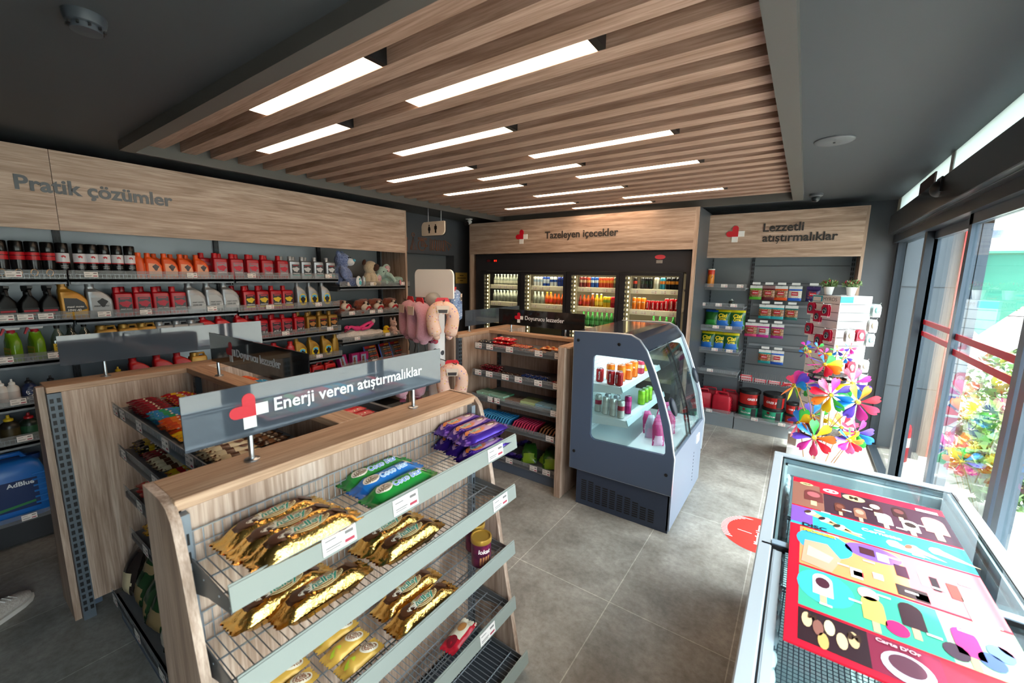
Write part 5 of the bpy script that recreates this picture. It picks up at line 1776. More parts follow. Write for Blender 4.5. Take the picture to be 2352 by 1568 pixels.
fill(BgT, 'blue grey chocolate tablet', 'blue grey tablets', span(-1.80, -1.56, 3), 3.02, z, .013, 3, where=w, jit=.1)
w = ', fourth shelf of far display'
z = GZ[3] + .001
def leanrow(kind, text, group, x0, x1, n, y, z):
    for k in range(n):
        x = x0 + (x1 - x0) * (k + .5) / n
        kind.put((x, y, z + .034), 0, '%s, %s of upright row%s' % (text, place(k, n), w), group, (0, math.radians(-62), 0))
BlueT = tablet('#2a86c4', '#5fb4e0', None, '#eef6fb')
PinkT = tablet('#b81f4a', '#d8456a', 'Hobby')
BrnT = tablet('#4a2c20', '#8a5a3c', 'Hobby')
leanrow(BlueT, 'blue chocolate tablet', 'blue tablets', -2.44, -2.06, 13, 3.02, z)
leanrow(PinkT, 'pink red chocolate tablet', 'pink tablets', -2.03, -1.78, 9, 3.02, z)
leanrow(BrnT, 'brown chocolate tablet', 'brown tablets of fourth shelf', -1.75, -1.56, 6, 3.02, z)
w = ', bottom shelf of far display'
z = GZ[4]
PurpB = Kind(lambda: pack('candy_bag', 'candy bag', .13, .13, .05, [M('#2b1a5e', .25, .3), M('#4a3a8a', .3, .3)], lambda u, v: 1 if (u - .5) ** 2 + (v - .5) ** 2 < .08 else 0, (), [(ellipse(0, -.03, .03, .015), '#8a7ab0')], 6, .003))
for k, (x, y, dz) in enumerate(((-2.36, 3.0, 0), (-2.22, 3.0, 0), (-2.08, 3.0, 0), (-2.28, 3.1, .04), (-2.13, 3.12, .05), (-2.03, 3.15, .08), (-1.98, 3.03, .0))):
    PurpB.put((x, y, z + dz), .2 * k, 'purple candy bag, %s of seven' % ORD[k] + w, 'purple candy bags', (-.25, .1 * (-1) ** k, .2 * k))
PopG = bag('#2c561a', '#7fa02c', '#22461a', None, .15, .19, .07, 6, gather=.35)
for k, (x, y) in enumerate(((-1.88, 2.99), (-1.77, 3.05), (-1.66, 3.0), (-1.6, 3.1))):
    PopG.put((x, y, z + .005), 0, 'green and yellow snack bag, %s of four' % place(k, 4) + w, 'green snack bags', (.15 * (-1) ** k, -.75, -PI / 2 + .25 * (-1) ** k))
fill(OrP, 'brown snack pack', 'packs behind far sign', span(-2.4, -1.6, 10), 3.52, 1.12, .022, 2, where=', rear shelf behind far black sign')

# ------------------------------------------------------------------ drinks cooler in the back wall
t = thing('fascia_board', 'light oak header panel lettered Tazeleyen içecekler above the drinks cooler', 'sign panel', (-2.6, 4.9, 2.1), 'oak header panels')
MB().box(-4.20, -1.04, 4.9, 4.92, 2.105, 2.548).build('board', oakX, t, True, 0)
MB().box(-1.04, -1.0, 4.9, 5.6, 0, 2.548).build('side_panel', oakZ, t, True, 0)
MB().box(-4.22, -4.20, 4.9, 5.6, 0, 2.548).build('side_panel', oakZ, t, True, 0)
MB().box(-4.2, -1.04, 4.92, 5.6, 2.52, 2.548).build('top_board', oakX, t, True, 0)
text_part('lettering', 'Tazeleyen içecekler', M('#33302f', .4), t, (-2.395, 4.9, 2.315), (1, 0, 0), (0, 0, 1), 1.01, None, .018, .006)
emblem(t, (-3.27, 4.9, 2.325), (1, 0, 0), (0, 0, 1), .095, .012)
struct('trim_7', MB().box(-1.0, -.995, 4.92, 5.9, 0, 2.548), M('#47494e', .4), 0, label='grey side cheek of the drinks cooler recess')
ck = thing('drinks_cooler', 'tall black four door glass drinks cooler built under oak header', 'cooler', (-2.58, 5.3, 0))
m_cool = M('#2a2a2f', .4)
CX = [(-4.03, -3.30), (-3.30, -2.575), (-2.575, -1.855), (-1.855, -1.12)]
mb = MB()
mb.box(-4.15, -1.06, 4.97, 5.75, 1.86, 2.1)
mb.box(-4.15, -4.05, 4.97, 5.75, 0, 1.86).box(-1.10, -1.06, 4.97, 5.75, 0, 1.86)
mb.box(-4.05, -1.10, 4.97, 5.75, 0, .25)
mb.box(-4.05, -1.10, 5.72, 5.75, .25, 1.86)
mb.build('cabinet', m_cool, ck, True, 0)
mb = MB().box(-4.05, -1.1, 5.70, 5.72, .25, 1.86)
mb.box(-4.05, -1.1, 5.1, 5.72, 1.84, 1.86)
mb.build('liner', M('#b3aa94', .5), ck, True, 0)
mb = MB()
mb.box(-3.95, -3.74, 4.966, 4.971, 1.985, 2.03)
mb.build('display', [m_black], ck, True, 0)
mb = MB()
for k in range(2):
    x = -3.80 + .03 * k
    mb.box(x, x + .018, 4.9645, 4.9665, 1.995, 2.02)
mb.build('digits', lampmat('red_digits', '#ff2a18', 2.0), ck, True, 0)
MB().lathe([(.035, 0), (.035, .003), (.001, .003)], 20).build('maker_badge', M('#6b1720', .4), ck, False).location = (0, 0, 0)
bd = ck.children[-1]
bd.rotation_euler = (PI / 2, 0, 0)
bd.location = Vector((-3.9, 4.966, 2.008)) - wloc(ck)
bd.scale = (1, .45, 1)
st = MB()
st.prism([(-1.4 + .06 * math.cos(a * PI / 12), 2.03 + .026 * math.sin(a * PI / 12)) for a in range(24)], 'y', 4.966, 4.97)
s_ = st.build('sticker', M('#c23a44', .5), ck, True, 0)
MB().box(-1.44, -1.37, 4.966, 4.97, 1.96, 1.995).build('sticker_tail', M('#8a8580', .5), s_, True, 0)
warm = lampmat('cooler_led', '#ffe3a8', 9)
SZ = [(1.655, 1.60), (1.405, 1.345), (1.14, 1.08), (.87, .82), (.58, .54)]
for k, (x0, x1) in enumerate(CX):
    d = MB().box(x0 + .004, x0 + .075, 4.925, 4.968, .27, 1.855).box(x1 - .045, x1 - .004, 4.925, 4.968, .27, 1.855).box(x0 + .075, x1 - .045, 4.925, 4.968, 1.815, 1.855).box(x0 + .075, x1 - .045, 4.925, 4.968, .27, .33).build('door', M('#26262a', .35, .2), ck, True, 0)
    MB().box(x0 + .075, x1 - .045, 4.945, 4.95, .33, 1.815).build('pane', m_fridgeglass, d, True, 0)
    MB().box(x1 - .035, x1 - .02, 4.905, 4.925, .9, 1.3).build('handle', M('#1c1c1f', .4), d, True, 0)
    mb = MB()
    z = .4
    while z < 1.8:
        mb.box(x0 + .09, x0 + .101, 4.985, 4.992, z, z + .022)
        z += .055
    mb.build('led_strip', warm, ck, True, 0)
    MB().box(x0 + .075, x0 + .115, 4.99, 5.02, .33, 1.815).build('mullion', M('#b9b3a0', .35, .3), ck, True, 0)
    for zt, zb in SZ:
        mb = MB()
        mb.box(x0 + .02, x1 - .01, 5.06, 5.68, zt - .012, zt)
        s = mb.build('shelf', M('#c9c3b2', .4), ck, True, 0)
        MB().prism([(5.06, zt + .004), (5.05, zt), (5.035, zb), (5.04, zb)], 'x', x0 + .11, x1 - .02).build('front_rail', M('#e6dfcc', .4), s, True, 0)
        if zt > 1.1:
            for q in range(5):
                x = x0 + .17 + q * .11
                if (q * 7 + k * 3 + int(zt * 10)) % 4 == 0:
                    continue
                o = price(s, TAGY, (x, 5.041, (zt + zb) / 2 - .002))
                o.rotation_euler = (-.25, 0, 0)
    la = bpy.data.lights.new('cooler_lamp', 'AREA')
    la.shape = 'RECTANGLE'
    la.size, la.size_y = .5, .04
    la.energy = 1.7
    la.color = (1.0, .86, .62)
    lo = link('cooler_lamp', la)
    lo.location = (x0 + .38, 5.05, 1.83)
    lo.rotation_euler = Vector((0, .45, -1)).to_track_quat('-Z', 'Y').to_euler()
    for zt in (1.59, 1.33):
        lb = link('cooler_lamp', la)
        lb.location = (x0 + .38, 5.07, zt - .005)
        lb.rotation_euler = Vector((0, .5, -1)).to_track_quat('-Z', 'Y').to_euler()

def can(col, r=.0265, h=.145, band=None, word=None, wc='#f2f2f2', metal=.35, band2=None, upright_word=True, zb=(.45, .7)):
    def make():
        t = thing('drink_can', None, 'can')
        prof = [(r * .8, 0), (r, .006), (r, h * zb[0]), (r, h * zb[1]), (r, h - .012), (r * .84, h - .003)]
        mats = [M(col, .22, metal), M(band or col, .22, metal)]
        MB().lathe(prof, 20, (0, 0, 0), [0, 0, 1, 0, 0]).build('body', mats, t, False)
        MB().lathe([(r * .84, h - .0035), (r * .82, h), (r * .76, h), (r * .74, h - .004), (.001, h - .004)], 20).build('lid', M('#c9ccd0', .25, .9), t, False)
        if word:
            f = on_cyl(r + .0006)
            if upright_word:
                text_part('lettering', word, M(wc, .4), t, (0, 0, h * .5), (0, 0, 1), (0, -1, 0), h * .62, None, .03, 0, f, False)
            else:
                text_part('lettering', word, M(wc, .4), t, (0, 0, h * .62), (0, 1, 0), (0, 0, 1), r * 1.45, None, .05, 0, f, False)
        return t
    return Kind(make)
def bottle(glassmat, liquid, h=.2, r=.03, capcol='#d8d8d8', labelcol=None, neck=.4, name='drink_bottle'):
    def make():
        t = thing(name, None, 'bottle')
        MB().lathe([(r * .9, 0), (r, .006), (r, h * .52), (r * .9, h * .6), (r * neck, h * .82), (r * neck, h * .94), (r * neck * 1.1, h * .95)], 18).build('body', glassmat if glassmat else M(liquid, .15, 0, 0, .25), t, False)
        MB().lathe([(r * neck * 1.15, h * .945), (r * neck * 1.2, h), (.001, h)], 14).build('cap', M(capcol, .35, .2), t, False)
        if labelcol:
            MB().lathe([(r * 1.012, h * .16), (r * 1.012, h * .42)], 18).build('label', M(labelcol, .4), t, False)
        return t
    return Kind(make)
m_water = glass('water_bottle', '#dfeae0', 3.0, .05)
m_water2 = M('#cfd9cd', .12, 0, 0, .6)
Wat = bottle(m_water2, None, .155, .028, '#c9dbe0', '#d9dccb')
Wat2 = bottle(m_water2, None, .168, .031, '#8fa7a0', None)
RedB = can('#c9ced6', .0265, .13, '#20408f', None)
RedB2 = can('#24459c', .0265, .13, '#b8c2d4', None, zb=(.3, .75))
WhiC = can('#d8dadd', .0265, .13, '#9fb3c9')
BluC = can('#2a3f8f', .0265, .13, '#1c2c6a')
MixA = can('#7a2f30', .028, .135, '#c9a98f')
MixB = can('#b5402f', .028, .135, '#e0a05a')
MixC = can('#2f56a8', .028, .135, '#c9d4e4')
MixD = can('#5f5a44', .028, .135, '#a59a6a')
MixE = can('#c2472e', .028, .135, '#d88a3a')
Energy = can('#15161a', .027, .135, '#1b2a1a', None)
EnergyR = can('#1a1516', .027, .135, '#b5321f')
EnergyW = can('#b9b6a8', .032, .14, '#d3d0c4')
EnergyB = can('#2f7f9a', .032, .14, '#c9702a')
EnergyO = can('#17181c', .032, .14, '#b5742a')
Fanta = can('#e8731a', .027, .145, '#f0902a', 'FANTA', '#f4f4f4', .2, None, False)
Coke = can('#b3121f', .027, .115, None, 'Coca-Cola', '#f4f0f0')
CokeT = can('#b3121f', .027, .145, None, 'Coca-Cola', '#f4f0f0')
DarkC = can('#6a1020', .027, .14, '#2a1014')
OrJ = bottle(None, '#d86a1a', .168, .03, '#e2a02a', '#d83a2a')
OrJ2 = bottle(None, '#c9541a', .15, .027, '#8a3a1a', '#b5321f')
RedJ = bottle(None, '#8a2a14', .15, .027, '#3a1a14', '#c9302a')
YelJ = bottle(None, '#d8a018', .17, .028, '#d8d8c8', '#e0c040')
AmbJ = bottle(None, '#a8481a', .172, .03, '#e0d8c8', None)
GrnB = bottle(None, '#1f5a24', .2, .03, '#2f7a3a', '#3f8a4a')
LemC = can('#d8b020', .027, .14, '#8aa83a')
CheC = can('#b0182a', .027, .14, '#d84a3a')
def cool(kind, text, xs, zi, door, y=5.10, deep=1, off=0, tot=None):
    z = SZ[zi][0] + .002
    n = tot or len(xs)
    for q in range(deep):
        for k, x in enumerate(xs):
            back = '' if q == 0 else ', back row'
            kind.put((x + random.uniform(-.002, .002), y + q * .07, z), -PI / 2 + random.uniform(-.2, .2), '%s, %s, %s cooler door, %s shelf%s' % (text, place(k + off, n), ORD[door] if door < 3 else 'rightmost', ['top', 'second', 'third'][zi], back), 'drinks in the cooler')
cool(Wat, 'small water bottle', span(-3.90, -3.37, 9), 0, 0, deep=2)
cool(Wat2, 'clear glass water bottle', span(-3.91, -3.36, 9), 1, 0, deep=2)
cool(WhiC, 'white drink can', span(-3.19, -3.03, 3), 0, 1)
cool(RedB2, 'blue and silver energy can', span(-3.03, -2.92, 2), 0, 1)
cool(RedB, 'silver energy can', span(-2.92, -2.80, 2), 0, 1)
cool(BluC, 'dark blue energy can', span(-2.80, -2.62, 3), 0, 1)
cool(Wat2, 'clear glass bottle', span(-3.19, -3.0, 3), 1, 1)
cool(OrJ, 'orange juice bottle', span(-2.985, -2.865, 2), 1, 1)
cool(OrJ2, 'dark orange juice bottle', span(-2.865, -2.62, 4), 1, 1)
cool(MixA, 'brown and cream can', span(-2.47, -2.36, 2), 0, 2)
cool(MixB, 'red and orange can', span(-2.36, -2.30, 1), 0, 2)
cool(MixC, 'blue and white can', span(-2.30, -2.19, 2), 0, 2)
cool(MixE, 'orange red can', span(-2.19, -1.99, 4), 0, 2)
cool(MixD, 'olive can', span(-1.99, -1.89, 2), 0, 2)
cool(RedJ, 'dark red juice bottle', span(-2.47, -2.42, 1), 1, 2)
cool(OrJ2, 'orange juice bottle', span(-2.42, -2.30, 2), 1, 2)
cool(AmbJ, 'amber juice bottle', span(-2.30, -2.24, 1), 1, 2)
cool(YelJ, 'yellow juice bottle', span(-2.24, -2.12, 2), 1, 2)
cool(LemC, 'yellow lemon can', span(-2.12, -2.02, 2), 1, 2)
cool(CheC, 'cherry red can', span(-2.02, -1.91, 2), 1, 2)
cool(GrnB, 'green glass bottle', span(-2.42, -1.90, 8), 2, 2)
cool(EnergyR, 'black and red can', span(-1.75, -1.68, 1), 0, 3)
cool(Energy, 'black energy can', span(-1.65, -1.50, 3), 0, 3)
cool(EnergyW, 'beige can', span(-1.49, -1.42, 1), 0, 3)
cool(EnergyB, 'teal and orange can', span(-1.42, -1.35, 1), 0, 3)
cool(EnergyO, 'black and orange can', span(-1.34, -1.18, 3), 0, 3)
cool(Fanta, 'orange soda can', span(-1.74, -1.565, 3), 1, 3)
cool(Coke, 'short red cola can', span(-1.565, -1.35, 4), 1, 3)
cool(CokeT, 'tall red cola can', span(-1.35, -1.18, 3), 1, 3)
cool(GrnB, 'green glass bottle', span(-1.5, -1.2, 4), 2, 3)

# ------------------------------------------------------------------ grey self-service cooler cabinet
cs = thing('cooler_case', 'grey curved front self service cooler cabinet in the middle of the floor', 'cooler', (-1.0, 3.35, 0))
m_case = M('#56637a', .35, .15)
m_edge = M('#aeb4bd', .3, .5)
prof = [(-1.40, .295), (-1.40, 1.388), (-1.05, 1.395), (-.965, 1.393), (-.905, 1.365), (-.85, 1.295), (-.782, 1.142), (-.713, .954), (-.664, .804), (-.627, .61), (-.618, .571), (-.616, .30)]
win = [(-1.237, 1.195), (-1.232, 1.215), (-1.212, 1.226), (-.884, 1.228), (-.862, 1.222), (-.848, 1.197), (-.762, .985), (-.705, .78), (-.678, .65), (-.676, .60), (-.688, .583), (-1.20, .57), (-1.225, .582), (-1.237, .607)]
m_inner = M('#dfe8ea', .35)
def framed(y0, y1, name, mat=None):
    """panel with a window hole: outer outline bridged to the window outline"""
    bm = bmesh.new()
    def loop(pts, y):
        return [bm.verts.new((a, y, c)) for a, c in pts]
    sides = []
    for y in (y0, y1):
        o, i = loop(prof, y), loop(win, y)
        eo = [bm.edges.new((o[k], o[(k + 1) % len(o)])) for k in range(len(o))]
        ei = [bm.edges.new((i[k], i[(k + 1) % len(i)])) for k in range(len(i))]
        bmesh.ops.triangle_fill(bm, use_beauty=True, use_dissolve=False, edges=eo + ei)
        sides.append((o, i))
    for q in (0, 1):
        a, c = sides[0][q], sides[1][q]
        for k in range(len(a)):
            bm.faces.new((a[k], a[(k + 1) % len(a)], c[(k + 1) % len(a)], c[k]))
    bmesh.ops.recalc_face_normals(bm, faces=bm.faces)
    off = wloc(cs)
    for v in bm.verts:
        v.co -= off
    me = bpy.data.meshes.new(name)
    bm.to_mesh(me)
    bm.free()
    me.materials.append(mat or m_case)
    return link(name, me, cs)
for y0, y1 in ((2.84, 2.862), (3.86, 3.882)):
    p = framed(y0, y1, 'end_panel')
    MB().prism(win, 'y', y0 + .008, y0 + .012).build('pane', m_glass, p, True, 0)
    if y0 < 3:
        framed(y1 + .0005, y1 + .003, 'end_liner', m_inner)
    else:
        framed(y0 - .003, y0 - .0005, 'end_liner', m_inner)
    mb = MB()
    pp = [(a, y0 + .011, c) for a, c in prof]
    mb.tube(pp, .0105, 6, 0, True)
    mb.build('edge_strip', m_edge, p)
    if y0 < 3:
        for bx, bz in ((-1.364, 1.323), (-1.044, 1.323), (-.659, .445), (-1.366, .439)):
            q = MB().lathe([(.012, 0), (.012, .004), (.009, .006), (.001, .006)], 14).build('bolt', m_black, p, False)
            q.rotation_euler = (PI / 2, 0, 0)
            q.location = Vector((bx, y0, bz)) - wloc(p)
mb = MB()
mb.box(-1.345, -.632, 2.87, 3.86, .03, .30)
mb.box(-1.345, -.628, 2.862, 2.872, .0, .30)
mb.build('base', M('#3b455a', .4, .2), cs, True, 0)
mb = MB()
for c in range(10):
    x = -1.30 + c * .059
    ht = [10, 10, 9, 9, 9, 8, 8, 7, 6, 6][c]
    for r in range(ht):
        if c in (1, 3, 7) and r > ht - 2:
            pass
        z = .045 + r * .0175
        mb.box(x, x + .043, 2.8605, 2.8625, z, z + .009)
mb.build('vent', m_black, cs, True, 0)
MB().box(-.640, -.618, 2.862, 3.86, .02, .575).build('front_panel', M('#8a94a6', .4, .3), cs, True, 0)
mb = MB()
for k in range(9):
    mb.box(-.6185, -.6165, 3.55, 3.56, .12 + k * .03, .13 + k * .03)
mb.build('vent_holes', m_black, cs, True, 0)
MB().box(-.62, -.61, 3.60, 3.70, .43, .50).build('switch_plate', m_white, cs, True, 0)
MB().box(-1.40, -1.375, 2.862, 3.86, .295, 1.385).build('rear_panel', M('#cfd8dc', .5), cs, True, 0)
m_inner = M('#dfe8ea', .35)
mb = MB()
mb.box(-1.375, -1.30, 2.862, 3.86, .56, 1.34)
mb.box(-1.375, -.66, 2.862, 3.86, .50, .575)
mb.build('liner', m_inner, cs, True, 0)
mb = MB()
for r in range(22):
    for c in range(30):
        z, y = .6 + r * .032, 2.9 + c * .032 + (.016 if r % 2 else 0)
        mb.box(-1.3005, -1.299, y, y + .012, z, z + .003)
mb.build('perforation', M('#8a979b', .5), cs, True, 0)
# top: curved hood and glass
mb = MB()
top = prof[1:6]
for (a, c), (e, g) in zip(top[:-1], top[1:]):
    mb.add([(a, 2.862, c), (e, 2.862, g), (e, 3.86, g), (a, 3.86, c), (a, 2.862, c - .012), (e, 2.862, g - .012), (e, 3.86, g - .012), (a, 3.86, c - .012)],
           [(0, 1, 2, 3), (4, 5, 6, 7), (0, 1, 5, 4), (2, 3, 7, 6)])
mb.build('hood', M('#3d4453', .12, .4), cs, True, 60)
mb = MB()
for (a, c), (e, g) in zip(top[:-1], top[1:]):
    mb.add([(a, 2.867, c - .0135), (e, 2.867, g - .0135), (e, 3.855, g - .0135), (a, 3.855, c - .0135)], [(0, 1, 2, 3)])
mb.build('hood_liner', m_inner, cs, True, 60)
fr = prof[5:11]
def front_strip(y0, y1, off, th, name, mat, sel=fr, sm=60):
    mb = MB()
    for (a, c), (e, g) in zip(sel[:-1], sel[1:]):
        mb.add([(a + off, y0, c), (e + off, y0, g), (e + off, y1, g), (a + off, y1, c), (a + off - th, y0, c), (e + off - th, y0, g), (e + off - th, y1, g), (a + off - th, y1, c)],
               [(0, 1, 2, 3), (4, 5, 6, 7), (0, 1, 5, 4), (2, 3, 7, 6)])
    return mb.build(name, mat, cs, True, sm)
g1 = front_strip(2.875, 3.40, -.006, .004, 'glass_door', m_glass)
g2 = front_strip(3.34, 3.85, -.016, .004, 'glass_door', m_glass)
for y0, y1, off in ((2.862, 2.882, -.002), (3.392, 3.4, -.004), (3.335, 3.341, -.014), (3.845, 3.86, -.002)):
    front_strip(y0, y1, off, .012, 'door_frame', M('#8f98a6', .3, .5) if y0 < 3 or y0 > 3.8 else m_black)
for y, zc, xc in ((2.97, .90, -.688), (3.78, .97, -.712)):
    o = MB().ell((xc + .012, y, zc), (.022, .035, .07), rotv(0, -.35, 0)).build('door_handle', M('#1d2230', .4), cs, True)
for z, xf in ((1.0, -1.03), (.755, -.975)):
    mb = MB()
    mb.box(-1.30, xf, 2.875, 3.85, z - .012, z)
    s = mb.build('shelf', m_inner, cs, True, 0)
    MB().prism([(xf, z + .008), (xf + .006, z + .004), (xf + .02, z - .035), (xf + .012, z - .038), (xf - .004, z - .01)], 'y', 2.875, 3.85).build('price_rail', M('#c3d6da', .3), s, True, 0)
    MB().prism([(-1.3, z - .012), (xf + .01, z - .012), (xf + .012, z - .05), (-1.3, z - .07)], 'y', 2.876, 2.879).build('bracket', m_inner, s, True, 0)
la = bpy.data.lights.new('case_lamp', 'AREA')
la.shape = 'RECTANGLE'
la.size, la.size_y = .9, .03
la.energy = 7
la.color = (.86, .96, 1)
lo = link('case_lamp', la)
lo.location = (-.98, 3.36, 1.365)
lo.rotation_euler = (0, 0, PI / 2)
MB().box(-1.0, -.96, 2.9, 3.8, 1.366, 1.376).build('led_strip', M('#eef4f6', .4), cs, True, 0)
FanT = can('#e0691a', .033, .13, '#ef8a24', 'FANTA', '#f4f4f4', .2, None, False, (.55, .85))
CocS = can('#b0141f', .029, .105, None, 'Coca-Cola', '#f4f0f0')
PinkC = can('#b8304a', .03, .11, '#d9cdb8')
YelC = can('#e0bb1a', .03, .11, None)
WhtC = can('#cfcfc8', .0265, .135, '#dcdcd6')
WhtP = can('#c9c9c2', .0265, .135, '#b3304a')
MagC = can('#b01a6a', .027, .14, '#d04a90')
LimeC = can('#7ab520', .03, .12, '#8fc62e')
SlvC = can('#a9adb3', .027, .13, '#6a6f78')
g = 'cans in the grey cooler cabinet'
for kind, x, y, z, lab in ((CocS, -1.225, 2.95, 1.0, 'short red cola can at left of cabinet top shelf'), (CocS, -1.125, 2.925, 1.0, 'short red can second from left on cabinet top shelf'),
                           (CocS, -1.062, 2.925, 1.0, 'red cola can front right on cabinet top shelf'), (FanT, -1.18, 3.05, 1.0, 'orange soda can back left on cabinet top shelf'),
                           (FanT, -1.10, 3.07, 1.0, 'orange soda can back middle on cabinet top shelf'), (FanT, -1.075, 3.16, 1.0, 'orange soda can farther back on cabinet top shelf'),
                           (FanT, -1.07, 3.27, 1.0, 'orange soda can behind the front orange ones on cabinet top shelf'), (PinkC, -1.06, 3.42, 1.0, 'pink red can with cream label on cabinet top shelf'), (YelC, -1.06, 3.55, 1.0, 'yellow can at far end of cabinet top shelf'),
                           (WhtP, -1.235, 2.97, .755, 'white can with pink print, leftmost on cabinet middle shelf'), (WhtC, -1.165, 2.945, .755, 'white can second from left on cabinet middle shelf'), (WhtC, -1.10, 2.935, .755, 'white can third from left on cabinet middle shelf'),
                           (WhtP, -1.035, 2.925, .755, 'white can with pink print nearest the cabinet front'), (SlvC, -1.19, 3.05, .755, 'silver can behind leftmost white can'), (SlvC, -1.12, 3.06, .755, 'silver can behind the middle white cans'),
                           (MagC, -1.03, 3.06, .755, 'magenta can behind the front white can'), (LimeC, -1.02, 3.36, .755, 'lime green can, nearer one on cabinet middle shelf'), (LimeC, -1.015, 3.44, .755, 'lime green can, middle one on cabinet middle shelf'), (LimeC, -1.01, 3.52, .755, 'lime green can, farther one on cabinet middle shelf')):
    kind.put((x, y, z + .002), random.uniform(-1.9, -1.3), lab, g)
PkB = bag('#c9407f', '#e8b8d0', '#d96aa0', None, .085, .18, .045, 12, '#f6eef2', None, .5)
SvB = bag('#aeb2c4', '#c9a0c0', '#c9ccd8', None, .085, .18, .045, 13, '#5a3a8a', None, .5)
for k, (x, y) in enumerate(((-.77, 3.00), (-.79, 3.08), (-.86, 3.12), (-.80, 3.17), (-.90, 3.21), (-.83, 3.26), (-.77, 3.31), (-.85, 3.38), (-.79, 3.46), (-.84, 3.55))):
    kind = SvB if k in (2, 5, 8) else PkB
    kind.put((x, y, .577), 0, '%s candy bag standing in cabinet bottom, %s counted from the front' % ('silver' if kind is SvB else 'pink', ORD[k]), 'candy bags in the grey cabinet', (random.uniform(-.12, .12), -.1, -1.0 + random.uniform(-.4, .4)))

# ------------------------------------------------------------------ snack wall on the right of the cooler
t = thing('fascia_board', 'light oak header panel lettered Lezzetli atıştırmalıklar above snack shelves', 'sign panel', (-.3, 5.47, 2.03), 'oak header panels')
MB().box(-1.02, .425, 5.47, 5.49, 2.035, 2.525).build('board', oakX, t, True, 0)
text_part('lettering', 'Lezzetli', M('#33302f', .4), t, (-.258, 5.47, 2.355), (1, 0, 0), (0, 0, 1), .37, None, .022, .006)
text_part('lettering', 'atıştırmalıklar', M('#33302f', .4), t, (-.11, 5.47, 2.235), (1, 0, 0), (0, 0, 1), .665, None, .022, .006)
emblem(t, (-.715, 5.47, 2.30), (1, 0, 0), (0, 0, 1), .092, .012)
sw = thing('snack_shelving', 'grey snack wall unit with oak side panels right of the drinks cooler', 'shelving', (-.3, 5.7, 0))
for x0, x1 in ((-1.045, -1.02), (.425, .45)):
    MB().box(x0, x1, 5.47, 5.9, 0, 2.525).build('side_panel', oakZ, sw, True, 0)
MB().box(-1.02, .425, 5.87, 5.895, 0, 2.5).build('back_panel', M('#7d8388', .4, .3), sw, True, 0)
for x in (-1.01, -.555, .385):
    upright(sw, x, x + .032, 5.855, 5.872, .1, 2.05, 'y', M('#5a6066', .4, .3), .05)
def shelfY(parent, x0, x1, yf, z, tags, deep=5.86):
    mb = MB().box(x0, x1, yf, deep, z - .016, z).box(x0, x1, yf, yf + .02, z - .03, z)
    s = mb.build('shelf', M('#9da2a7', .4, .35), parent, True, 0)
    MB().box(x0 - .01, x1 + .01, yf - .004, yf, z - .03, z + .045).build('front_lip', m_lip, s, True, 0)
    mb = MB()
    n = int((x1 - x0) / .022)
    for q in range(n):
        x = x0 + .008 + q * (x1 - x0 - .016) / (n - 1)
        mb.box(x - .001, x + .001, yf + .001, yf + .003, z, z + .032)
    mb.box(x0, x1, yf + .001, yf + .0035, z + .032, z + .035)
    mb.build('wire_riser', m_wire, s, True, 0)
    for x in tags:
        price(s, TAGY, (x, yf - .0045, z + .022))
    return s
LZ = [1.69, 1.465, 1.20, .925, .665]
for z, tg in zip(LZ, ((-.78, -.615), (-1.0, -.82, -.66), (-.83, -.69), (-.82, -.66), (-.85,))):
    shelfY(sw, -1.0, -.56, 5.47, z, tg)
mb = MB()
mb.box(-1.02, -.55, 5.49, 5.86, 0, .16).box(-.54, .425, 5.49, 5.86, 0, .15)
mb.build('base', M('#8f969c', .4, .3), sw, True, 0)
MB().box(-1.02, -.55, 5.475, 5.479, .15, .21).box(-.54, .425, 5.475, 5.479, .14, .20).build('front_lip', m_lip, sw, True, 0)
for x, z in ((-.82, .18), (-.33, .17), (-.06, .165)):
    price(sw, TAGY, (x, 5.473, z))
for k, z in enumerate((1.95, 1.75, 1.55, 1.35, 1.15, .95, .75)):
    MB().box(-.52, .38, 5.862, 5.870, z - .004, z + .004).build('slat_groove', M('#4e5358', .5), sw, True, 0)
for z in (1.735, 1.49, 1.27, 1.005):
    MB().box(-.50, .38, 5.84, 5.855, z - .015, z + .01).build('hook_rail', M('#9aa0a5', .35, .5), sw, True, 0)
# wire basket with small red boxes
mb = MB()
for k in range(30):
    x = -.53 + k * .0235
    mb.tube([(x, 5.5, .66), (x, 5.48, .60), (x, 5.72, .60), (x, 5.72, .68)], .0015, 4)
for y, z in ((5.5, .66), (5.485, .63), (5.48, .60), (5.6, .60), (5.72, .60)):
    mb.tube([(-.54, y, z), (.16, y, z)], .002, 5)
mb.build('wire_basket', m_steel, sw)
def gumbox():
    t = thing('candy_box', None, 'candy box')
    MB().rbox(-.06, .06, -.035, .035, 0, .028, .006).build('carton', M('#c0182a', .3), t, False)
    MB().box(-.05, .05, -.0352, -.0345, .006, .022).box(-.045, .045, -.02, .02, .0275, .0286).build('label', M('#e6c9c9', .4), t, False, 0)
    return t
Gum = Kind(gumbox)
for k, x in enumerate((-.46, -.32, -.18, -.04)):
    Gum.put((x, 5.56, .605), 0, 'small red candy box in wire basket, %s' % place(k, 4), 'red candy boxes')
Gum.put((-.47, 5.58, .634), .05, 'small red candy box stacked on leftmost candy box', 'red candy boxes')
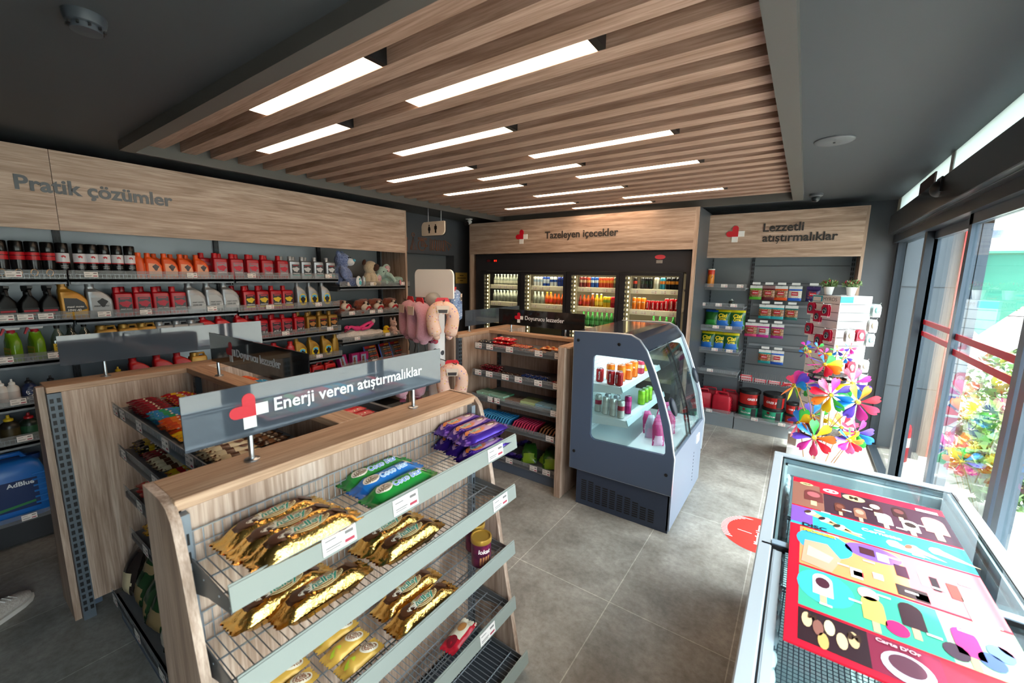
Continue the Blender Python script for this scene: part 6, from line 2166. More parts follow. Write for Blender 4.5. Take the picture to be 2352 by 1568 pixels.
# crisps tube, tin and bags
def tubecan():
    t = thing('crisps_tube', None, 'crisps tube')
    MB().lathe([(.037, 0), (.038, .003), (.038, .11), (.038, .15), (.038, .2), (.037, .205)], 24, (0, 0, 0), [0, 0, 0, 1, 1]).build('body', [M('#d8801f', .3), M('#c9341a', .3)], t, False)
    MB().lathe([(.039, .203), (.039, .215), (.001, .216)], 24).build('lid', M('#d9d4cc', .4), t, False)
    f = on_cyl(.0386)
    mb = MB()
    mb.add([f(Vector((0, .026 * math.cos(a * PI / 8), .13 + .03 * math.sin(a * PI / 8)))) for a in range(16)], [tuple(range(16))])
    mb.build('label_patch', M('#2a1c18', .5), t, False, 0)
    return t
Kind(tubecan).put((-.945, 5.55, LZ[0] + .002), -PI / 2 - .05, 'orange and red crisps tube alone on top snack shelf')
Kind(lambda: squeeze('#1d2622', .09, .033, '#c9c9c6', 'snack_cup', '#26382e')).put((-.70, 5.58, LZ[1] + .002), -PI / 2, 'small dark cup on second snack shelf')
Cizi = bag('#1f5a22', '#2a6fc4', '#d8c81f', 'Çizi', .17, .225, .07, 21, '#f0d423', 'ÇITIR')
CiziB = bag('#1f5a22', '#2a8a34', '#1f4f9c', None, .16, .215, .07, 22)
for row_, z, items in (('upper', LZ[2], ((-.90, CiziB, 5.56), (-.775, Cizi, 5.55), (-.70, Cizi, 5.64), (-.62, Cizi, 5.56))), ('lower', LZ[3], ((-.93, Cizi, 5.55), (-.86, Cizi, 5.64), (-.79, Cizi, 5.56), (-.66, Cizi, 5.55)))):
    for k, (x, kind, y) in enumerate(items):
        kind.put((x, y, z + .002), 0, 'green %s bag, %s of four on the %s bag shelf' % ('crisps' if kind is CiziB else 'yellow topped crisps', place(k, 4), row_), 'green crisps bags', (0, -.12, -PI / 2 + .12 * (k - 1.5)))
def nutbag(c, zip_='#d9d9d6', nuts=('#7a4a2c', '#b58a5a', '#8a5a34', '#c9a67a')):
    def make():
        t = thing('nut_bag', None, 'nut bag')
        mt = speckle('nuts_%s' % c[1:], nuts[0], list(nuts), 130, .5, .35)
        W, H = .125, .165
        def P(s):
            def fn(u, v):
                a = (u - .5) * 2
                f = max(0, 1 - abs(a) ** 3) * (math.sin(min(1, v * 1.25) * PI) ** .5 if 0 < v < .8 else 0)
                return Vector((s * (.016 * f + .001), a * W / 2, v * H))
            return fn
        def mif(u, v):
            return 1 if v < .2 or .72 < v < .8 else 2 if v >= .8 else 0
        MB().grid(P(1), 12, 20, mif).grid(P(-1), 12, 20, mif).build('pouch', [mt, M(c, .25), M(zip_, .3)], t, False, 50)
        MB().box(.018, .0195, -.035, .028, .06, .1).build('label', M('#b01a2a', .4), t, False, 0)
        text_part('lettering', 'PEYMAN', M('#f2e8e6', .4), t, (.0205, -.003, .08), (0, 1, 0), (0, 0, 1), .05, None, .04, 0, None, False)
        MB().box(-.004, .008, -.04, .04, H + .012, H + .038).build('price_holder', M('#e6e6e4', .4), t, False, 0)
        MB().tube([(-.09, 0, H - .008), (.004, 0, H - .008), (.012, 0, H + .002)], .0022, 6).build('hook', m_steel, t, False)
        return t
    return Kind(make)
NB = {'green': nutbag('#4f9a2a'), 'maroon': nutbag('#5a1620', '#8a6a6a'), 'orange': nutbag('#c9481a'), 'blue': nutbag('#1f56b5', '#d9d9d6', ('#c9c2b4', '#e0d8c8', '#b5a890', '#d9cfba')), 'navy': nutbag('#241c4a', '#3a2a5a', ('#3a2a5a', '#2c2248', '#b5702a', '#4a3a6a')),
      'teal': nutbag('#1f8a8f'), 'dark teal': nutbag('#1a5f5a'), 'rose': nutbag('#c9406a'), 'magenta': nutbag('#b52a8a', '#d9d9d6', ('#b5a8a8', '#d0c8c8', '#9a8a8a', '#c0b4b0')), 'plum': nutbag('#8f2a7a'), 'aqua': nutbag('#1f9aa5')}
rowsn = (('top', 1.555, ((-.475, 'green'), (-.345, 'maroon'), (-.22, 'orange'), (-.085, 'blue'), (.08, 'navy'))), ('second', 1.335, ((-.36, 'teal'), (-.235, 'aqua'), (-.10, 'dark teal'))),
         ('third', 1.11, ((-.485, 'rose'), (-.36, 'magenta'), (-.215, 'plum'))), ('lowest', .80, ((-.315, 'teal'), (-.185, 'blue'))))
for rn, z, items in rowsn:
    for x, c in items:
        NB[c].put((x, 5.74, z), -PI / 2, '%s nut bag hanging in the %s row of nut bags' % (c, rn), 'hanging nut bags')
# jerry cans and tubs on the base
def jerry():
    t = thing('jerry_can', None, 'jerry can')
    m = M('#b81a2e', .4)
    rr = [ring(0, 0, .12 * a, .21 * b_, z, .025) for z, a, b_ in ((0, .95, .97), (.008, 1, 1), (.19, 1, 1), (.215, .85, .85), (.22, .6, .62))]
    MB().loft(rr).build('body', m, t, False)
    MB().tube([(0, -.05, .215), (0, -.045, .25), (0, .055, .25), (0, .065, .215)], .011, 8).build('handle', m, t, False)
    MB().lathe([(.018, .215), (.018, .24), (.022, .24), (.022, .255), (.001, .256)], 14, (0, -.075, 0)).build('cap', m, t, False)
    mb = MB()
    mb.tube([(.06, -.035, .07), (.06, .035, .07), (.06, .035, .14), (.06, -.035, .14)], .004, 6, 0, True)
    mb.build('emboss', m, t, False)
    mb = MB()
    for z in (.04, .065, .09, .115, .14, .165):
        mb.tube([(-.05, .106, z), (.05, .106, z)], .005, 6)
    mb.build('ribs', m, t, False)
    return t
Jc = Kind(jerry)
for x, y, rz, lab in ((-.70, 5.58, -PI / 2 - .1, 'red jerry can in front on bottom snack shelf'), (-.93, 5.6, -PI / 2 + .25, 'red jerry can at left end of bottom snack shelf'), (-.86, 5.74, -PI / 2, 'red jerry can standing behind, left one'), (-.64, 5.75, -PI / 2, 'red jerry can standing behind, right one')):
    Jc.put((x, y, .162), rz, lab, 'red jerry cans')
def tub(col, w, h, word):
    def make():
        t = thing('grease_tub', None, 'tub')
        MB().lathe([(w * .92, 0), (w * .94, .004), (w, h * .86)], 32).build('body', M(col, .4), t, False)
        MB().lathe([(w * 1.04, h * .78), (w * 1.07, h * .80), (w * 1.07, h * .97), (w * 1.02, h), (w * .98, h * .97), (.001, h * .96)], 32).build('lid', m_black, t, False)
        mb = MB()
        f = on_cyl(w * 1.0)
        n = 6
        a0, a1 = .45, 1.0
        vs = [f(Vector((0, w * (a0 + (a1 - a0) * k / n), zz))) for zz in (h * .06, h * .74) for k in range(n + 1)]
        mb.add(vs, [(k, k + 1, n + 2 + k, n + 1 + k) for k in range(n)])
        mb.build('side_label', M('#17181a', .5), t, False)
        text_part('lettering', word, M('#f0ecec', .4), t, (0, -w * .1, h * .42), (0, 1, 0), (0, 0, 1), w * 1.0, None, .03, 0, on_cyl(w * 1.005), False, .15)
        mb = MB()
        f2 = on_cyl(w * 1.003)
        mb.add([f2(Vector((0, a * w, b_ * h))) for a, b_ in ((-.42, .56), (-.15, .56), (-.15, .72), (-.42, .72))], [(0, 1, 2, 3)])
        mb.build('emblem', M('#8a1220', .5), t, False, 0)
        return t
    return Kind(make)
TR, TG, TS = tub('#b8231f', .108, .165, 'GRES 3'), tub('#2fa07a', .108, .165, 'KALSİYUM'), tub('#b8231f', .062, .125, 'GRES 3')
for x, c in ((-.415, 'left'), (-.165, 'right')):
    TG.put((x, 5.63, .152), -PI / 2 - .1, 'big green grease tub at bottom of the %s stack' % c, 'big grease tubs')
    TR.put((x, 5.625, .318), -PI / 2 + (.5 if c == 'left' else -.1), 'big red grease tub on top of the %s stack' % c, 'big grease tubs')
for x, c in ((.02, 'left'), (.165, 'right')):
    TS.put((x, 5.63, .152), -PI / 2, 'small red grease tub at bottom of the %s small stack' % c, 'small grease tubs')
    TS.put((x, 5.63, .278), -PI / 2, 'small red grease tub on top of the %s small stack' % c, 'small grease tubs')

# ------------------------------------------------------------------ ice cream chest freezer with poster
fz = thing('chest_freezer', 'long white glass topped ice cream chest freezer beside the sliding doors', 'freezer', (.31, 1.5, 0))
FX, FXR, FYN, FYF, FZ = -.035, .655, .42, 2.56, .88
m_fz = M('#dfe5ea', .35)
mb = MB()
mb.box(FX, FX + .055, FYN, FYF, .08, .84).box(FXR - .055, FXR, FYN, FYF, .08, .84)
mb.box(FX, FXR, FYN, FYN + .055, .08, .84).box(FX, FXR, FYF - .055, FYF, .08, .84)
mb.box(FX, FXR, FYN, FYF, .06, .25)
mb.build('cabinet', m_fz, fz, True, 0)
m_rim = M('#c3cdd6', .3, .35)
mb = MB()
mb.rbox(FX - .012, FX + .03, FYN, FYF + .01, .84, FZ, .006).rbox(FXR - .03, FXR + .012, FYN, FYF + .01, .84, FZ, .006)
mb.rbox(FX - .012, FXR + .012, FYF - .03, FYF + .012, .84, FZ + .002, .006).rbox(FX - .012, FXR + .012, FYN - .012, FYN + .03, .84, FZ + .002, .006)
mb.box(FX + .03, FX + .045, FYN, FYF, .835, .868).box(FXR - .045, FXR - .03, FYN, FYF, .835, .868)
mb.build('rim', m_rim, fz)
MB().box(FX + .031, FX + .036, FYN + .02, FYF - .03, .868, .873).box(FXR - .036, FXR - .031, FYN + .02, FYF - .03, .868, .873).box(FX + .03, FXR - .03, FYF - .037, FYF - .031, .868, .873).build('gasket', m_black, fz, True, 0)
MB().box(FX + .04, FXR - .04, FYN + .02, FYF - .04, .25, .27).build('floor_liner', M('#e6eef2', .4), fz, True, 0)
YD = 1.66
lid = MB().box(FX + .035, FXR - .035, YD - .03, FYF - .04, .872, .877).build('glass_lid', m_glass, fz, True, 0)
mb = MB()
mb.box(FX + .03, FXR - .03, YD - .035, YD - .005, .868, .884)
mb.build('lid_handle', M('#9fb4c6', .3, .3), lid, True, 0)
MB().box(FX + .0, FX + .07, YD - .045, YD - .034, .862, .88).box(FX + .032, FXR - .032, YD - .038, YD - .035, .866, .880).build('lid_seal', m_black, lid, True, 0)
lid = MB().box(FX + .035, FXR - .035, FYN + .03, YD + .06, .860, .865).build('glass_lid', m_glass, fz, True, 0)
MB().box(FX + .04, FX + .062, FYN + .03, YD - .05, .858, .869).box(FXR - .062, FXR - .04, FYN + .03, YD - .05, .858, .869).build('lid_frame', M('#b7c6d2', .35, .2), lid, True, 0)
m_basket = M('#7f8c98', .45, .4)
for y0, y1 in ((.50, 1.0), (1.02, 1.5), (1.52, 2.0), (2.02, 2.48)):
    mb = MB()
    zb = .62
    for k in range(40):
        x = .03 + k * (.56 / 39)
        mb.tube([(x, y0, .8), (x, y0, zb), (x, y1, zb), (x, y1, .8)], .0016, 4)
    for k in range(32):
        y = y0 + k * (y1 - y0) / 31
        mb.tube([(.03, y, .8), (.03, y, zb), (.59, y, zb), (.59, y, .8)], .0016, 4)
    mb.tube([(.03, y0, .8), (.59, y0, .8), (.59, y1, .8), (.03, y1, .8)], .004, 6, 0, True)
    mb.build('basket', m_basket, fz)
# frost along the inside wall
mb = MB()
for k in range(40):
    mb.ell((FX + .062, .55 + k * .048, .80 + .02 * math.sin(k * 2.1)), (.012, .03, .02), None, 8, 6, 0, .4, k)
mb.build('frost', M('#eef4f8', .7), fz)
# ice creams under the glass
def icepack():
    return pack('ice_cream_pack', 'ice cream pack', .15, .07, .03, [M('#3a66a8', .3), M('#d8dde6', .3)], lambda u, v: 1 if .4 < u < .6 else 0, (), (), 31)
Ice = Kind(icepack)
for k, (x, y) in enumerate(((.16, .62), (.27, .63), (.38, .62), (.49, .63), (.16, .80), (.27, .81), (.38, .80), (.49, .81))):
    Ice.put((x, y, .625), .05 * (-1) ** k, 'blue and white ice cream pack in nearest freezer basket, %s %s' % (ORD[k % 4], 'front' if k < 4 else 'behind'), 'ice cream packs in the freezer')

# poster board
PX0, PX1, PY0, PY1 = .045, .535, 1.165, 2.242
PZ = .8955
po_ = thing('poster_board', 'red ice cream menu poster board lying on the freezer glass', 'poster', (.29, 1.7, PZ - .006))
MB().box(PX0, PX1, PY0, PY1, PZ - .006, PZ).build('board', M('#d8142e', .35), po_, True, 0)
def PU(u, v):
    """poster coordinates: u to the right, v from the near edge up, both 0..1"""
    return PX0 + u * (PX1 - PX0), PY0 + v * (PY1 - PY0)
def pr(name, pts, col, lvl, rough=.35):
    mb = MB()
    lo = [PU(*p) + (PZ + .0004 * lvl,) for p in pts]
    mb.add(lo, [tuple(range(len(lo)))])
    return mb.build(name, M(col, rough), po_, True, 0)
def rect(u0, v0, u1, v1):
    return [(u0, v0), (u1, v0), (u1, v1), (u0, v1)]
def rel(cu, cv, ru, rv, n=20):
    return [(cu + ru * math.cos(2 * PI * k / n), cv + rv * math.sin(2 * PI * k / n)) for k in range(n)]
bands = [('band', rect(.0, .735, .22, .95), '#8a5a4c'), ('band', rect(.22, .735, 1, .95), '#3a1f2c'), ('band', rect(.0, .585, 1, .725), '#2fb4d8'), ('band', rect(0, .60, .14, .725), '#7a4fb0'),
         ('band', rect(.06, .345, .62, .575), '#e8925e'), ('band', rect(.62, .345, 1, .575), '#d8646c'), ('band', rect(.06, .15, .7, .335), '#3fa88c'), ('band', rect(.7, .15, 1, .335), '#a8d8a8'),
         ('band', rect(.06, .02, .36, .14), '#2e1a20'), ('band', rect(.36, .02, .64, .14), '#7a1f3a'), ('band', rect(.64, .02, 1, .14), '#c41f34')]
for i, (n_, p, c) in enumerate(bands):
    pr('printed_band', p, c, 1 if i != 3 else 1.6)
pr('printed_disc', rel(.20, .50, .16, .075), '#3a9ad8', 2)
pr('printed_disc', rel(.47, .53, .15, .045), '#7a54b8', 2)
pr('printed_disc', rel(.19, .26, .14, .075), '#3fb0d8', 2)
def stick(u, v, w, h, col, top=None, st='#d8b98a', up=True):
    s = 1 if up else -1
    pr('printed_ice_cream', rect(u - w * .16, v - s * h * .75, u + w * .16, v - s * h * .3), st, 3)
    pr('printed_ice_cream', [(u - w / 2, v - h * .4), (u + w / 2, v - h * .4)] + [(u + w / 2 * math.cos(a), v + h * .25 + h * .25 * math.sin(a)) for a in [PI * k / 8 for k in range(9)]], col, 4)
    if top:
        pr('printed_ice_cream', rel(u, v + h * .12, w * .36, h * .22, 12), top, 5)
stick(.15, .845, .13, .11, '#6a3030', '#a85a60')
stick(.325, .80, .07, .08, '#5a2a20', '#7a4436')
stick(.45, .795, .075, .085, '#8a5a48', '#c08a78')
stick(.56, .875, .09, .085, '#3a1a1e', '#e8e0d4')
stick(.60, .80, .09, .09, '#f0ece2')
stick(.71, .885, .085, .085, '#2e1616', '#5a3030')
stick(.75, .795, .095, .085, '#f0ece2', '#2a1a18')
stick(.9, .845, .13, .13, '#a8706c')
pr('printed_logo', rect(.2, .895, .345, .96), '#d8142e', 4)
pr('printed_logo', rel(.275, .93, .055, .018), '#f6f0f0', 5)
pr('printed_logo', rel(.275, .93, .034, .009), '#d8142e', 6)
pr('printed_logo', rel(.275, .929, .014, .0045), '#f6f0f0', 7)
pr('printed_logo', rel(.43, .915, .075, .026), '#d8bc88', 5)
pr('printed_logo', rel(.10, .945, .05, .014), '#d8c08a', 5)
def cone(u, v, ang, L_, col1, col2):
    c, s = math.cos(ang), math.sin(ang)
    def T(a, b_):
        return (u + (a * c - b_ * s) * 1.0, v + (a * s + b_ * c) * .45)
    pr('printed_cone', [T(-.0, .04), T(-.0, -.04), T(L_, 0)], '#c8a078', 3)
    pr('printed_cone', [T(.03 * math.cos(a) - .015, .05 * math.sin(a)) for a in [2 * PI * k / 14 for k in range(14)]], col1, 4)
    pr('printed_cone', [T(.018 * math.cos(a) - .035, .035 * math.sin(a)) for a in [2 * PI * k / 14 for k in range(14)]], col2, 5)
cone(.14, .69, -.5, .17, '#f0e8e0', '#4a2a22')
cone(.23, .665, -.5, .17, '#f0e8e0', '#2a1c20')
cone(.32, .64, -.5, .15, '#e8d8c8', '#3a2a20')
cone(.62, .63, -.4, .18, '#f4d8d8', '#e8a0a8')
cone(.72, .635, -.4, .16, '#f0e4e0', '#7a4a3a')
cone(.85, .66, -.4, .2, '#f4ece8', '#f0d0d0')
pr('printed_box', [(.07, .36), (.23, .345), (.29, .43), (.22, .50), (.09, .49)], '#e09a80', 4)
pr('printed_box', [(.10, .40), (.22, .39), (.25, .43), (.11, .46)], '#e8b8a0', 5)
for u, v, w, h, c in ((.44, .53, .08, .04, '#4a2028'), (.52, .52, .06, .045, '#f0e8e4'), (.60, .475, .06, .06, '#3f2030'), (.70, .47, .035, .065, '#f0ece8'), (.75, .46, .035, .065, '#2a1a20'), (.83, .45, .05, .07, '#6a3a34'),
                      (.36, .385, .06, .05, '#f0e8e0'), (.37, .385, .05, .025, '#c8203a'), (.47, .405, .05, .03, '#e8eef4'), (.62, .375, .14, .05, '#3a2a2c'), (.66, .37, .06, .03, '#e8e0dc'), (.90, .385, .1, .1, '#e8c8c4')):
    pr('printed_item', rect(u - w / 2, v - h / 2, u + w / 2, v + h / 2), c, 4)
for k, u in enumerate((.18, .41, .58, .78)):
    stick(u, .25 + .015 * (-1) ** k, .1, .11, ('#f2f0ee', '#e8d060', '#3a1c24', '#d83a8a')[k], ('#4a2030', None, None, None)[k], '#d8a888')
for u, v, c in ((.50, .195, '#d81f6a'), (.72, .19, '#4a3040'), (.9, .24, '#7a9ad0'), (.85, .2, '#5a74b8'), (.95, .27, '#e890b0'), (.40, .30, '#e8b0a0')):
    pr('printed_item', rel(u, v, .05, .028, 14), c, 4)
for u, v, c in ((.10, .10, '#d8b890'), (.15, .085, '#8a5a50'), (.20, .10, '#e0c8a0'), (.25, .07, '#d8b890'), (.30, .09, '#c8a880'), (.17, .045, '#c8a060')):
    pr('printed_item', rel(u, v, .024, .028, 12), c, 4)
pr('printed_bowl', rel(.5, .065, .1, .045), '#c8c0d0', 4)
pr('printed_bowl', rel(.5, .072, .07, .03), '#5a3040', 5)
pr('printed_item', rel(.8, .07, .09, .03), '#e0b860', 4)
pr('price_strip', rect(.83, .945, .96, .965), '#f2e8e8', 5)
for k in range(22):
    u, v = .16 + .78 * ((k * 37) % 22) / 22, .18 + .7 * ((k * 13) % 22) / 22
    pr('price_strip', rect(u, v, u + .06, v + .008), '#f2ecec', 6)
def pt(txt, u, v, w, col, lvl=8, bold=.03):
    x, y = PU(u, v)
    text_part('lettering', txt, M(col, .4), po_, (x, y, PZ + .0004 * lvl), (1, 0, 0), (0, 1, 0), w, None, bold)
pt('YENİ', .10, .945, .03, '#3a2a1a')
pt('M', .43, .915, .028, '#3a2418', 8, .05)
pt('Cornetto', .55, .675, .11, '#f4fbff')
pt('DISC', .15, .592, .075, '#1a1a20')
pt('NOGGER', .18, .555, .095, '#e8c020', 8, .06)
pt("Carte D'Or", .48, .125, .085, '#d8b0b8')
pt('M', .305, .10, .025, '#3a2418', 8, .05)
pt('M', .125, .115, .018, '#3a2418', 8, .05)

# ------------------------------------------------------------------ floor sticker
fs = thing('floor_sticker', 'round red social distance floor sticker beside the chest freezer', 'floor sticker', (-.095, 3.235, 0))
cx, cy, R0 = -.095, 3.235, .236
MB().add([(cx + R0 * math.cos(2 * PI * k / 64), cy + R0 * math.sin(2 * PI * k / 64), .0012) for k in range(64)], [tuple(range(64))]).build('disc', M('#e0352f', .4), fs, True, 0)
mb = MB()
for k in range(17):
    y = cy - .16 + k * .0195 + .03
    for s in (-1,):
        xo = math.sqrt(max(0, R0 ** 2 - (y - cy) ** 2))
        xi = math.sqrt(max(0, (R0 - .04) ** 2 - (y - cy) ** 2))
        if xo - xi > .09:
            continue
        xo2 = math.sqrt(max(0, R0 ** 2 - (y + .009 - cy) ** 2))
        xi2 = math.sqrt(max(0, (R0 - .04) ** 2 - (y + .009 - cy) ** 2))
        mb.add([(cx - xo, y, .0018), (cx - xi, y, .0018), (cx - xi2, y + .009, .0018), (cx - xo2, y + .009, .0018)], [(0, 1, 2, 3)])
mb.add([(cx - .13, cy - .01, .0018), (cx - .04, cy - .014, .0018), (cx - .04, cy - .009, .0018), (cx - .13, cy - .004, .0018)], [(0, 1, 2, 3)])
mb.build('stripes', m_white, fs, True, 0)
text_part('lettering', 'Mesafeni koru', m_white, fs, (cx - .0, cy, .0018), (0, 1, 0), (-1, 0, 0), .27, None, .03)
text_part('lettering', 'Riskten korun', m_white, fs, (cx + .055, cy, .0018), (0, 1, 0), (-1, 0, 0), .25, None, .02)

# ------------------------------------------------------------------ key ring rack by the glass
rk = thing('display_rack', 'white slatted spinner rack hung with key rings', 'display rack', (.291, 4.968, 0), None, math.radians(40))
rk['label'] = 'white slatted spinner rack hung with key ring cards by the glass front'
SS = .31
h_ = SS / 2
m_rack = M('#e4e2e0', .4)
mb = MB().box(-h_, h_, -h_, h_, .45, 1.655)
mb.build('tower', m_rack, rk, False, 0)
mb = MB()
z = .52
while z < 1.58:
    mb.box(-h_ - .001, -h_ + .001, -h_ + .008, h_ - .008, z, z + .006)
    mb.box(-h_ + .008, h_ - .008, -h_ - .001, -h_ + .001, z, z + .006)
    z += .0755
mb.build('slat_groove', M('#6b6b6d', .5), rk, False, 0)
mb = MB()
mb.box(-h_ - .002, -h_, .04, h_, 1.595, 1.65).box(-h_, -.03, -h_ - .002, -h_, 1.595, 1.65)
mb.build('header_tag', M('#2f9fb4', .4), rk, False, 0)
MB().box(-h_ - .003, -h_ - .002, .055, h_ - .01, 1.600, 1.638).build('header_card', m_white, rk, False, 0)
text_part('lettering', 'MYROS', M('#7d7a78', .4), rk, (-h_ - .001, -.045, 1.622), (0, -1, 0), (0, 0, 1), .15, None, 0, .001, None, False)
text_part('lettering', 'MYROS', M('#c9b8b0', .4), rk, (.06, -h_ - .001, 1.622), (1, 0, 0), (0, 0, 1), .15, None, 0, .001, None, False)
mb = MB().box(-.28, .27, -.25, .25, 0, .18)
o = mb.build('base', M('#eceae8', .5), rk, False, 0)
o.rotation_euler = (0, 0, -math.radians(40))
o = MB().box(-.21, .21, -.18, .2, .18, .452).build('plinth', M('#f0efed', .5), rk, False, 0)
o.rotation_euler = (0, 0, -math.radians(40))
def local(rackp, lp):
    a = math.radians(40)
    return (rackp[0] + lp[0] * math.cos(a) - lp[1] * math.sin(a), rackp[1] + lp[0] * math.sin(a) + lp[1] * math.cos(a), lp[2])
RKC = (.291, 4.968)
def keycard(back, pic, metal_pic):
    def make():
        t = thing('key_ring_card', None, 'key ring')
        mb = MB()
        mb.prism([(-.03, -.09), (.03, -.09), (.034, -.07), (.034, -.02), (.022, 0), (-.022, 0), (-.034, -.02), (-.034, -.07)], 'x', -.0015, 0)
        mb.build('card', M(back, .35), t, False, 0)
        MB().prism([(-.03, -.096), (.03, -.096), (.03, -.085), (-.03, -.085)], 'x', -.001, .0005).build('clear_edge', M('#d8cfd0', .2), t, False, 0)
        mb = MB()
        mb.ell((.004, 0, -.042), (.005, .02, .024))
        mb.build('charm', M(pic, .3, metal_pic), t, False)
        mb = MB().tube([(.008, .012 * math.cos(2 * PI * k / 12), -.052 + .014 * math.sin(2 * PI * k / 12)) for k in range(12)], .002, 5, 0, True)
        mb.build('ring', m_steel, t, False)
        return t
    return Kind(make)
Kr, Kw, Kp, Kc = keycard('#b01a3c', '#4a5460', .6), keycard('#d8d6d2', '#b9a890', .2), keycard('#c2304a', '#d8a0a8', .1), keycard('#c8d8d8', '#7fb8b8', .2)
def hookbar(lp, face, ln=.11):
    d = Vector((-1, 0, 0)) if face == 'l' else Vector((0, -1, 0))
    p = Vector(lp)
    MB().tube([p, p + d * ln, p + d * (ln + .012) + Vector((0, 0, .012))], .0022, 5).build('hook', m_steel, rk, False)
a40 = math.radians(40)
lf = ((.10, 1.585, Kr, 'top left'), (.63, 1.575, Kr, 'top right'), (.36, 1.515, Kr, 'just below the top pair'), (.10, 1.39, Kr, 'middle left'), (.80, 1.355, Kr, 'middle right'), (.50, 1.30, Kr, 'lower middle'))
for f, zz, K_, nm in lf:
    yl = h_ - (f + .22) * SS
    hookbar((-h_, yl, zz + .004), 'l')
    for q in range(2):
        K_.put(local(RKC, (-h_ - .095 + .02 * q, yl + .006 * q, zz)), a40 + PI + .1 * q, 'red key ring card on rack face toward snack shelves, %s%s' % (nm, ' front' if q == 0 else ' behind'), 'key ring cards on the rack', None, 1.2)
rf = ((.98, 1.59, Kc, 'pale', 'top right edge'), (.94, 1.455, Kw, 'white', 'upper right edge'), (.28, 1.365, Kw, 'white', 'middle left'), (.60, 1.365, Kp, 'pink', 'middle right'), (.92, 1.33, Kc, 'pale', 'right edge of middle row'),
      (.86, 1.095, Kw, 'white', 'lower right edge'), (.45, 1.08, Kp, 'pink', 'lower middle'), (.9, .96, Kc, 'pale', 'lowest right edge'))
for f, zz, K_, cn, nm in rf:
    xl = -h_ + (f - .2) * SS
    hookbar((xl, -h_, zz + .004), 'r', .14)
    for q in range(3):
        K_.put(local(RKC, (xl + .004 * q, -h_ - .125 + .022 * q, zz)), a40 - PI / 2 + .1 * q, '%s key ring card on sunlit rack face, %s, %s from front' % (cn, nm, ORD[q]), 'key ring cards on the rack', None, 1.15)
# pens and black rulers on the rack top
mb = MB()
for k in range(6):
    mb.box(-.10 + .012 * k, -.095 + .012 * k, -.1 + .01 * k, .06 + .01 * k, 0, .004)
t = mb.build('paper_strips', m_black)
t.location = (.25, 4.9, 1.656)
t.rotation_euler = (0, 0, -.6)
tag(t, 'loose pile of thin black and grey strips on rack top', 'strips', None, 'stuff')
# flower pots
def pot():
    t = thing('potted_plant', None, 'potted plant')
    MB().lathe([(.026, 0), (.028, .003), (.04, .075), (.042, .078), (.038, .078), (.034, .066), (.001, .066)], 24).build('pot', M('#ecebe8', .4), t, False)
    mb = MB()
    leaves(mb, (0, 0, .1), (.062, .062, .036), 260, .03, 71)
    mb.build('foliage', leafmat('pot_leaf', '#4f6b3a', '#8aa066'), t, False, 0)
    mb = MB()
    rnd = random.Random(4)
    for k in range(12):
        p = Vector((rnd.uniform(-.055, .055), rnd.uniform(-.055, .055), rnd.uniform(.105, .135)))
        mb.ell(p, (.0055, .0055, .012), rotv(rnd.uniform(-.5, .5), rnd.uniform(-.5, .5)), 6, 5)
    mb.build('blossom', M('#b5203f', .6), t, False)
    return t
Pot = Kind(pot)
Pot.put((.185, 4.93, 1.656), 0, 'white pot of red flowering plant on rack top, left one', 'flower pots on the rack')
Pot.put((.35, 4.93, 1.656), 1.3, 'white pot of red flowering plant on rack top, right one', 'flower pots on the rack')

# ------------------------------------------------------------------ pinwheels on their stand
SC = (.235, 4.45)
st = thing('pinwheel_stand', 'black two tier holder on a white pole carrying colourful pinwheels', 'stand', (SC[0], SC[1], 0))
MB().tube([(SC[0], SC[1], 0), (SC[0], SC[1], 1.0)], .014, 14).build('pole', m_white, st)
MB().lathe([(.17, 0), (.17, .012), (.15, .018), (.02, .02), (.001, .02)], 32, (SC[0], SC[1], 0)).build('foot', m_black, st)
def tier(z, r, gap):
    mb = MB().lathe([(.02, z + .003), (r, z + .003), (r + .003, z), (r, z - .003), (.02, z - .003)], 40, (SC[0], SC[1], 0))
    mb.loft([[(SC[0] + rr * math.cos(2 * PI * k / 40), SC[1] + rr * math.sin(2 * PI * k / 40), zz) for k in range(40)] for rr, zz in ((r * .97, z - gap + .012), (r, z - gap + .012), (r * .96, z - gap - .014), (r * .93, z - gap - .014), (r * .97, z - gap + .012))], 0, False, False)
    for k in range(4):
        a = k * PI / 2 + .5
        mb.tube([(SC[0] + r * .7 * math.cos(a), SC[1] + r * .7 * math.sin(a), z), (SC[0] + r * .85 * math.cos(a), SC[1] + r * .85 * math.sin(a), z - gap)], .006, 6)
    o = mb.build('tier', M('#202022', .4), st)
    mb = MB()
    for q in range(3):
        for k in range(8 + 6 * q):
            a = 2 * PI * k / (8 + 6 * q)
            rr = r * (.4 + .25 * q)
            mb.lathe([(.005, 0), (.005, .0006), (.001, .0006)], 8, (SC[0] + rr * math.cos(a), SC[1] + rr * math.sin(a), z + .0032))
    mb.build('hole', M('#060606', .8), o)
tier(1.0, .138, .045)
tier(.485, .15, .035)
PCOL = ['#e01f3c', '#f07a1f', '#f2cf1d', '#35b24a', '#1f7fd8', '#5a3fb0', '#d8369a', '#ee4f7a']
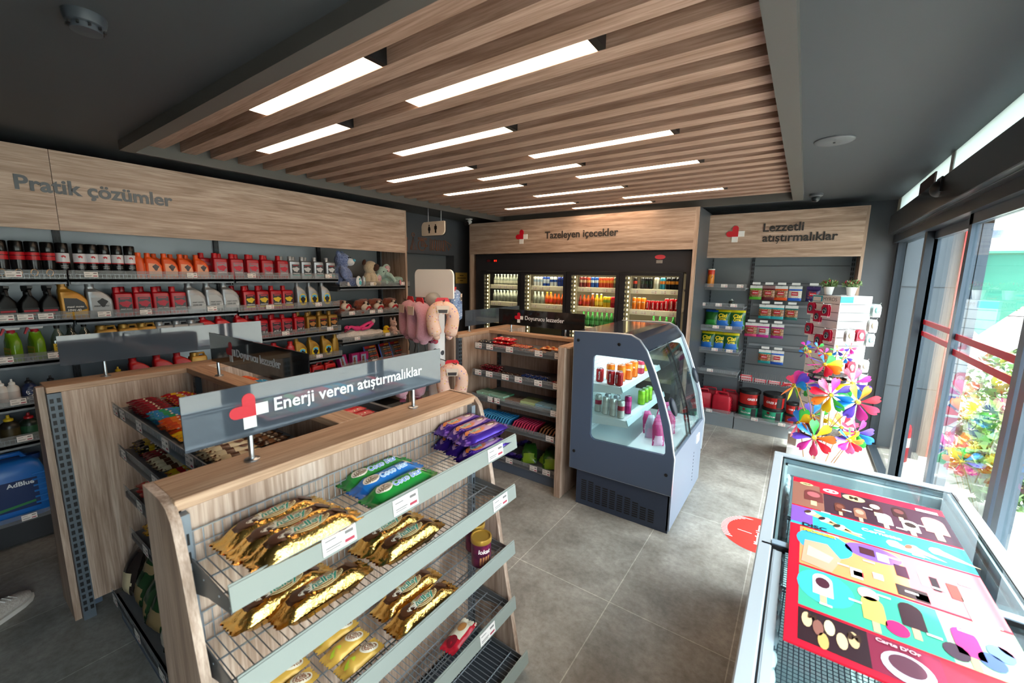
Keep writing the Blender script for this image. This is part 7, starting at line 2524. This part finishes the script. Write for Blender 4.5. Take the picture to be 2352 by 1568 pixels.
def petalmesh(col, Lp=.142, W=.088):
    mb = MB()
    def fn(u, v):
        q = min(1, u / .72)
        w = W * (.16 + .84 * q * q * (3 - 2 * q)) * (1 if u < .72 else max(.12, 1 - ((u - .72) / .28) ** 2) ** .5)
        s = (v - .5) * 2
        notch = .012 * (1 - abs(s)) * (u > .85)
        x, y = u * Lp - notch + .012, s * w / 2
        tw = 1.35 - .55 * u
        cup = .010 * (1 - s * s) * math.sin(u * PI)
        return Vector((x, y * math.cos(tw * .8), y * math.sin(tw * .8) + cup + .006))
    mb.grid(fn, 12, 8)
    return mb.mesh('petal', M(col, .4), None, 60)
PET = [petalmesh(c) for c in PCOL]
def finish_petal(o):
    md = o.modifiers.new('thick', 'SOLIDIFY')
    md.thickness = .0012
hubm = MB().lathe([(.02, 0), (.02, .014), (.012, .02), (.001, .021)], 18).mesh('hub', M('#e8c020', .4))
hubr = MB().tube([(.015 * math.cos(2 * PI * k / 16), .015 * math.sin(2 * PI * k / 16), .018) for k in range(16)], .0025, 5, 0, True).mesh('hub_ring', M('#2a2050', .4))
m_stick = M('#b98a5a', .6)
def pinwheel(label, hub, normal, base, scale=1.0, spin=0.0, cols=None, group='large pinwheels on the stand'):
    n = Vector(normal).normalized()
    q = n.to_track_quat('Z', 'Y')
    t = thing('pinwheel', label, 'pinwheel', hub, group)
    t.rotation_euler = q.to_euler()
    np_ = len(PCOL) if scale > .5 else 5
    for k in range(np_):
        o = link('petal', PET[(k + (cols or 0)) % len(PCOL)], t)
        o.rotation_euler = (0, 0, spin + 2 * PI * k / np_)
        o.scale = (scale,) * 3
    o = link('hub', hubm, t)
    o.scale = (scale,) * 3
    r = link('hub_ring', hubr, o)
    inv = q.to_matrix().transposed()
    h = Vector(hub)
    a = h - n * .012
    d = (Vector(base) - a).normalized()
    e = a + d * .58 * min(1, scale + .1)
    mb = MB().tube([inv @ (a - h), inv @ (e - h)], .0042 * max(.7, scale), 7)
    mb.build('stick', m_stick, t, False)
def hubpos(px, py, y):
    x = .444 + (px - 965) * .000601 + (py - 845) * .0000908
    z = .818 + (px - 965) * .0001146 - (py - 845) * .000801
    k = y / 4.3
    return (x * k, y, 1.8 - (1.8 - z) * k)
LB = (SC[0], SC[1], .48)
def lowb(dx, dy):
    return (SC[0] + dx, SC[1] + dy, .47)
pinwheel('rainbow pinwheel facing front, rightmost of the upper ring', hubpos(965, 845, 4.30), (.1, -.95, .25), lowb(.03, -.06), 1.0, .3, 0)
pinwheel('rainbow pinwheel facing front at lower left of stand', hubpos(490, 1235, 4.28), (-.1, -.9, .35), (SC[0] - .0, SC[1] - .05, .02), 1.02, .1, 1)
pinwheel('rainbow pinwheel facing front under the upper black disc', hubpos(685, 770, 4.28), (.0, -.95, .15), lowb(.05, -.05), .98, .6, 5)
pinwheel('rainbow pinwheel lying on top of the upper black disc', hubpos(620, 450, 4.38), (.05, -.55, .7), (SC[0] + .03, SC[1] + .03, .99), .85, .2, 2)
pinwheel('rainbow pinwheel behind at left between the two discs', hubpos(480, 990, 4.58), (-.1, -.97, .1), lowb(-.05, .05), .78, .5, 3)
pinwheel('rainbow pinwheel seen edge on, leftmost of the upper ring', hubpos(275, 665, 4.42), (-.75, -.45, .45), lowb(-.06, 0), .98, .25, 4)
pinwheel('rainbow pinwheel behind the upper black disc on its left', hubpos(405, 655, 4.6), (-.35, -.9, .1), lowb(-.04, .07), .72, .9, 6)
pinwheel('rainbow pinwheel seen edge on at lower far left', hubpos(320, 1080, 4.42), (-.8, -.4, .35), (SC[0] - .06, SC[1], .02), .95, .0, 1)
pinwheel('rainbow pinwheel behind at right above the lower disc', hubpos(795, 1110, 4.6), (.1, -.97, .1), (SC[0] + .04, SC[1] + .08, .02), .85, .35, 7)
pinwheel('rainbow pinwheel facing right at lower right of stand', hubpos(880, 1250, 4.27), (.45, -.75, .3), (SC[0] + .02, SC[1] - .04, .02), .72, .7, 2)
pinwheel('rainbow pinwheel with blue and green petals at right above lower disc', hubpos(955, 1165, 4.42), (.3, -.8, .5), (SC[0] + .06, SC[1] + .02, .02), .85, .15, 5)
pinwheel('rainbow pinwheel behind at upper right near the rack', hubpos(915, 650, 4.55), (.15, -.95, .2), lowb(.06, .06), .9, .45, 6)
for k, (px, py, c) in enumerate(((410, 240, 4), (400, 310, 2), (545, 265, 3), (620, 330, 6), (755, 310, 2), (845, 385, 2), (890, 290, 4))):
    y = 4.42 + .04 * (k % 3)
    pinwheel('small bright pinwheel in the top tuft, %s from the left' % ORD[k], hubpos(px, py, y), ((k - 3) * .18, -.85, .4), (SC[0] + (-.06 + .02 * ((k * 3) % 7)), SC[1], .96), .34, k * .4, c, 'small pinwheels on the top tier')

# ------------------------------------------------------------------ travel pillow stand
PSX, PSY = -2.525, 2.5
ps = thing('pillow_stand', 'white printed column stand with blank white header for travel pillows', 'display stand', (PSX, PSY, 0))
m_col = speckle('printed_column', '#e2e0e0', ['#a8202f', '#e2e0e0', '#2a2a30', '#b0303f', '#e2e0e0', '#44444a'], 14, .32, .5)
MB().lathe([(.0725, .04), (.0725, 1.56)], 32, (PSX, PSY, 0)).build('column', m_col, ps)
MB().lathe([(.22, 0), (.22, .02), (.2, .035), (.08, .04), (.001, .04)], 36, (PSX, PSY, 0)).build('foot', m_black, ps)
MB().ell((PSX, PSY - .02, 1.58), (.078, .078, .07)).build('ball_cap', M('#9b968f', .5), ps)
def rrect(cx_, cz_, w_, h_2, r):
    p = []
    for q, (sx_, sz_) in enumerate(((1, 1), (-1, 1), (-1, -1), (1, -1))):
        rr = r if q < 2 else .004
        for k in range(6):
            a = PI / 2 * (q + k / 5)
            p.append((cx_ + sx_ * (w_ / 2 - rr) + rr * math.cos(a), cz_ + sz_ * (h_2 / 2 - rr) + rr * math.sin(a)))
    return p
MB().prism(rrect(-2.54, 1.722, .445, .235, .05), 'y', 2.49, 2.505).build('header', m_white, ps, True, 0)
def upillow(w=.08, h=.26, r=.055, flat_=1.0):
    pts, rs = [], []
    n = 22
    for k in range(n + 1):
        a = k / n
        if a < .3:
            f = a / .3
            p = (0, -w * (.62 + .38 * math.sin(f * PI / 2)), -h + .02 + f * (h - w - .02))
        elif a > .7:
            f = (1 - a) / .3
            p = (0, w * (.62 + .38 * math.sin(f * PI / 2)), -h + .02 + f * (h - w - .02))
        else:
            th = PI - (a - .3) / .4 * PI
            p = (0, w * math.cos(th), -w + w * math.sin(th))
        pts.append(p)
        e = min(a, 1 - a)
        rs.append(r * min(1, .35 + .65 * (e / .06) ** .5) * (1 - .12 * math.sin(a * PI)))
    mb = MB().tube(pts, rs, 16)
    for s_2, p in ((0, pts[0]), (1, pts[-1])):
        mb.ell((p[0], p[1], p[2]), (r * .5, r * .5, r * .45))
    if flat_ != 1:
        mb.v = [(a * flat_, b_, c) for a, b_, c in mb.v]
    return mb
def travel_pillow(mat, strap=False, flat_=1.0, r=.055):
    def make():
        t = thing('travel_pillow', None, 'travel pillow')
        o = upillow(flat_=flat_, r=r).build('cushion', mat, t, False, 60)
        if strap:
            for s_2 in (-1, 1):
                MB().tube([(.0, s_2 * .06, -.26), (.01, s_2 * .055, -.30), (.0, s_2 * .05, -.35)], .004, 6).build('cord', m_black, t, False)
                MB().box(.03 * flat_, .058 * flat_, s_2 * .06 - .02, s_2 * .06 + .02, -.252, -.24).build('label', M('#6a1f3a', .5), t, False, 0)
        MB().prism([(-.055, 0), (.055, 0), (.055, .05), (.04, .07), (-.04, .07), (-.055, .05)], 'x', -.003, .003).build('hang_card', M('#c9202f', .4), t, False, 0)
        MB().prism([(-.05, .01), (.05, .01), (.04, -.05), (-.04, -.05)], 'x', .052 * flat_, .055 * flat_).prism([(-.05, .01), (.05, .01), (.04, -.05), (-.04, -.05)], 'x', -.055 * flat_, -.052 * flat_).build('card_print', M('#e0c9b8', .5), t, False, 0)
        MB().prism([(-.036, -.02), (.036, -.02), (.032, -.045), (-.032, -.045)], 'x', .055 * flat_, .057 * flat_).build('card_picture', M('#3a3030', .5), t, False, 0)
        return t
    return Kind(make)
m_pinkp = fur('pillow_pink', '#c98598', '#d7a0ae', 200)
m_floral = speckle('pillow_floral', '#e2b8a4', ['#e2b8a4', '#c9787a', '#8a7ab0', '#e0b050', '#e2c0b0', '#d88a7a', '#e8d0c4'], 55, .3, .85)
m_floralb = speckle('pillow_blue_floral', '#7f95b8', ['#7f95b8', '#4a5a8a', '#c9d0e0', '#6a7fa8'], 55, .4, .85)
TPk, TFl, TBl = travel_pillow(m_pinkp, True, 1.35, .05), travel_pillow(m_floral), travel_pillow(m_floralb)
def rod(p, q):
    MB().tube([p, q, tuple(Vector(q) + Vector((0, 0, .015)))], .004, 6).build('hook', m_black, ps)
for lab, K_, p, rz in (('plain pink travel pillow hanging edge on, leftmost on the stand', TPk, (-2.78, 2.45, 1.53), 1.25), ('plain pink travel pillow hanging edge on beside floral pillow', TPk, (-2.565, 2.36, 1.53), 1.3),
                       ('peach floral travel pillow hanging at front of stand', TFl, (-2.31, 2.36, 1.55), -.75), ('blue patterned travel pillow hanging behind white header', TBl, (-2.56, 2.78, 1.62), .6),
                       ('peach floral travel pillow hanging low beside the far display', TFl, (-2.27, 2.42, 1.05), -.8), ('plain pink travel pillow hanging low behind nearest sign', TPk, (-2.62, 2.28, 1.06), -.6)):
    K_.put(p, rz, lab, 'travel pillows on the stand', None, 1.15 if K_ is TPk else 1.0)
    rod((PSX, PSY, p[2] + .045), (p[0] + (p[0] - PSX) * .25, p[1] + (p[1] - PSY) * .25, p[2] + .045))

# ------------------------------------------------------------------ customer at the left edge
pe = thing('person', 'person in dark trousers and pale trainers standing at the left shelves', 'person', (-3.2, -.32, 0))
def skin(name, verts, edges, radii, mat, root=0, sub=2):
    me = bpy.data.meshes.new(name)
    off = wloc(pe)
    me.from_pydata([tuple(Vector(v) - off) for v in verts], edges, [])
    o = link(name, me, pe)
    md = o.modifiers.new('skin', 'SKIN')
    md.use_smooth_shade = True
    for k, r in enumerate(radii):
        sv = me.skin_vertices[0].data[k]
        sv.radius = r if isinstance(r, tuple) else (r, r)
        sv.use_root = k == root
    sb = o.modifiers.new('sub', 'SUBSURF')
    sb.levels = sb.render_levels = sub
    me.materials.append(mat)
    return o
fx, fy = -.66, .75            # facing direction
lx, ly = -fy, fx              # towards the person's left
def PP(f, l, z):
    return (-3.2 + fx * f + lx * l, -.32 + fy * f + ly * l, z)
msk = M('#c08f74', .55)
V = [PP(0, 0, .98), PP(0, 0, 1.2), PP(0, 0, 1.40), PP(.01, 0, 1.50), PP(.02, 0, 1.58), PP(.03, 0, 1.68),
     PP(0, .18, 1.40), PP(.02, .23, 1.14), PP(.14, .22, .92), PP(.2, .215, .84), PP(0, -.18, 1.40), PP(.02, -.23, 1.14), PP(.14, -.22, .92), PP(.2, -.215, .84)]
E_ = [(0, 1), (1, 2), (2, 3), (3, 4), (4, 5), (2, 6), (6, 7), (7, 8), (8, 9), (2, 10), (10, 11), (11, 12), (12, 13)]
Rr = [.1, .11, .11, .055, .07, .075, .055, .04, .03, .034, .055, .04, .03, .034]
body = skin('body', V, E_, Rr, msk)
for s_2 in (-1, 1):
    for k, (ln, off) in enumerate(((.06, .028), (.072, .01), (.068, -.008), (.055, -.024))):
        b0 = (.215, s_2 * .215 + off * .9, .83)
        skin('finger', [PP(*b0), PP(b0[0] + ln * .35, b0[1], b0[2] - ln * .4), PP(b0[0] + ln * .5, b0[1], b0[2] - ln * .85)], [(0, 1), (1, 2)], [.010, .009, .008], msk, 0, 1)
    skin('thumb', [PP(.19, s_2 * .19, .86), PP(.215, s_2 * .165, .835), PP(.235, s_2 * .16, .81)], [(0, 1), (1, 2)], [.012, .010, .009], msk, 0, 1)
skin('shirt', [PP(0, 0, .96), PP(0, 0, 1.15), PP(0, 0, 1.38), PP(0, .17, 1.405), PP(.01, .215, 1.22), PP(0, -.17, 1.405), PP(.01, -.215, 1.22)], [(0, 1), (1, 2), (2, 3), (3, 4), (2, 5), (5, 6)],
     [(.17, .12), (.17, .125), (.15, .12), .075, .065, .075, .065], M('#4a5260', .85))
tr_ = skin('trousers', [PP(0, 0, .98), PP(0, .1, .88), PP(.02, .11, .5), PP(.1, .115, .1), PP(0, -.1, .88), PP(-.02, -.11, .5), PP(-.05, -.115, .1)], [(0, 1), (1, 2), (2, 3), (0, 4), (4, 5), (5, 6)],
           [(.16, .12), .095, .072, .062, .095, .072, .062], M('#1c2233', .85))
hd = PP(.04, 0, 1.66)
MB().ell((hd[0] - fx * .02, hd[1] - fy * .02, hd[2] + .045), (.092, .092, .085)).build('hair', M('#2a2320', .8), pe)
for s_2 in (-1, 1):
    MB().ell(PP(.108, s_2 * .032, 1.655), (.011, .011, .009)).build('eye', M('#2a2220', .3), pe)
    MB().ell(PP(.03, s_2 * .078, 1.645), (.014, .014, .028)).build('ear', msk, pe)
MB().ell(PP(.125, 0, 1.625), (.014, .014, .024)).build('nose', msk, pe)
MB().ell(PP(.108, 0, 1.59), (.014, .024, .006), rotv(0, 0, math.atan2(fy, fx))).build('mouth', M('#9a5a50', .6), pe)
def shoe(tx, ty, ang):
    """trainer with its toe at (tx, ty)"""
    o = thing('shoe_tmp', None, None)
    c, s = math.cos(ang), math.sin(ang)
    def W(a, b_, z):
        return (tx + c * a - s * b_, ty + s * a + c * b_, z)
    rings = []
    for a, w, h0, h1 in ((0.0, .028, .02, .045), (-.03, .078, .012, .062), (-.08, .098, .01, .075), (-.14, .092, .01, .1), (-.2, .08, .01, .115), (-.26, .076, .01, .11), (-.285, .05, .014, .09)):
        rings.append([W(a, w / 2 * math.cos(t_), (h0 + h1) / 2 + (h1 - h0) / 2 * math.sin(t_)) for t_ in [2 * PI * k / 16 for k in range(16)]])
    sh = MB().loft(rings).build('shoe', fur('shoe_knit', '#b9a79a', '#d8ccc2', 120) if 'shoe_knit' not in bpy.data.materials else bpy.data.materials['shoe_knit'], pe)
    rings = []
    for a, w in ((.006, .04), (-.03, .088), (-.08, .108), (-.14, .1), (-.2, .088), (-.26, .084), (-.292, .06)):
        rings.append([W(a, w / 2, 0.0), W(a, w / 2, .024), W(a, -w / 2, .024), W(a, -w / 2, 0.0)])
    MB().loft(rings).build('sole', M('#d9d0c8', .6), sh, True, 50)
    mb = MB()
    for k in range(4):
        a = -.09 - .028 * k
        hh = .08 + .011 * k
        mb.tube([W(a, -.035, hh - .012), W(a - .006, 0, hh + .004), W(a, .035, hh - .012)], .0035, 6)
    mb.build('laces', M('#e4dfda', .7), sh)
    bpy.data.objects.remove(o)
ang = math.atan2(fy, fx)
shoe(-3.355, .165, ang)
shoe(-3.20 + fx * .12 - lx * .115, -.32 + fy * .12 - ly * .115, ang)
for k_ in list(LABELS):
    if LABELS[k_] > 1:
        print('SHARED', LABELS[k_], k_)
print('OBJECTS', len(bpy.data.objects))
